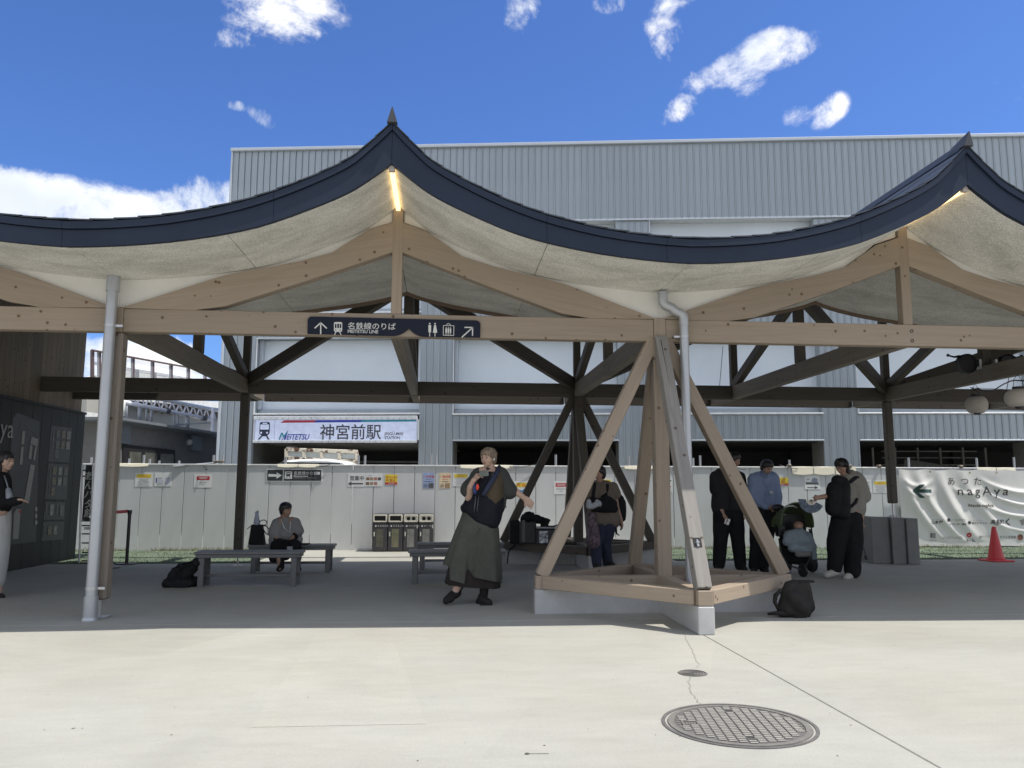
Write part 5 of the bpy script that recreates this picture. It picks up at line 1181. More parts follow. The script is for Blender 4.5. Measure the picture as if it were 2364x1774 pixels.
p, q_ = at(1669, 800, Y=10.2), at(1661, 893, Y=10.2); solo('hanging_wire', G().tube([p, q_], .004, 5).mesh('hanging_wire', CB), 'thin dark wire hanging alone right of the front downpipe', 'cable')
DRM = mat('drum_black', (.022, .022, .026), .5, .2)
for (X_, Y_, s_, lb) in ((575, 645, -1, 'round black floodlight left of its roof post, upper right'), (1180, 650, 1, 'round black floodlight right of its roof post, half behind a beam')):
    c = at(*lz(X_, Y_), Y=YM - .12); t = thing('floodlight', lb, 'floodlight', tuple(c), 0, 'round black floodlights on the roof post')
    g = G(); g.T = Matrix.Rotation(PI / 2, 4, 'X'); g.lathe([(.001, -.05), (.12, -.05), (.142, -.03), (.142, .05), (.13, .06), (.12, .03), (.001, .03)], 30); part('housing', g.mesh('housing', DRM, True, .5), t)
    part('arm', G().bbox(*sorted((-s_ * .10, -s_ * .20)), -.03, .04, -.03, .06, .01).mesh('arm', DRM), t)
    part('bracket', G().bbox(*sorted((-s_ * .17, -s_ * .205)), -.05, .05, -.07, .07, .006).mesh('bracket', STEEL), t)
    g = G(); g.tube([(s_ * .09, 0, .11), (s_ * .16, .01, .10), (s_ * .23, .02, .12)], [.02, .014, .012], 8); g.ell((s_ * .245, .02, .125), .022, .022, .022, 8, 6); part('knob', g.mesh('knob', DRM, True), t)
# ================================================================== left annexe wall with the map board
XW = -6.33
def wy(px, py, X=XW): p = at(px, py, X=X); return (p.y, p.z)
annex = thing('annexe_wall', 'brown plank wall with a charcoal boarded lower face at the far left', 'wall', (XW, 8., 0))
PLK = wood_mat('annexe_plank', (.24, .19, .135), (.16, .125, .09))
yA, yB_ = 8.3, 14.62
n = 42; w = (yB_ - yA) / n
pk = G().bbox(0, 2.0, 0, w - .004, 0, .03, .003).mesh('plank', PLK)
for k in range(n):
    M = Matrix(((0, 0, -1, XW - .07), (0, 1, 0, yA + k * w), (1, 0, 0, 2.545), (0, 0, 0, 1)))
    M = Matrix.Translation((XW - .075, yA + k * w, 2.545)) @ Matrix(((0, 0, 1, 0), (0, 1, 0, 0), (-1, 0, 0, 0), (0, 0, 0, 1))) @ Matrix.Rotation(PI, 4, 'Y') @ Matrix.Translation((0, 0, 0))
    part('plank', pk, annex, M)
part('wall_core', G().box(XW - .9, XW - .12, yA, yB_, 0, 4.5).mesh('wall_core', mat('annexe_core', (.09, .08, .065), .8)), annex, Matrix())
CHB = mat('charcoal_board', (.028, .030, .032), .65, var=.2, scale=3, stretch=(3, 3, .3)); 
n = 21; w = (yB_ - yA) / n; cbm = G().bbox(-.10, 0, 0, w - .005, .0, 2.5, .004).mesh('charcoal_panel', CHB)
for k in range(n): part('charcoal_panel', cbm, annex, T(XW, yA + k * w, 0))
part('top_cap', G().bbox(XW - .12, XW + .02, yA, yB_ + .01, 2.502, 2.54, .004).mesh('top_cap', CHB), annex, Matrix())
mb = thing('map_board', 'dark grey site map and shop picture boards on the charcoal wall at the far left', 'notice board', (XW, 9.5, 1.2))
LVL = {}
def wpoly(pts, mt, name, lv=1, parent=mb, th=.004):
    q = [wy(*p) for p in pts]; x0 = XW + .001 + .0035 * lv
    g = G(); n = len(q); g.add([(x0, a, b) for a, b in q] + [(x0 - th, a, b) for a, b in q], [list(range(n)), list(range(2 * n - 1, n - 1, -1))] + [[i, (i + 1) % n, n + (i + 1) % n, n + i] for i in range(n)])
    return part(name, g.mesh(name, mt), parent, Matrix())
z2 = lambda X_, Y_: (X_ / 3.018, 900 + Y_ / 3.018)
MBG = mat('map_grey', (.06, .064, .068), .5); MBL = mat('map_white', (.30, .30, .28), .6, var=.1, scale=20); MBD = mat('map_line', (.2, .2, .2), .6)
wpoly([z2(120, 160), z2(275, 225), z2(248, 1058), z2(38, 1085), z2(85, 200)], MBG, 'map_panel')
for q in ([(152, 288), (170, 290), (163, 382), (143, 380)], [(142, 398), (160, 400), (150, 523), (131, 520)], [(215, 328), (262, 345), (255, 398), (205, 375)], [(240, 395), (254, 400), (238, 494), (226, 490)], [(205, 380), (222, 392), (212, 486), (193, 478)], [(208, 520), (238, 528), (198, 782), (164, 776)], [(92, 860), (112, 830), (140, 832), (122, 1040), (84, 1042)]):
    wpoly([z2(*p) for p in q], MBL, 'map_block', 3)
wpoly([z2(*p) for p in [(122, 838), (138, 842), (134, 862), (126, 858)]], REDP, 'map_marker', 5)
for a, b in (((140, 228), (136, 300)), ((140, 228), (165, 236)), ((165, 236), (270, 345))):
    wpoly([z2(a[0] - 1.5, a[1]), z2(a[0] + 1.5, a[1] - 1), z2(b[0] + 1.5, b[1]), z2(b[0] - 1.5, b[1] + 1)], MBD, 'map_route', 3)
for yy in (832, 880, 925): wpoly([z2(247 + 9 * math.cos(a), yy + 18 * math.sin(a)) for a in [2 * PI * k / 12 for k in range(12)]], MBL, 'map_symbol', 3)
for q in ([(355, 252), (500, 268), (478, 508), (333, 500)], [(335, 512), (476, 522), (462, 765), (310, 762)], [(312, 780), (452, 786), (446, 905), (300, 906)], [(298, 920), (448, 918), (436, 1044), (286, 1055)]): wpoly([z2(*p) for p in q], MBG, 'shop_panel', 1)
cells = [(390, 280), (428, 284), (464, 290), (385, 357), (422, 358), (458, 360), (378, 420), (366, 535), (405, 538), (444, 542), (360, 610), (400, 612), (436, 612), (353, 680), (345, 800), (416, 802), (332, 952), (370, 950)]
for i, (a, b) in enumerate(cells):
    h_ = 56 if i < 14 else (78 if i < 16 else 58); w_ = 25
    wpoly([z2(a, b), z2(a + w_, b + 2), z2(a + w_ - 3, b + h_), z2(a - 4, b + h_ - 1)], (mat('shop_photo_warm', (.16, .14, .10), .5, var=.8, scale=40), mat('shop_photo_pale', (.22, .22, .20), .5, var=.7, scale=34), mat('shop_photo_dim', (.13, .13, .12), .5, var=.8, scale=44))[(i * 7 + 2) % 3], 'shop_picture', 3)
for a, b, c in ((368, 282, 372), (362, 340, 365), (346, 545, 350), (340, 640, 344), (318, 795, 320), (392, 800, 395), (306, 950, 309)): wpoly([z2(a, b), z2(a + 4, b), z2(a + 1, b + 70), z2(a - 3, b + 70)], MBD, 'shop_name', 3)
vs, fs = text_geo('nagAya', .40, space=1.05); mx_ = max(v[0] for v in vs); e = wy(28, 1012)
g = G(); g.add([(XW + .012, e[0] - (mx_ - v[0]), e[1] + v[2]) for v in vs], fs); part('lettering', g.mesh('lettering', mat('board_lettering', (.38, .38, .36), .6)), mb, Matrix())
# black stall sign with white brush characters
t = thing('stall_sign', 'tall narrow black sign with white brush characters on a steel rack, left of the downpipe', 'sign', tuple(at(204, 1302, Z=0)))
Yv = t.location.y; q = lambda px, py, dy=0: pt(px, py, Yv + dy)
a, b = q(189, 1201), q(214, 1074)
part('board', G().box(a.x, b.x, Yv, Yv + .02, a.z, b.z).mesh('board', BLK), t, Matrix())
for i, ch in enumerate('あんバタ餅'):
    g = G(); p = q(192.5, 1107 + i * 21.5); put_text(g, ch, p.x, p.z, .155, Yv - .003, bold=.012, shear=.1); part('lettering', g.mesh('lettering', mat('brush_white', (.62, .66, .58), .6)), t, Matrix())
for px in (190, 214.5): part('rack_post', G().tube([q(px, 1070), (q(px, 1200).x, Yv, .0)], .015, 8).mesh('rack_post', STEEL), t, Matrix())
for py in (1086, 1100, 1203, 1214, 1233, 1254, 1276, 1295): part('rack_bar', G().tube([q(189, py, .03), q(216, py, .03)], .013, 6).mesh('rack_bar', mat('dim_bar', (.12, .12, .115), .5, .3)), t, Matrix())
for py in (1202, 1224): part('rack_tray', G().bbox(q(191, py).x, q(210, py).x, Yv + .03, Yv + .3, q(0, py).z, q(0, py).z + .04, .004).mesh('rack_tray', WP), t, Matrix())
# ================================================================== behind the fence
VANW = mat('van_white', (.74, .75, .74), .25, spec=.6); VG = mat('van_glass', (.02, .025, .03), .1)
Yv = 17.35; zr_ = at(720, 1060, Y=Yv).z; xa, xb_ = at(637, 1075, Y=Yv).x, at(811, 1075, Y=Yv).x; cx = (xa + xb_) / 2; hw = (xb_ - xa) / 2
t = thing('parked_van', 'white van behind the fence with only its roof and window top showing', 'van', (cx, Yv, 0))
def vsec(y, top, sc=1.): 
    zz = [(.95, .25), (1., .5), (.99, 1.1), (.965, top - .30), (.90, top - .10), (.78, top - .03), (.4, top), (0, top + .008)]
    L1 = [(hw * sc * a, b) for a, b in zz]; pts = L1 + [(-a, b) for a, b in reversed(L1[:-1])]; return [(a, y, b) for a, b in pts]
g = G(); g.rings([vsec(0, zr_ - .05, .97), vsec(.12, zr_, 1), vsec(1.6, zr_ + .02, 1), vsec(3.0, zr_, .98), vsec(3.3, zr_ - .6, .95)]); part('body', g.mesh('body', VANW, True, .7), t)
part('windscreen', G().prism([(-hw * .84, 1.25), (hw * .80, 1.25), (hw * .70, zr_ - .085), (-hw * .90, zr_ - .065)], -.02, .005).mesh('windscreen', VG), t)
for s_ in (-1, 1):
    for y in (.6, 2.7):
        g = G(); g.T = T(s_ * (hw - .09), y, .3) @ Matrix.Rotation(PI / 2, 4, 'Y'); g.lathe([(.001, -.09), (.2, -.09), (.3, -.07), (.3, .07), (.2, .09), (.001, .09)], 20); part('wheel', g.mesh('wheel', mat('tyre', (.02, .02, .02), .8)), t)
# rusty frame of pale panels
RUS = mat('rusty_cream_steel', (.42, .36, .26), .8, var=.2, scale=6); 
def rust_mat():
    m = mat('rusty_frame_paint', (.66, .60, .48), .7); t_ = m.node_tree; n = t_.nodes; l = t_.links
    b = n['Principled BSDF']; src = b.inputs['Base Color'].links[0].from_socket
    nz = n.new('ShaderNodeTexNoise'); nz.inputs['Scale'].default_value = 5.5; nz.inputs['Detail'].default_value = 6; tcn = n.new('ShaderNodeTexCoord'); l.new(tcn.outputs['Object'], nz.inputs['Vector'])
    mr = n.new('ShaderNodeMapRange'); l.new(nz.outputs['Fac'], mr.inputs[0]); mr.inputs[1].default_value = .53; mr.inputs[2].default_value = .6
    mx_ = n.new('ShaderNodeMixRGB'); l.new(mr.outputs[0], mx_.inputs[0]); l.new(src, mx_.inputs[1]); mx_.inputs[2].default_value = (.10, .045, .02, 1); l.new(mx_.outputs[0], b.inputs['Base Color']); return m
RM = rust_mat(); Yk = 20.6
kz = lambda X_, Y_: (580 + X_ / 5.53, 960 + Y_ / 5.53)
t = thing('rusty_panel_frame', 'rust stained cream frame holding four pale panels above the van roof', 'frame', tuple(at(740, 1060, Y=Yk)))
q = lambda X_, Y_, dy=0: pt(*kz(X_, Y_), Yk + dy)
for a, b in (((445, 432), (1360, 462)), ((448, 545), (1350, 590))): M_, ln = beam_m(q(*a), q(*b)); part('rail', G().bbox(0, ln, -.04, .04, -.045, .045, .01).mesh('rail', RM), t, M_)
for x, ya, yb in ((450, 425, 560), (672, 440, 565), (898, 448, 572), (1125, 455, 582), (1348, 460, 620)): M_, ln = beam_m(q(x, ya), q(x, yb)); part('upright', G().bbox(0, ln, -.045, .045, -.04, .04, .01).mesh('upright', RM), t, M_)
for x0, x1 in ((460, 664), (684, 888), (912, 1115), (1140, 1340)):
    A = [q(x0, 448), q(x1, 454), q(x1, 560), q(x0, 545)]; g = G(); g.add([tuple(p) for p in A] + [tuple(p + Vector((0, .02, 0))) for p in A], [(0, 1, 2, 3), (7, 6, 5, 4), (0, 1, 5, 4), (1, 2, 6, 5), (2, 3, 7, 6), (3, 0, 4, 7)]); part('pale_panel', g.mesh('pale_panel', mat('milky_panel', (.50, .53, .50), .5)), t, Matrix())
for x in (440, 1350): p = q(x, 500, .06); part('stand', G().tube([(p.x, p.y, 0), p], .03, 8).mesh('stand', GALV), t, Matrix())
# ---- far left: low charcoal shop, station concourse, railing and pipe truss
d_ = Vector((math.sin(.176), math.cos(.176), 0)); A0 = at(274, 962, Y=20.2); nrm = Vector((0, 0, 1)).cross(d_)
def fp(X_, Y_, off=0.):
    px, py = 180 + X_ / 5.03, 760 + Y_ / 5.03
    r_ = at(px, py, Y=1.) - Vector((0, 0, EYE)); o_ = A0 + nrm * off; tt = (o_ - Vector((0, 0, EYE))).dot(nrm) / r_.dot(nrm); return Vector((0, 0, EYE)) + r_ * tt
def fpoly(pts, mt, name, parent, off=0., th=.1):
    q = [fp(*p, off) for p in pts]; n = len(q); g = G(); g.add([tuple(p) for p in q] + [tuple(p + nrm * th) for p in q], [list(range(n)), list(range(2 * n - 1, n - 1, -1))] + [[i, (i + 1) % n, n + (i + 1) % n, n + i] for i in range(n)])
    return part(name, g.mesh(name, mt), parent, Matrix())
def fground(X_, off=0.): p = fp(X_, 1500, off); return Vector((p.x, p.y, 0))
CH2 = mat('slate_siding', (.13, .15, .165), .6, var=.05); CH3 = mat('shop_grey_panel', (.12, .12, .118), .7); 
shop = thing('low_shop', 'low charcoal shop building with dark glass doors beyond the fence at left', 'building', tuple(fground(470)))
def downto(X_, off=0.):
    "image height where this line of the wall meets the ground"
    p = fground(X_, off); 
    z1_, z2_ = fp(X_, 1000, off).z, fp(X_, 1500, off).z; return 1000 + 500 * z1_ / (z1_ - z2_)
fpoly([(462, 1060), (1640, 1240), (1640, downto(1640)), (462, downto(462))], CH3, 'wall', shop, .08, 2.)
fpoly([(466, 1018), (1660, 1205), (1660, 1232), (466, 1050)], mat('shop_roof_edge', (.16, .175, .19), .5), 'roof_edge', shop, -.25, 2.3)
g_ = 0
for k in range(9):
    y0 = 1060 + k * 29; fpoly([(470, y0), (612, y0 + 24 - k * .8), (612, y0 + 50 - k * .8), (470, y0 + 26)], CH2, 'siding_board', shop, 0, .07)
fpoly([(1330, 1230), (1440, 1246), (1440, 1420), (1330, 1408)], CH2, 'siding_board', shop, 0, .07); fpoly([(620, 1080), (1640, 1235), (1640, 1262), (620, 1118)], CH2, 'siding_board', shop, 0, .07)
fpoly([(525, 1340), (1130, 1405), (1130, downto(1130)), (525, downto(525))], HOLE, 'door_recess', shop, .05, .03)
DG = mat('dim_door_glass', (.09, .09, .075), .15, var=.5, scale=2)
for x0, x1 in ((600, 735), (775, 918), (955, 1110)): fpoly([(x0, 1424 + (x0 - 600) * .06), (x1, 1424 + (x1 - 600) * .06), (x1, downto(x1)), (x0, downto(x0))], DG, 'glass_door', shop, .04, .005)
p = fp(1292, 1315, -.1); part('dome_camera', G().ell(tuple(p), .09, .09, .09, 12, 8).mesh('dome_camera', mat('dome_grey', (.28, .28, .28), .3), True), shop, Matrix())
con = thing('station_concourse', 'raised cream station concourse with brown soffit behind the low shop', 'building', tuple(fground(500, 4.)))
CRW = mat('concourse_cream', (.42, .41, .365), .7, var=.08, scale=.5); BRS = mat('brown_soffit', (.10, .065, .045), .8); WBM = mat('white_fascia_beam', (.80, .80, .77), .5)
fpoly([(100, 800), (1700, 900), (1700, 1250), (100, 1040)], CRW, 'wall', con, 4., .5)
fpoly([(560, 790), (1720, 905), (1720, 1050), (1100, 930), (560, 860)], BRS, 'soffit', con, 3.7, .2)
fpoly([(620, 790), (1720, 850), (1720, 925), (1100, 868), (620, 828)], WBM, 'fascia_beam', con, 3.4, .25)
for x in (700, 850, 1000, 1150, 1300, 1450): fpoly([(x, 850), (x + 22, 852), (x + 62, 920), (x + 44, 925)], CRW, 'soffit_rib', con, 3.6, .08)
fpoly([(100, 960), (260, 985), (260, 1060), (100, 1045)], WBM, 'parapet', con, 3.3, .3)
for x in (830, 905, 985, 1080, 700): p = fp(x, 940 + (x - 700) * .12, 3.9); part('lamp_stud', G().ell(tuple(p), .07, .07, .07, 8, 6).mesh('lamp_stud', mat('stud_tan', (.25, .22, .17), .6)), con, Matrix())
wal = thing('platform_screen', 'pale weathered screen wall along the raised platform', 'wall', tuple(fground(540, 4.6)))
fpoly([(100, 560), (540, 470), (1640, 640), (1640, 760), (100, 760)], mat('weathered_screen', (.60, .59, .55), .8, var=.15, scale=2, stretch=(1, 1, .3)), 'screen', wal, 4.6, .1)
fpoly([(512, 345), (545, 350), (545, 590), (512, 585)], mat('concrete_post', (.42, .40, .33), .8), 'post', wal, 4.3, .3)
rl = thing('platform_railing', 'tall glazed railing with brown posts above the left beam', 'railing', tuple(fground(650, 4.2)))
BRP = mat('brown_post', (.13, .085, .075), .5); GLZ = mat('railing_glass', (.80, .86, .9), .05, alpha=.16)
tl = lambda x: 310 + (x - 520) * .178
pp_ = [180, 260, 412, 650, 878, 1092, 1292, 1485, 1660]
for a, b in zip(pp_[:-1], pp_[1:]):
    fpoly([(a + 8, tl(a)), (b - 8, tl(b)), (b - 8, 640), (a + 8, 640)], GLZ, 'glass_panel', rl, 4.2, .01)
for x in pp_: fpoly([(x - 11, tl(x) - 6), (x + 11, tl(x) - 2), (x + 11, 680), (x - 11, 680)], BRP, 'post', rl, 4.2, .08)
for x in (700, 902, 265): fpoly([(x - 12, tl(x) + 128), (x + 12, tl(x) + 132), (x + 12, 680), (x - 12, 680)], BRP, 'short_post', rl, 4.4, .08)
for dy in (0,): M_ = None; a, b = fp(160, tl(160), 4.15), fp(1700, tl(1700), 4.15); part('top_rail', G().tube([a, b], .035, 8).mesh('top_rail', BRP), rl, Matrix())
for dy in (138, 150, 163): a, b = fp(160, tl(160) + dy, 4.25), fp(1700, tl(1700) + dy - 18, 4.25); part('cable', G().tube([a, b], .013, 6).mesh('cable', BRP), rl, Matrix())
trs = thing('pipe_truss', 'white scaffold pipe truss crossing in front of the concourse at left', 'truss', tuple(fground(560, .9)))
WPI = mat('white_pipe', (.74, .75, .80), .35, .15)
lo = lambda x: 850 + (x - 540) * .203; hi = lambda x: lo(x) - 118 - (x - 540) * .006
part('bottom_chord', G().tube([fp(520, lo(520), .9), fp(1565, lo(1565), .9)], .058, 12).mesh('bottom_chord', WPI, True), trs, Matrix()); part('top_chord', G().tube([fp(540, hi(540), .9), fp(1680, hi(1680), .9)], .058, 12).mesh('top_chord', WPI, True), trs, Matrix())
x = 585; up_ = True; st = 50
while x < 1600:
    a, b = (fp(x, lo(x), .9), fp(x + st, hi(x + st), .9)) if up_ else (fp(x, hi(x), .9), fp(x + st, lo(x + st), .9))
    part('web_pipe', G().tube([a, b], .024, 8).mesh('web_pipe', WPI, True), trs, Matrix()); x += st; up_ = not up_; st = max(38, st * .985)
for x in (1030, 1455): part('joint_collar', G().tube([fp(x - 14, lo(x - 14), .9), fp(x + 22, lo(x + 22), .9)], .085, 12).mesh('joint_collar', mat('dark_collar', (.10, .10, .11), .5, .4)), trs, Matrix())
for x, yb, r_ in ((565, 1025, .03), (715, 1045, .05), (795, 1058, .03), (850, 1066, .035), (1115, 1110, .03), (1160, 1115, .03), (1268, 1138, .062)): part('support_pipe', G().tube([fp(x, lo(x), .9), fp(x, yb + 60, .9)], r_, 8).mesh('support_pipe', mat('support_grey', (.33, .35, .37), .45, .3), True), trs, Matrix())
part('end_post', G().tube([fp(1568, 920, .7), fground(1568, .7)], .055, 10).mesh('end_post', WPI, True), trs, Matrix()); part('end_post', G().tube([fp(495, 830, .9), fp(490, 1010, .9)], .12, 10).mesh('end_post', mat('flaked_white', (.60, .62, .58), .6, var=.2), True), trs, Matrix())
for a, b in (((1100, 1120), (1560, 1085)), ((1120, 1105), (1560, 1092))): part('guard_wire', G().tube([fp(*a, .8), fp(*b, .8)], .02, 6).mesh('guard_wire', mat('support_grey', ())), trs, Matrix())
# shop front with pink curtain at the far left
sf = thing('curtain_shop', 'small shop front with cream board over a maroon and pink split curtain', 'shop front', tuple(fground(140, 1.)))
fpoly([(20, 1075), (250, 1085), (250, 1205), (20, 1200)], CH3, 'upper_wall', sf, 1.1, .3); fpoly([(40, 1208), (222, 1214), (220, 1286), (40, 1280)], mat('cream_board', (.62, .52, .38), .6), 'name_board', sf, 1., .1)
MAR = mat('maroon_cloth', (.17, .02, .07), .8); PNK = mat('pink_cloth', (.58, .17, .30), .8)
for x0, x1 in ((40, 118), (126, 216)): fpoly([(x0, 1292), (x1, 1294), (x1 - 4, 1392), (x0 - 4, 1390)], MAR, 'curtain_top', sf, 1.05, .02); fpoly([(x0 - 5, 1394), (x1 - 5, 1396), (x1 - 9, 1500), (x0 - 9, 1498)], PNK, 'curtain_panel', sf, 1.03, .02)
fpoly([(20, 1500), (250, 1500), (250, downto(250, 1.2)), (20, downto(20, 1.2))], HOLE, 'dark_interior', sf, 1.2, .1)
# ================================================================== people
SKN = mat('skin', (.50, .335, .25), .55, var=.04, spec=.35); SKT = mat('skin_tan', (.36, .22, .155), .55, var=.04); HRK = mat('hair_black', (.018, .016, .016), .45, var=.3, scale=30, stretch=(4, 4, 1))
LIPS = mat('lips', (.30, .12, .10), .5); EYE_ = mat('eye_dark', (.02, .015, .015), .3)
def V(*a): return Vector(a)
class Person:
    def __init__(s, label, px, py, Y=None, vox=.009):
        p = at(px, py, Z=0) if Y is None else at(px, py, Y=Y)
        s.Y = p.y if Y is None else Y; s.t = thing('person', label, 'person', (p.x, s.Y, 0)); s.b = []; s.k = s.Y / F_PX * 1.01; s.vox = vox
    def P(s, px, py, dy=0.): return at(px, py, Y=s.Y + dy)
    def cap(s, a, ra, b, rb, lst=None): (s.b if lst is None else lst).append((a, ra, b, rb))
    def limb(s, pts, rr, lst=None):
        for i in range(len(pts) - 1): s.cap(pts[i], rr[i], pts[i + 1], rr[i + 1], lst)
    def head(s, c, R, face, tilt=0., neck=None, skin=None, chin=1.):
        """c centre of the skull, R its half height (m), face = direction the face looks (x,y), builds skull, jaw, nose, ears"""
        f = Vector((face[0], face[1], -tilt)).normalized(); sd_ = Vector((-f.y, f.x, 0)).normalized() * -1; up = sd_.cross(f) if sd_.cross(f).z > 0 else -sd_.cross(f)
        s.f, s.sd, s.up, s.c, s.R = f, sd_, up, Vector(c), R
        H = lambda a, b, d: s.c + f * (a * R) + sd_ * (b * R) + up * (d * R)
        s.H = H
        s.cap(H(-.12, -.12, .25), R * .66, H(-.12, .12, .25), R * .66); s.cap(H(.1, -.1, .2), R * .58, H(.1, .1, .2), R * .58)
        s.cap(H(.22, -.2, -.2), R * .40, H(.22, .2, -.2), R * .40); s.cap(H(.26, -.10, -.55 * chin), R * .30, H(.26, .10, -.55 * chin), R * .30); s.cap(H(.36, 0, -.70 * chin), R * .2, H(.34, 0, -.62), R * .22)
        s.cap(H(.30, -.34, -.18), R * .25, H(.3, .34, -.18), R * .25)
        s.cap(H(.62, 0, .02), R * .075, H(.76, 0, -.22), R * .11); s.cap(H(.70, -.08, -.25), R * .07, H(.70, .08, -.25), R * .07)
        s.cap(H(.58, -.2, .12), R * .08, H(.58, .2, .12), R * .08); s.cap(H(.60, -.13, -.47), R * .09, H(.60, .13, -.47), R * .09)
        for q in (-1, 1): s.cap(H(-.05, .66 * q, .08), R * .09, H(-.02, .66 * q, -.16), R * .07)
        if neck is not None: s.cap(H(-.18, 0, -.35), R * .42, neck, R * .46)
    def face_parts(s, lips=LIPS):
        H, R = s.H, s.R; B = Matrix((s.sd, s.f, s.up)).transposed()
        for q in (-1, 1):
            g = G(); g.ell(H(.615, .25 * q, .02), R * .11, R * .06, R * .035, 10, 6, B); part('eye', g.mesh('eye', EYE_, True), s.t, Matrix())
            g = G(); g.tube([H(.64, .13 * q, .17), H(.64, .26 * q, .20), H(.56, .38 * q, .17)], [R * .022, R * .03, R * .015], 6); part('eyebrow', g.mesh('eyebrow', HRK, True), s.t, Matrix())
        g = G(); g.ell(H(.665, 0, -.47), R * .17, R * .055, R * .055, 12, 6, B); part('lips', g.mesh('lips', lips, True), s.t, Matrix())
    def hand(s, w, d, spread, curl=.3, L=.075, thumb=None, point=False, fr=.0085):
        """palm from wrist w along d; spread = direction across the knuckles"""
        d = Vector(d).normalized(); sp = Vector(spread); sp = (sp - d * sp.dot(d)).normalized(); dn = d.cross(sp)
        if dn.z > 0: dn = -dn
        k = w + d * L
        for i, q in enumerate((-.032, -.011, .011, .032)): s.cap(w + sp * q * .6, .016, k + sp * q, .013)
        for i, (q, ln) in enumerate(((-.034, .062), (-.0115, .072), (.0115, .067), (.034, .052))):
            c_ = curl if not (point and i == 0) else .05
            a = k + sp * q; b = a + (d * math.cos(c_) + dn * math.sin(c_)) * ln * .55; e = b + (d * math.cos(c_ * 2.4) + dn * math.sin(c_ * 2.4)) * ln * .5
            s.cap(a, fr + .001, b, fr); s.cap(b, fr, e, fr * .8)
        th = Vector(thumb).normalized() if thumb is not None else (d * .6 - sp * .9).normalized()
        a = w + d * .015 - sp * .022; b = a + th * .042; s.cap(a, .013, b, .0105); s.cap(b, .0105, b + (th + d * .5).normalized() * .032, .009)
    def body(s, skin): blob('body', s.b, skin, s.t, s.vox, 2)
    def cloth(s, name, prims, mt, noise=.006, ns=7, vox=.012, sm=3, st=(1, 1, .5), seed=0.): return blob(name, prims, mt, s.t, vox, sm, noise, ns, st, seed=seed)
    def loft(s, name, rows, mt, n=44, folds=.0, nf=9, ph=0., closed=False, smooth=True, yflat=.6):
        "rows of (px left, px right, py, dy) swept into a draped tube"
        g = G(); rs = []
        for i, (l, r, y, dy) in enumerate(rows):
            if isinstance(y, tuple): yl, yr = y
            else: yl = yr = y
            a, b = s.P(l, yl, dy), s.P(r, yr, dy); c = (a + b) / 2; w = (b - a).length / 2; u = i / (len(rows) - 1)
            ring = []
            for k in range(n):
                q = 2 * PI * k / n; f_ = 1 + folds * u * math.sin(nf * q + ph + .6 * math.sin(2 * q)) + folds * .5 * u * math.sin((nf * 2 + 1) * q + 1.3)
                ring.append(tuple(c + (b - a) / 2 * math.cos(q) * f_ + V(0, 1, 0) * math.sin(q) * w * yflat * f_))
            rs.append(ring)
        g.rings(rs, cap=closed); return part(name, g.mesh(name, mt, smooth), s.t, Matrix())

def hairdo(p, mt, fringe=.5, length=0., noise=.003, vox=.009):
    H, R = p.H, p.R
    l = [(H(-.12, -.10, .30), R * .72, H(-.12, .10, .30), R * .72), (H(.0, -.12, .42), R * .60, H(.0, .12, .42), R * .60), (H(-.36, -.12, .08), R * .56, H(-.36, .12, .08), R * .56), (H(-.42, 0, -.1), R * .46, H(-.36, 0, -.42), R * .36)]
    for s_ in (-1, 1):
        l += [(H(-.12, .56 * s_, .25), R * .28, H(-.20, .62 * s_, -.12), R * .20), (H(-.30, .42 * s_, .0), R * .34, H(-.34, .40 * s_, -.38), R * .24), (H(.34, .34 * s_, .52), R * .26, H(.46, .44 * s_, .52 - fringe * .5), R * .12), (H(.42, .10 * s_, .62), R * .22, H(.60, .16 * s_, .60 - fringe * .5), R * .11), (H(.12, .60 * s_, .38), R * .2, H(.12, .66 * s_, .06), R * .11)]
        if length: l += [(H(-.34, .40 * s_, -.3), R * .32, H(-.24, .42 * s_, -.4 - length), R * .22)]
    if length: l += [(H(-.5, 0, -.2), R * .4, H(-.48, 0, -.4 - length), R * .3)]
    return blob('hair', l, mt, p.t, vox, 2, noise, 26, (1, 1, .3))
# ---- 1. woman holding a phone, pointing to the right
z = lambda X_, Y_: (960 + X_ / 3.862, 1000 + Y_ / 3.862)
p = Person('short haired blond person in dark vest and long olive skirt, phone in hand, pointing', 1080, 1396, 8.72, .0065)
q = lambda X_, Y_, dy=0.: p.P(*z(X_, Y_), dy)
hc = q(645, 222); R = .112
p.head(hc, R, (-.62, -.78), .05, q(672, 345, .03), chin=1.0)
p.limb([q(700, 360, .03), q(600, 370, .03)], [.06, .06]); p.limb([q(680, 380, .03), q(610, 800, .02)], [.10, .12]); p.limb([q(600, 380, .03), q(560, 800, .02)], [.10, .12])
p.limb([q(560, 375, .0), q(470, 575, -.07), q(488, 480, -.15), q(515, 418, -.18)], [.052, .042, .036, .026])
p.hand(q(520, 420, -.18), q(575, 352, -.20) - q(520, 420, -.18), (-.5, .0, -.8), .75, .06, thumb=q(600, 398, -.22) - q(540, 420, -.2))
p.limb([q(765, 380, .03), q(880, 515, .0), q(985, 592, -.08)], [.052, .042, .026])
p.hand(q(978, 588, -.08), q(1030, 640, -.10) - q(978, 588, -.08), (.6, -.3, .55), .35, .062, thumb=(-.1, -.5, -.8), point=True)
p.limb([q(560, 800), q(470, 1150), q(350, 1420, -.05)], [.09, .065, .04]); p.limb([q(640, 800), q(630, 1150), q(610, 1440)], [.09, .065, .04])
p.cap(q(355, 1410, -.05), .030, q(290, 1490, -.10), .022); p.cap(q(605, 1460, -.0), .030, q(640, 1512, -.08), .022)
p.body(SKN); p.face_parts()
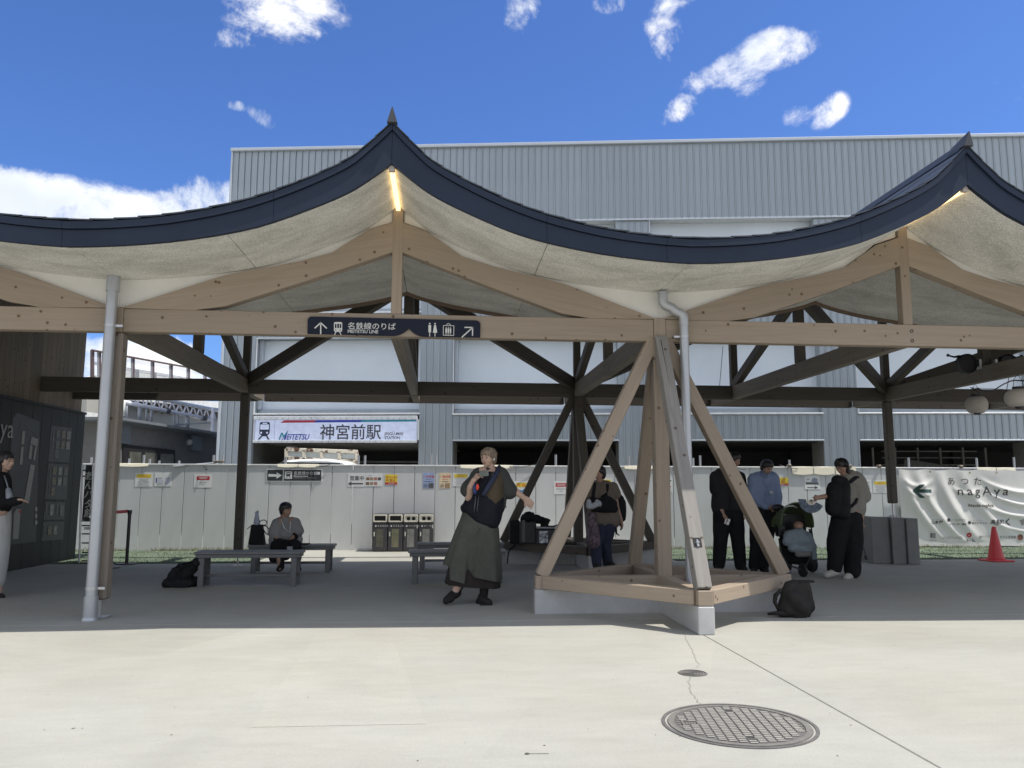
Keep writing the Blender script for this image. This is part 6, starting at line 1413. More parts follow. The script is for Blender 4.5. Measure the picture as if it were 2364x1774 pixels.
HBL = mat('hair_ash_blond', (.20, .152, .105), .55, var=.45, scale=16, stretch=(3, 3, .6))
H = p.H
hairdo(p, HBL, .42, .0, .004, .007); blob('fringe', [(H(.50, -.28, .60), R * .15, H(.66, -.20, .34), R * .07), (H(.52, -.05, .64), R * .15, H(.69, -.02, .38), R * .07), (H(.46, .22, .60), R * .16, H(.62, .24, .33), R * .07)], HBL, p.t, .006, 2, .003, 40, (1, 1, .3))
g = G(); g.ell(H(.02, .73 if p.sd.x > 0 else -.73, -.12), .010, .010, .010, 8, 6); g.tube([H(.04, .74 if p.sd.x > 0 else -.74, -.14), H(.12, .73 if p.sd.x > 0 else -.73, -.30)], .005, 6); part('earbud', g.mesh('earbud', WP, True), p.t, Matrix())
OLV = mat('olive_cotton', (.085, .087, .072), .9, var=.12, scale=9, bump=.2, bscale=120, spec=.15); BRN = mat('brown_nylon', (.088, .068, .043), .8, var=.06, spec=.2); BLV = mat('black_nylon', (.014, .015, .021), .8, var=.15, spec=.2); UND = mat('brown_underskirt', (.042, .035, .031), .9, spec=.15)
TSH = mat('dark_grey_tee', (.058, .06, .055), .9, var=.08, spec=.15)
# tee shirt with wide short sleeves
p.cloth('tee_shirt', [(q(690, 352, .03), .066, q(600, 360, .03), .066), (q(740, 390, .03), .105, q(700, 640, .03), .12), (q(560, 395, .03), .10, q(560, 640, .03), .12), (q(765, 385, .02), .078, q(835, 515, -.0), .088), (q(560, 390, .0), .075, q(468, 505, -.05), .085)], TSH, .007, 8, seed=3)
# vest: dark lower part flaring at the left hip, brown upper front
g = G(); rs = []
for (l, r, yl, yr, dp) in ((522, 790, 345, 352, .105), (500, 792, 450, 450, .15), (470, 786, 560, 560, .17), (425, 782, 640, 620, .185), (400, 778, 662, 680, .195), (418, 762, 700, 760, .19), (520, 735, 790, 822, .165), (640, 728, 838, 835, .13)):
    a, b = q(l, yl, .02), q(r, yr, .02); c = (a + b) / 2; rs.append([tuple(c + (b - a) / 2 * (abs(math.cos(t_)) ** .8) * (1 if math.cos(t_) > 0 else -1) + V(0, dp * math.sin(t_) * (1 + .06 * math.sin(5 * t_)), 0)) for t_ in [2 * PI * k / 48 for k in range(48)]])
# split faces of the vest into brown (right upper front) and black
g.rings(rs); base = len(g.f)
vest = remesh('vest', g, BLV, p.t, .011, 4, .007, 8, (1, 1, .6), 5.)
vest.data.materials.append(BRN)
Wv = WM[p.t.name]
ax, bx = z(640, 500), z(705, 640)
def img(v):
    d = Wv @ v - Vector((0, 0, EYE)); zz = d.dot(fwd); return (1182 + F_PX * d.dot(r2) / zz, 887 - F_PX * d.dot(u2) / zz)
brown_poly = [z(*k) for k in ((690, 330), (800, 330), (800, 560), (712, 632), (612, 545), (640, 470))]
def inside(pt_, poly_):
    c = False; n = len(poly_)
    for i in range(n):
        (x1, y1), (x2, y2) = poly_[i], poly_[(i + 1) % n]
        if (y1 > pt_[1]) != (y2 > pt_[1]) and pt_[0] < (x2 - x1) * (pt_[1] - y1) / (y2 - y1) + x1: c = not c
    return c
for f_ in vest.data.polygons:
    if inside(img(f_.center), brown_poly): f_.material_index = 1
# diagonal dark blue band and cord
NVB = mat('navy_band', (.022, .03, .06), .7, var=.2)
part('shoulder_band', G().tube([q(745, 300, .02), q(720, 360, -.10), q(650, 470, -.155), q(600, 560, -.175)], [.022, .03, .03, .026], 8).mesh('shoulder_band', NVB, True), p.t, Matrix())
for x in (535, 560): part('zip_band', G().tube([q(x, 560, -.165), q(x - 8, 640, -.18), q(x - 15, 700, -.185)], .007, 6).mesh('zip_band', mat('zip_grey', (.07, .07, .085), .5), True), p.t, Matrix())
part('pull_cord', G().tube([q(782, 565, .0), q(790, 620, -.01), q(808, 660, -.01), q(803, 668, -.01), q(788, 640, -.01), q(783, 580, .0)], .004, 5).mesh('pull_cord', mat('cord_grey', (.16, .18, .17), .6), True), p.t, Matrix())
# skirt: straight under layer and long panels over it
p.loft('underskirt', [(*[z(400, 0)[0], z(735, 0)[0]], z(0, 900)[1], .02), (z(285, 0)[0], z(755, 0)[0], (z(0, 1210)[1], z(0, 1210)[1]), .02), (z(258, 0)[0], z(750, 0)[0], (z(0, 1335)[1], z(0, 1372)[1]), .02), (z(275, 0)[0], z(742, 0)[0], (z(0, 1350)[1], z(0, 1385)[1]), .02)], UND, 60, .04, 7, .4, yflat=.55)
rows = [(420, 722, 690, 800), (395, 740, 770, 850), (345, 745, 890, 950), (295, 752, 1030, 1080), (262, 760, 1120, 1210), (247, 762, 1172, 1300)]
g = G(); rs = []; n = 72
for i, (l, r, yl, yr) in enumerate(rows):
    a, b = q(l, yl, .0), q(r, yr, .0); c = (a + b) / 2; w = (b - a).length / 2; u = i / 5; ring = []
    for k in range(n):
        t_ = 2 * PI * (k + .5) / n + 1.5 * PI; cs, sn = math.cos(t_), math.sin(t_)     # seam at the front
        f_ = 1 + .035 * u * math.sin(8 * t_ + 1) + .02 * u * math.sin(15 * t_)
        P_ = c + (b - a) / 2 * cs * f_ + V(0, sn * w * .62 * f_, 0)
        if sn < .2 and i >= 3:
            # longer hanging panels at the front, parted left of the middle
            ext = (u - .55) * 2.2
            if -.75 < cs < -.22: P_.z -= .13 * ext
            elif -.05 < cs < .95: P_.z -= .035 * ext
            if -.22 <= cs <= -.02: P_.z += .02 * ext; P_.y += .05 * ext
        ring.append(tuple(P_))
    rs.append(ring)
g.rings(rs, cap=False); part('skirt', g.mesh('skirt', OLV, True), p.t, Matrix())
for a, b, c_ in ((540, 600, 830), (520, 515, 1250)): pass
g = G(); g.tube([q(575, 850, -.20), q(545, 900, -.235), q(530, 1000, -.27), q(515, 1150, -.31), q(510, 1270, -.33)], [.006, .009, .011, .012, .012], 6); part('skirt_fold', g.mesh('skirt_fold', OLV, True), p.t, Matrix())
SHO = mat('black_shoe', (.02, .018, .017), .7, var=.1, spec=.25)
blob('sock', [(q(395, 1330, .0), .055, q(355, 1430, -.04), .046), (q(612, 1360, .0), .052, q(602, 1470, .0), .045)], SHO, p.t, .009, 2)
blob('shoe', [(q(365, 1425, -.03), .052, q(325, 1450, -.06), .050), (q(325, 1450, -.06), .050, q(275, 1490, -.12), .042), (q(310, 1478, -.10), .044, q(268, 1500, -.13), .034)], SHO, p.t, .009, 2)
blob('shoe', [(q(595, 1460, .0), .052, q(575, 1495, .02), .042), (q(590, 1485, -.02), .048, q(650, 1512, -.10), .040), (q(560, 1505, .02), .036, q(662, 1522, -.11), .030)], SHO, p.t, .009, 2)
part('sole', G().bbox(-.055, .06, -.14, .05, 0, .018, .008).mesh('sole', SHO), p.t, T(q(610, 1520, -.02).x, p.Y - .0, 0))
# phone held at the chin with a red charm
c = q(606, 362, -.235); Mp = T(c.x, c.y, c.z) @ Matrix.Rotation(-.10, 4, 'Y') @ RZ(.25)
t = thing('phone', 'grey smartphone held sideways below the chin of the blond haired woman', 'phone', tuple(c)); WM[t.name] = T(*c)
part('case', G().bbox(-.047, .047, -.006, .006, -.030, .032, .003).mesh('case', mat('phone_grey', (.13, .14, .12), .4)), t, Mp); part('bright_edge', G().box(.043, .0465, -.0078, -.0062, -.024, .026).mesh('bright_edge', mat('phone_edge', (.5, .5, .45), .3)), t, Mp)
t = thing('red_charm', 'small red charm dangling from the phone on a short cord', 'charm', tuple(q(550, 475, -.24)))
part('cord', G().tube([q(545, 405, -.22), q(543, 430, -.235), q(548, 455, -.24)], .003, 5).mesh('cord', CB, True), t, Matrix()); g = G(); g.ell(q(550, 482, -.24), .017, .015, .034, 12, 8); part('charm_body', g.mesh('charm_body', mat('charm_red', (.75, .06, .03), .4), True), t, Matrix())
part('lanyard_card', G().tube([q(520, 440, -.15), q(528, 500, -.2), q(525, 545, -.2)], [.012, .026, .02], 8).mesh('lanyard_card', mat('blue_card', (.03, .05, .15), .5), True), p.t, Matrix())

# ---- 2. seated woman in a pale shirt on the second bench
z = lambda X_, Y_: (200 + X_ / 3.018, 900 + Y_ / 3.018)
p = Person('person in pale grey shirt and dark skirt sitting on the bench looking right', 665, 1300, 12.15, .009); q = lambda X_, Y_, dy=0.: p.P(*z(X_, Y_), dy)
R = .115; p.head(q(1388, 838), R, (.85, -.5), .05, q(1385, 905, .03)); HS = p.H
p.limb([q(1350, 925, .03), q(1350, 1050, .03)], [.085, .12]); p.limb([q(1430, 925, .03), q(1420, 1050, .03)], [.085, .12])
p.limb([q(1318, 935), q(1310, 1030, -.04), q(1352, 1060, -.17)], [.05, .04, .03]); p.limb([q(1460, 930), q(1452, 1020, -.06), q(1415, 1058, -.17)], [.05, .04, .03])
p.hand(q(1355, 1058, -.18), (1, -.3, -.1), (0, -.7, .2), .4, .05); p.hand(q(1412, 1056, -.18), (-1, -.3, -.1), (0, -.7, .2), .4, .05)
p.limb([q(1350, 1075, .02), q(1330, 1080, -.28), q(1355, 1235, -.30)], [.085, .065, .045]); p.limb([q(1430, 1075, .02), q(1450, 1080, -.28), q(1470, 1240, -.22)], [.085, .065, .045])
p.cap(q(1350, 1245, -.30), .024, q(1345, 1252, -.42), .020); p.cap(q(1470, 1245, -.2), .024, q(1475, 1250, -.32), .020)
p.body(SKT); p.face_parts()
H = p.H; hairdo(p, HRK, .5); blob('ponytail', [(H(-.60, 0, -.25), R * .16, H(-.62, .1, -1.05), R * .10)], HRK, p.t, .01, 2)
GSH = mat('pale_grey_shirt', (.235, .235, .23), .8, var=.06); BLKC = mat('black_cotton', (.015, .015, .016), .9, var=.2, spec=.15)
p.cloth('shirt', [(q(1340, 930, .03), .085, q(1335, 1050, .03), .135), (q(1432, 930, .03), .085, q(1440, 1050, .03), .13), (q(1385, 912, .03), .07, q(1388, 1000, .0), .12), (q(1322, 930, .02), .07, q(1302, 995, -.02), .075), (q(1455, 925, .02), .07, q(1478, 985, -.03), .07)], GSH, .007, 8)
p.cloth('skirt', [(q(1350, 1085, .0), .10, q(1325, 1090, -.28), .09), (q(1425, 1085, .0), .10, q(1452, 1090, -.28), .09), (q(1325, 1100, -.26), .09, q(1305, 1170, -.26), .07), (q(1452, 1100, -.26), .08, q(1462, 1175, -.22), .07), (q(1385, 1090, -.2), .09, q(1385, 1150, -.24), .08)], BLKC, .006, 8)
p.cloth('arm_cover', [(q(1312, 1010, -.03), .048, q(1315, 1040, -.05), .05), (q(1315, 1040, -.05), .05, q(1352, 1058, -.15), .036)], BLKC, 0, vox=.01); p.cloth('arm_cover', [(q(1456, 1000, -.04), .048, q(1450, 1030, -.07), .048), (q(1450, 1030, -.07), .048, q(1416, 1056, -.15), .036)], BLKC, 0, vox=.01)
p.cloth('legging', [(q(1352, 1120, -.28), .058, q(1355, 1235, -.30), .048), (q(1458, 1120, -.26), .058, q(1470, 1235, -.22), .048)], BLKC, 0, vox=.01); blob('shoe', [(q(1355, 1240, -.29), .045, q(1340, 1252, -.40), .04)], SHO, p.t, .01, 2); blob('shoe', [(q(1470, 1242, -.19), .045, q(1478, 1250, -.32), .04)], SHO, p.t, .01, 2)
part('lanyard', G().tube([q(1355, 905, -.06), q(1375, 960, -.14), q(1415, 1000, -.14), q(1420, 920, -.08)], .006, 6).mesh('lanyard', WP, True), p.t, Matrix())
t = thing('tablet', 'thin dark tablet lying on the bench beside the sitting person', 'tablet', (q(1490, 1068).x, 12.15, hz)); part('slab', G().bbox(-.14, .12, -.05, .12, .002, .014, .003).mesh('slab', BLKC), t)
t = thing('drink_cup', 'pale cup held low between the knees of the sitting person', 'cup', tuple(q(1415, 1118, -.42))); part('cup_body', G().lathe([(.001, -.05), (.034, -.05), (.042, .05), (.038, .05), (.001, -.03)], 16).mesh('cup_body', mat('cup_grey', (.30, .31, .33), .4), True, .6), t)

# ---- 3. walker with rucksack behind the front pyramid
z = lambda X_, Y_: (1240 + X_ / 6.15, 1060 + Y_ / 6.15)
p = Person('person in brown top and jeans with a black rucksack walking behind the front pyramid', 1390, 1308, 11.7, .009); q = lambda X_, Y_, dy=0.: p.P(*z(X_, Y_), dy)
R = .115; p.head(q(885, 205), R, (-.8, -.6), .1, q(880, 330, .03)); 
p.limb([q(830, 400, .03), q(850, 900, .03)], [.09, .12]); p.limb([q(990, 400, .03), q(1040, 900, .03)], [.09, .12])
p.limb([q(1080, 420, .02), q(1130, 700, .02), q(1185, 860, -.05), q(1200, 900, -.05)], [.052, .042, .032, .026]); p.hand(q(1195, 890, -.06), (.12, -.1, -1), (.2, -.9, 0), .25, .06)
p.limb([q(800, 430, .02), q(760, 640, -.08), q(800, 660, -.18)], [.052, .042, .03]); p.hand(q(800, 650, -.18), (.9, -.2, .1), (0, -.3, .9), .4, .05)
p.limb([q(880, 940), q(830, 1200, -.1), q(850, 1500, -.15)], [.10, .07, .045]); p.limb([q(1010, 940), q(960, 1200, .05), q(1000, 1480, .15)], [.10, .07, .045]); p.cap(q(850, 1510, -.17), .035, q(840, 1530, -.27), .03); p.cap(q(1010, 1490, .1), .035, q(1060, 1510, .02), .03)
p.body(SKT); p.face_parts(); H = p.H
hairdo(p, HRK, .4, .15)
BRT = mat('brown_top', (.135, .108, .082), .85, var=.08); JEA = mat('dark_jeans', (.018, .023, .045), .85, var=.2, scale=14)
p.cloth('top', [(q(840, 400, .03), .095, q(850, 820, .03), .15), (q(985, 400, .03), .095, q(1040, 820, .03), .14), (q(930, 370, .03), .075, q(930, 500, .0), .12), (q(1070, 400, .02), .072, q(1110, 500, .02), .078), (q(800, 420, .02), .07, q(780, 520, -.03), .075), (q(820, 860, .0), .13, q(1080, 870, .0), .12)], BRT, .008, 9)
p.cloth('jeans', [(q(880, 940), .12, q(830, 1200, -.1), .085), (q(830, 1200, -.1), .085, q(850, 1500, -.15), .065), (q(1010, 940), .12, q(960, 1200, .05), .09), (q(960, 1200, .05), .09, q(1005, 1475, .14), .07)], JEA, .006, 9)
p.cloth('chest_bag', [(q(790, 600, -.16), .06, q(960, 660, -.14), .08), (q(960, 560, -.12), .06, q(1080, 640, -.05), .06), (q(800, 700, -.15), .05, q(1080, 700, -.08), .07)], BLKC, .004, 12, vox=.01)
p.cloth('bag_strap', [(q(820, 350, -.06), .022, q(790, 560, -.13), .026), (q(1000, 370, -.03), .035, q(940, 600, -.13), .045), (q(1000, 370, -.03), .035, q(1080, 520, .05), .03)], BLKC, 0, vox=.01)
blob('shoe', [(q(850, 1505, -.15), .045, q(838, 1530, -.27), .038)], SHO, p.t, .01, 2); blob('shoe', [(q(1010, 1490, .1), .054, q(1075, 1512, .02), .044)], SHO, p.t, .01, 2)
t = thing('rucksack', 'black rucksack worn on the back of the walking person', 'bag', tuple(q(1180, 700, .18)))
blob('bag_body', [(q(1090, 530, .16), .07, q(1170, 560, .2), .06), (q(1130, 600, .2), .12, q(1150, 820, .2), .10), (q(1180, 640, .2), .09, q(1195, 830, .2), .07)], BAGK, t, .014, 3, .004, 9)
part('strap_end', G().tube([q(1115, 920, .1), q(1125, 1060, .1), q(1168, 1085, .08)], [.018, .016, .008], 6).mesh('strap_end', STRP, True), t, Matrix())
t = thing('white_parcel', 'speckled white pouch held at the chest of the walking person', 'pouch', tuple(q(800, 640, -.24)))
blob('pouch_body', [(q(735, 600, -.24), .035, q(735, 670, -.24), .045), (q(770, 680, -.24), .04, q(870, 630, -.24), .045), (q(850, 600, -.24), .03, q(905, 650, -.23), .02)], mat('speckled_white', (.36, .38, .40), .7, var=.3, scale=60), t, .01, 2)
t = thing('patterned_bag', 'brown and violet patterned shopping bag carried low by the walking person', 'bag', tuple(q(790, 1180, -.24)))
blob('bag_body', [(q(775, 800, -.2), .05, q(790, 1000, -.22), .08), (q(790, 1000, -.22), .09, q(800, 1180, -.22), .10), (q(760, 1100, -.22), .07, q(840, 1190, -.22), .06)], mat('patterned_cloth', (.10, .07, .085), .8, var=.9, scale=22), t, .012, 3, .004, 12)

# ---- 4 and 5. the two men right of the pyramid
z = lambda X_, Y_: (1560 + X_ / 3.86, 1020 + Y_ / 3.86)
def man(label, Yp, cx, qs, skin, top, trous, topn, vox=.0095):
    pass
p = Person('man in black tee shirt and cap with a white card, partly behind a strut', 1690, 1316, 12.0, .009); q = lambda X_, Y_, dy=0.: p.P(*z(X_, Y_), dy)
R = .118; p.head(q(522, 165), R, (.8, -.45), .35, q(470, 262, .03)); 
p.limb([q(400, 320, .02), q(400, 600, .02)], [.12, .13]); p.limb([q(510, 320, .02), q(520, 600, .02)], [.12, .13])
p.limb([q(350, 300, .0), q(368, 480, -.02), q(420, 640, -.1), q(432, 668, -.12)], [.06, .05, .036, .028]); p.hand(q(430, 660, -.12), (.35, -.3, -1), (.5, -.7, 0), .35, .06)
p.limb([q(565, 310, .0), q(585, 480, -.02), q(590, 630, -.05)], [.06, .05, .034]); p.hand(q(590, 625, -.05), (0, -.1, -1), (.2, -.9, 0), .3, .06)
p.limb([q(415, 640), q(400, 850), q(385, 1110)], [.11, .08, .05]); p.limb([q(520, 640), q(550, 850), q(575, 1110)], [.11, .08, .05]); p.cap(q(385, 1120, -.02), .024, q(380, 1135, -.14), .020); p.cap(q(585, 1120, -.02), .024, q(610, 1135, -.12), .020)
p.body(SKT); p.face_parts(); H = p.H
hairdo(p, HRK, .2)
blob('cap', [(H(-.1, -.15, .55), R * .62, H(-.1, .15, .55), R * .62), (H(.45, -.3, .52), R * .14, H(.45, .3, .52), R * .14), (H(.8, -.2, .42), R * .08, H(.8, .2, .42), R * .08), (H(.6, 0, .5), R * .12, H(.92, 0, .4), R * .07)], BLKC, p.t, .009, 2)
BKT = mat('black_tee', (.026, .026, .027), .9, var=.1, spec=.15)
p.cloth('tee_shirt', [(q(405, 310, .02), .125, q(400, 590, .02), .14), (q(515, 310, .02), .125, q(525, 590, .02), .14), (q(470, 262, .02), .07, q(465, 330, .0), .13), (q(352, 315, .0), .085, q(358, 430, -.01), .088), (q(572, 315, .0), .085, q(588, 430, -.01), .088)], BKT, .007, 7)
p.cloth('trousers', [(q(410, 650), .135, q(400, 850), .105), (q(400, 850), .105, q(385, 1095), .085), (q(525, 650), .135, q(552, 850), .105), (q(552, 850), .105, q(578, 1100), .085)], BLKC, .008, 7)
blob('shoe', [(q(385, 1115, -.02), .054, q(378, 1135, -.14), .044)], SHO, p.t, .01, 2); blob('shoe', [(q(590, 1115, -.02), .054, q(615, 1135, -.12), .044)], SHO, p.t, .01, 2)
c = q(460, 712, -.16); t = thing('white_card', 'small white card in the hand of the man in black', 'card', tuple(c)); part('card', G().bbox(-.035, .035, -.004, .004, -.045, .045, .002).mesh('card', WP), t, T(*c) @ Matrix.Rotation(.4, 4, 'Y'))

p = Person('man in light blue shirt with a white name badge bending over the stroller', 1752, 1319, 11.85, .009); q = lambda X_, Y_, dy=0.: p.P(*z(X_, Y_), dy)
R = .117; p.head(q(812, 228, -.06), R, (.35, -.8), .55, q(800, 290, .03)); 
p.limb([q(725, 340, .02), q(745, 590, .03)], [.11, .12]); p.limb([q(850, 340, .02), q(825, 590, .03)], [.11, .12])
p.limb([q(680, 330, .0), q(690, 500, -.02), q(825, 585, -.12)], [.055, .048, .032]); p.hand(q(815, 582, -.12), (1, -.1, -.3), (0, -.5, .8), .5, .055)
p.limb([q(882, 330, .0), q(905, 480, -.05), q(905, 590, -.12)], [.055, .045, .03]); p.hand(q(905, 582, -.12), (.1, -.3, -1), (.9, -.2, 0), .6, .05)
p.limb([q(750, 620), q(720, 850), q(700, 1120)], [.11, .08, .05]); p.limb([q(825, 620), q(810, 850), q(780, 1120)], [.11, .08, .05]); p.cap(q(700, 1130, -.02), .024, q(695, 1145, -.14), .020); p.cap(q(785, 1130, -.02), .024, q(800, 1148, -.14), .020)
p.body(SKT); p.face_parts(); H = p.H
hairdo(p, HRK, .25)
BLS = mat('light_blue_shirt', (.20, .26, .40), .8, var=.06, scale=8)
p.cloth('shirt', [(q(735, 335, .02), .115, q(745, 560, .03), .135), (q(850, 335, .02), .115, q(835, 560, .03), .13), (q(795, 285, .02), .075, q(795, 350, .0), .13), (q(690, 330, .0), .075, q(678, 490, -.02), .072), (q(678, 490, -.02), .072, q(800, 575, -.11), .05), (q(880, 330, .0), .075, q(905, 480, -.05), .065), (q(905, 480, -.05), .065, q(910, 560, -.10), .05)], BLS, .009, 9)
part('name_badge', G().bbox(-.028, .028, -.004, .0, -.022, .022, .001).mesh('name_badge', mat('badge_white', (.42, .44, .46), .5)), p.t, T(*q(852, 452, -.137)))
part('collar', G().tube([q(752, 268, -.04), q(785, 300, -.12), q(802, 320, -.13)], [.012, .02, .008], 6).mesh('collar', BLS, True), p.t, Matrix()); part('collar', G().tube([q(850, 270, -.04), q(828, 300, -.12), q(808, 320, -.13)], [.012, .02, .008], 6).mesh('collar', BLS, True), p.t, Matrix())
p.cloth('trousers', [(q(750, 630), .13, q(720, 850), .10), (q(720, 850), .10, q(700, 1110), .075), (q(825, 630), .13, q(812, 850), .10), (q(812, 850), .10, q(782, 1110), .075)], BLKC, .008, 7)
blob('shoe', [(q(700, 1130, -.02), .054, q(692, 1148, -.14), .044)], SHO, p.t, .01, 2); blob('shoe', [(q(785, 1130, -.02), .054, q(805, 1150, -.14), .044)], SHO, p.t, .01, 2)

# ---- 6. man with the bag on his chest, fanning the stroller
p = Person('man in beige tee shirt, black pack on his chest, holding out a folding fan', 1948, 1336, 10.85, .0085); q = lambda X_, Y_, dy=0.: p.P(*z(X_, Y_), dy)
R = .118; p.head(q(1478, 222, -.02), R, (-.86, -.35), .42, q(1545, 300, .03)); 
p.limb([q(1530, 340, .02), q(1510, 620, .02)], [.12, .13]); p.limb([q(1610, 340, .04), q(1600, 620, .02)], [.11, .13])
p.limb([q(1500, 360, -.06), q(1400, 480, -.12), q(1262, 500, -.18)], [.056, .044, .03]); p.hand(q(1268, 500, -.18), (-1, -.1, .02), (0, -.4, .9), 1.1, .05, thumb=(-.9, -.3, .4))
p.limb([q(1650, 370, .05), q(1668, 560, .02), q(1650, 720, -.05)], [.058, .046, .03]); p.hand(q(1652, 712, -.05), (-.15, -.2, -1), (.4, -.8, 0), .8, .055)
p.limb([q(1470, 680), q(1430, 900), q(1415, 1130)], [.11, .085, .05]); p.limb([q(1580, 680), q(1580, 900), q(1575, 1150)], [.11, .085, .05]); p.cap(q(1430, 1150, -.02), .024, q(1350, 1188, -.08), .020); p.cap(q(1590, 1170, 0), .024, q(1520, 1208, -.08), .020)
p.body(SKT); p.face_parts(); H = p.H
hairdo(p, HRK, .45); blob('hair_tuft', [(H(.45, -.25, .72), R * .2, H(.1, .2, .98), R * .14)], HRK, p.t, .01, 2)
BEI = mat('beige_tee', (.225, .212, .182), .85, var=.06)
p.cloth('tee_shirt', [(q(1530, 345, .02), .12, q(1530, 590, .02), .135), (q(1610, 345, .04), .12, q(1600, 600, .03), .14), (q(1560, 300, .03), .075, q(1570, 360, .0), .12), (q(1645, 360, .05), .085, q(1672, 490, .03), .095), (q(1510, 350, -.03), .08, q(1450, 420, -.08), .08)], BEI, .008, 8)
p.cloth('trousers', [(q(1480, 690), .14, q(1440, 880), .125), (q(1440, 880), .125, q(1415, 1125), .095), (q(1575, 690), .14, q(1580, 880), .13), (q(1580, 880), .13, q(1575, 1150), .10), (q(1510, 700), .14, q(1545, 700), .14)], BLKC, .010, 6, seed=2)
CRS = mat('cream_shoe', (.40, .385, .34), .7)
blob('shoe', [(q(1440, 1155, .0), .058, q(1345, 1190, -.08), .046), (q(1420, 1180, -.02), .036, q(1330, 1200, -.07), .026)], CRS, p.t, .009, 2); blob('shoe', [(q(1595, 1178, .02), .058, q(1515, 1210, -.08), .046), (q(1600, 1210, .02), .034, q(1505, 1222, -.07), .024)], CRS, p.t, .009, 2)
t = thing('backpack', 'black backpack worn in front by the man with the fan', 'bag', tuple(q(1430, 500, -.14)))
blob('bag_body', [(q(1440, 350, -.12), .08, q(1490, 360, -.12), .075), (q(1410, 420, -.16), .10, q(1400, 600, -.16), .10), (q(1490, 400, -.14), .10, q(1480, 620, -.14), .11), (q(1385, 560, -.18), .07, q(1500, 640, -.16), .08)], BAGK, t, .013, 3, .004, 9)
part('shoulder_strap', G().tube([q(1470, 330, -.1), q(1540, 370, -.13), q(1600, 325, -.10), q(1650, 318, .0), q(1685, 355, .06)], [.022, .028, .028, .026, .022], 8).mesh('shoulder_strap', STRP, True), t, Matrix()); part('waist_strap', G().tube([q(1540, 600, -.14), q(1600, 545, -.12), q(1618, 505, -.12)], [.018, .022, .016], 6).mesh('waist_strap', STRP, True), t, Matrix())
# folding fan
c = q(1208, 515, -.24); fan = thing('folding_fan', 'blue grey patterned folding fan held out over the stroller', 'fan', tuple(c))
k_ = (q(1308, 515, -.24) - q(1208, 515, -.24)).length / 100
FANM = mat('fan_paper', (.10, .125, .16), .7, var=.7, scale=24); FANR = mat('fan_rib', (.30, .22, .14), .6)
n = 18; a0, a1 = math.radians(178), math.radians(333)
for i in range(n):
    aa, ab = a0 + (a1 - a0) * i / n, a0 + (a1 - a0) * (i + 1) / n; r0, r1 = 48 * k_, 116 * k_; y0, y1 = (.0, .006) if i % 2 else (.006, .0)
    g = G(); g.add([(r0 * math.cos(aa), y0, r0 * math.sin(aa)), (r1 * math.cos(aa), y0, r1 * math.sin(aa)), (r1 * math.cos(ab), y1, r1 * math.sin(ab)), (r0 * math.cos(ab), y1, r0 * math.sin(ab))], [(0, 1, 2, 3)]); part('leaf', g.mesh('leaf', FANM), fan)
    g = G(); am = (aa + ab) / 2; w_ = .003; g.add([(-w_, -.001, 0), (w_, -.001, 0), (r0 * 1.02 * math.cos(am) + w_, -.001, r0 * 1.02 * math.sin(am)), (r0 * 1.02 * math.cos(am) - w_, -.001, r0 * 1.02 * math.sin(am))], [(0, 1, 2, 3)]); part('rib', g.mesh('rib', FANR), fan)
t = thing('walking_pole', 'thin dark selfie stick hanging from the right hand of the man in beige', 'stick', tuple(q(1620, 800, -.05)))
part('shaft', G().tube([q(1618, 790, -.05), q(1655, 890, -.06), q(1692, 1015, -.06)], [.006, .006, .006], 6).mesh('shaft', CB, True), t, Matrix()); part('tip', G().tube([q(1688, 1015, -.06), q(1700, 1048, -.06)], [.016, .022], 8).mesh('tip', CB, True), t, Matrix())

# ---- 7. stroller with a sleeping child
st = thing('stroller', 'dark three wheeled stroller with green hood and a pale blue blanket', 'stroller', (at(1850, 1332, Z=0).x, 11.35, 0)); Ys = 11.35
q = lambda X_, Y_, dy=0.: pt(*z(X_, Y_), Ys + dy)
HOOD = mat('hood_green', (.085, .115, .05), .8, var=.1); FRM = mat('stroller_frame', (.02, .02, .022), .4, .3)
g = G(); rs = []
for i in range(11):
    a = PI * i / 10; ring = []
# hood: arched shell open to the front
def hd(u, v):
    a = PI * u; c = q(1045, 700); L_, R_ = q(905, 700), q(1185, 760); hw_ = (R_ - L_).length / 2; top = q(1050, 545).z
    x = c.x - hw_ * math.cos(a); zz = q(0, 760).z + (top - q(0, 760).z) * math.sin(a) ** .75
    k = v; return (x * (1) + (c.x - x) * .12 * k, Ys - .14 + .42 * k, zz - .16 * k * k * math.sin(a))
g.grid(hd, 24, 8); g.grid(lambda u, v: (lambda p_: (p_[0], p_[1] + .01, p_[2] - .012))(hd(u, v)), 24, 8)
part('hood', g.mesh('hood', HOOD, True), st, Matrix())
rim = [hd(i / 24, 0) for i in range(25)]; part('hood_rim', G().tube(rim, .012, 8).mesh('hood_rim', HOOD, True), st, Matrix())
part('hood_window', G().tube([q(965, 590, -.13), q(1000, 575, -.15), q(1045, 573, -.155), q(1085, 590, -.14)], [.006, .014, .014, .006], 8).mesh('hood_window', mat('clear_film', (.45, .46, .42), .3), True), st, Matrix())
part('seat_back', G().prism([(q(940, 660).x - st.location.x, q(0, 1000).z), (q(1170, 660).x - st.location.x, q(0, 1000).z), (q(1165, 0).x - st.location.x, q(0, 650).z), (q(950, 0).x - st.location.x, q(0, 650).z)], .10, .13).mesh('seat_back', FRM), st)
blob('basket', [(q(990, 960, .05), .09, q(1170, 970, .05), .08), (q(1000, 1030, .05), .09, q(1130, 1060, .05), .07), (q(1140, 1050, .05), .08, q(1200, 1110, .1), .07)], BLKC, st, .014, 3)
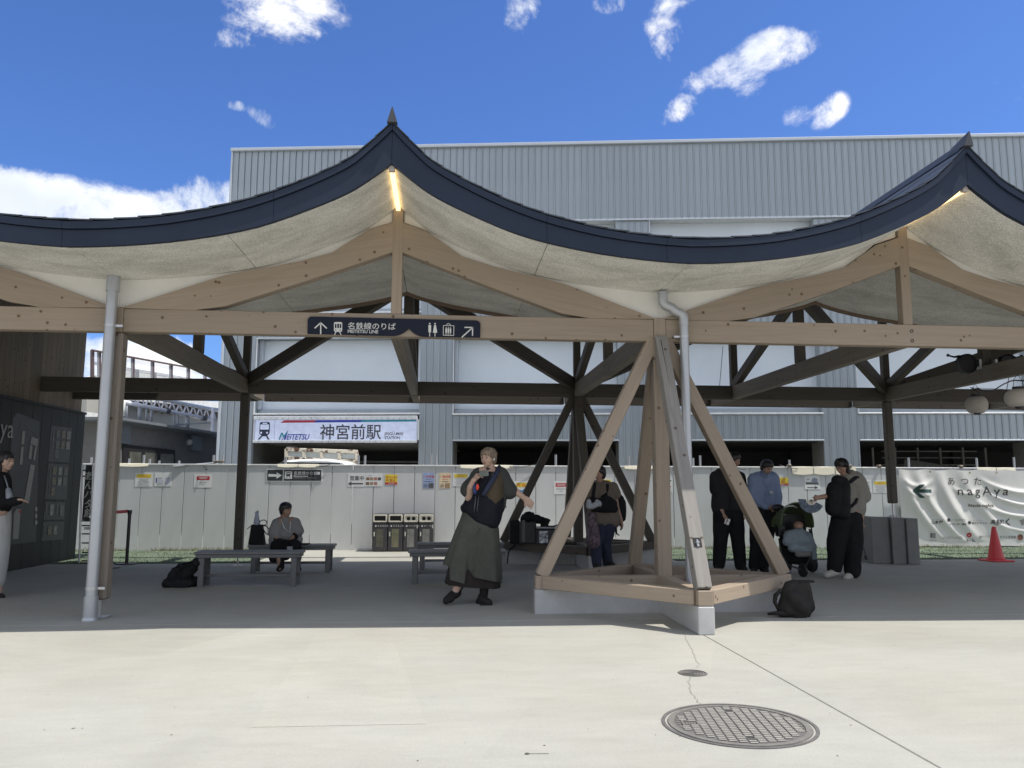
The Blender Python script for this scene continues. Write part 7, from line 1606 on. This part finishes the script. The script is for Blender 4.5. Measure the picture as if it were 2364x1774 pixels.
for pts, r in (([(920, 860, -.1), (940, 1000, -.12), (1000, 1100, -.15), (1120, 1140, -.32)], .013), ([(1190, 780, -.05), (1235, 900, -.05), (1180, 1060, -.15), (1145, 1140, -.32)], .013), ([(905, 590, .28), (925, 800, .2), (950, 1010, .15), (985, 1140, .25)], .013), ([(1190, 640, .28), (1225, 900, .2), (1215, 1150, .25)], .013), ([(890, 600, .30), (1180, 620, .30)], .012)):
    part('frame_tube', G().tube([q(*a) for a in pts], r, 8).mesh('frame_tube', FRM, True), st, Matrix())
def wheel(x, y, rr, dy, w=.035, nm='wheel'):
    c = q(x, y, dy); c.z = rr; g = G(); g.T = T(*c) @ RZ(.2) @ Matrix.Rotation(PI / 2, 4, 'Y'); g.lathe([(rr * .62, -w / 2), (rr * .95, -w / 2), (rr, 0), (rr * .95, w / 2), (rr * .62, w / 2)], 20); wv = part(nm, g.mesh(nm, FRM, True, .8), st, Matrix())
    g = G(); g.T = T(*c) @ RZ(.2) @ Matrix.Rotation(PI / 2, 4, 'Y')
    for k in range(5): a = 2 * PI * k / 5; g.box(-.006 + 0, .006, 0, rr * .64, -.008, .008) if k == 0 else g.tube([(0, 0, 0), (rr * .64 * math.cos(a), rr * .64 * math.sin(a), 0)], .007, 6)
    part('spokes', g.mesh('spokes', mat('spoke_grey', (.2, .2, .2), .4, .5)), wv, Matrix())
wheel(1135, 1180, .095, -.34); wheel(985, 1150, .13, .26); wheel(1215, 1150, .13, .26)
part('side_pouch', G().bbox(q(880, 0).x - st.location.x, q(935, 0).x - st.location.x, -.03, .12, q(0, 850).z, q(0, 740).z, .015).mesh('side_pouch', FRM), st)
hnd = q(915, 590, .18); g = G(); g.rings([[tuple(hnd + V(.10 * math.cos(a) * f_, 0 if f_ < 1 else .02, .05 * math.sin(a) * f_)) for a in [2 * PI * k / 16 for k in range(16)]] for f_ in (.8, 1, 1.05)], cap=True); part('cup_holder', g.mesh('cup_holder', FRM, True), st, Matrix())
bl_ = mat('blanket_blue', (.20, .24, .26), .9, var=.12, scale=14, bump=.5, bscale=40)
b2 = thing('blanket', 'pale blue towel blanket draped over the child in the stroller', 'blanket', tuple(q(1090, 880, -.2)))
blob('cloth', [(q(1010, 840, -.16), .075, q(1110, 825, -.18), .085), (q(990, 890, -.17), .06, q(1140, 880, -.19), .10), (q(1040, 950, -.20), .06, q(1180, 950, -.20), .07), (q(1170, 840, -.16), .06, q(1215, 930, -.18), .055), (q(1215, 930, -.18), .055, q(1235, 1030, -.19), .035)], bl_, b2, .012, 3, .006, 14)
blob('pale_edge', [(q(1090, 1000, -.22), .05, q(1180, 1000, -.22), .045)], mat('blanket_grey', (.17, .165, .15), .9), b2, .012, 3)
ch = Person('sleeping small child in the stroller under the blanket, only the head showing', 1850, 1330, Ys - .08, .008); ch.head(q(1095, 760, -.12), .088, (-.1, -.9), .1, q(1085, 830, -.05)); ch.cap(q(1050, 850, -.05), .07, q(1120, 860, -.05), .07); ch.cap(q(1080, 850, -.04), .08, q(1090, 940, -.08), .08); ch.body(SKT); H = ch.H
hairdo(p, HRK, .5, .55)

# ---- 8. woman cut by the left edge, facing the map board
z = lambda X_, Y_: (X_ / 3.018, 900 + Y_ / 3.018)
p = Person('person in black top and white trousers at the left edge facing the board', 2, 1378, 9.55, .008); q = lambda X_, Y_, dy=0.: p.P(*z(X_, Y_), dy)
R = .115; p.head(q(42, 500), R, (.92, -.25), .02, q(8, 600, .03)); 
p.limb([q(-20, 640, .05), q(-30, 830, .05)], [.11, .12]); p.limb([q(10, 640, -.05), q(-10, 830, -.05)], [.10, .11])
p.limb([q(5, 650, -.1), q(20, 790, -.14), q(110, 775, -.2), q(135, 770, -.2)], [.05, .042, .032, .026]); p.hand(q(125, 772, -.2), (1, -.1, .05), (0, -.9, .3), .25, .05)
p.limb([q(-20, 830), q(-5, 1100), q(-20, 1420)], [.11, .08, .045]); p.limb([q(-50, 830), q(-50, 1100), q(-70, 1400)], [.11, .08, .045]); p.cap(q(-20, 1430), .035, q(12, 1445), .028)
p.body(SKN); p.face_parts(); H = p.H
hairdo(p, HRK, .5, .55)
p.cloth('black_top', [(q(-20, 640, .05), .12, q(-25, 800, .05), .135), (q(8, 635, -.05), .10, q(-5, 800, -.05), .125), (q(5, 650, -.1), .065, q(22, 790, -.14), .06), (q(22, 790, -.14), .06, q(128, 775, -.2), .04)], BLKC, .006, 8)
p.cloth('white_trousers', [(q(-15, 850), .125, q(-2, 1100), .10), (q(-2, 1100), .10, q(-25, 1330), .085), (q(-50, 850), .13, q(-55, 1330), .09)], mat('white_cotton', (.42, .42, .40), .85, var=.05), .007, 6)
blob('shoe', [(q(-22, 1430), .045, q(15, 1447), .034)], SHO, p.t, .01, 2)
t = thing('shoulder_bag', 'small pale shoulder bag with strap hanging on the woman at the left edge', 'bag', tuple(q(65, 740, -.15)))
blob('bag_body', [(q(58, 700, -.16), .03, q(68, 765, -.16), .04)], mat('pale_bag', (.22, .24, .26), .7, var=.3), t, .01, 2); part('strap', G().tube([q(30, 600, -.12), q(50, 660, -.16), q(60, 710, -.17)], .008, 6).mesh('strap', mat('pale_bag', ()), True), t, Matrix())
bpy.data.scenes.remove(TS)
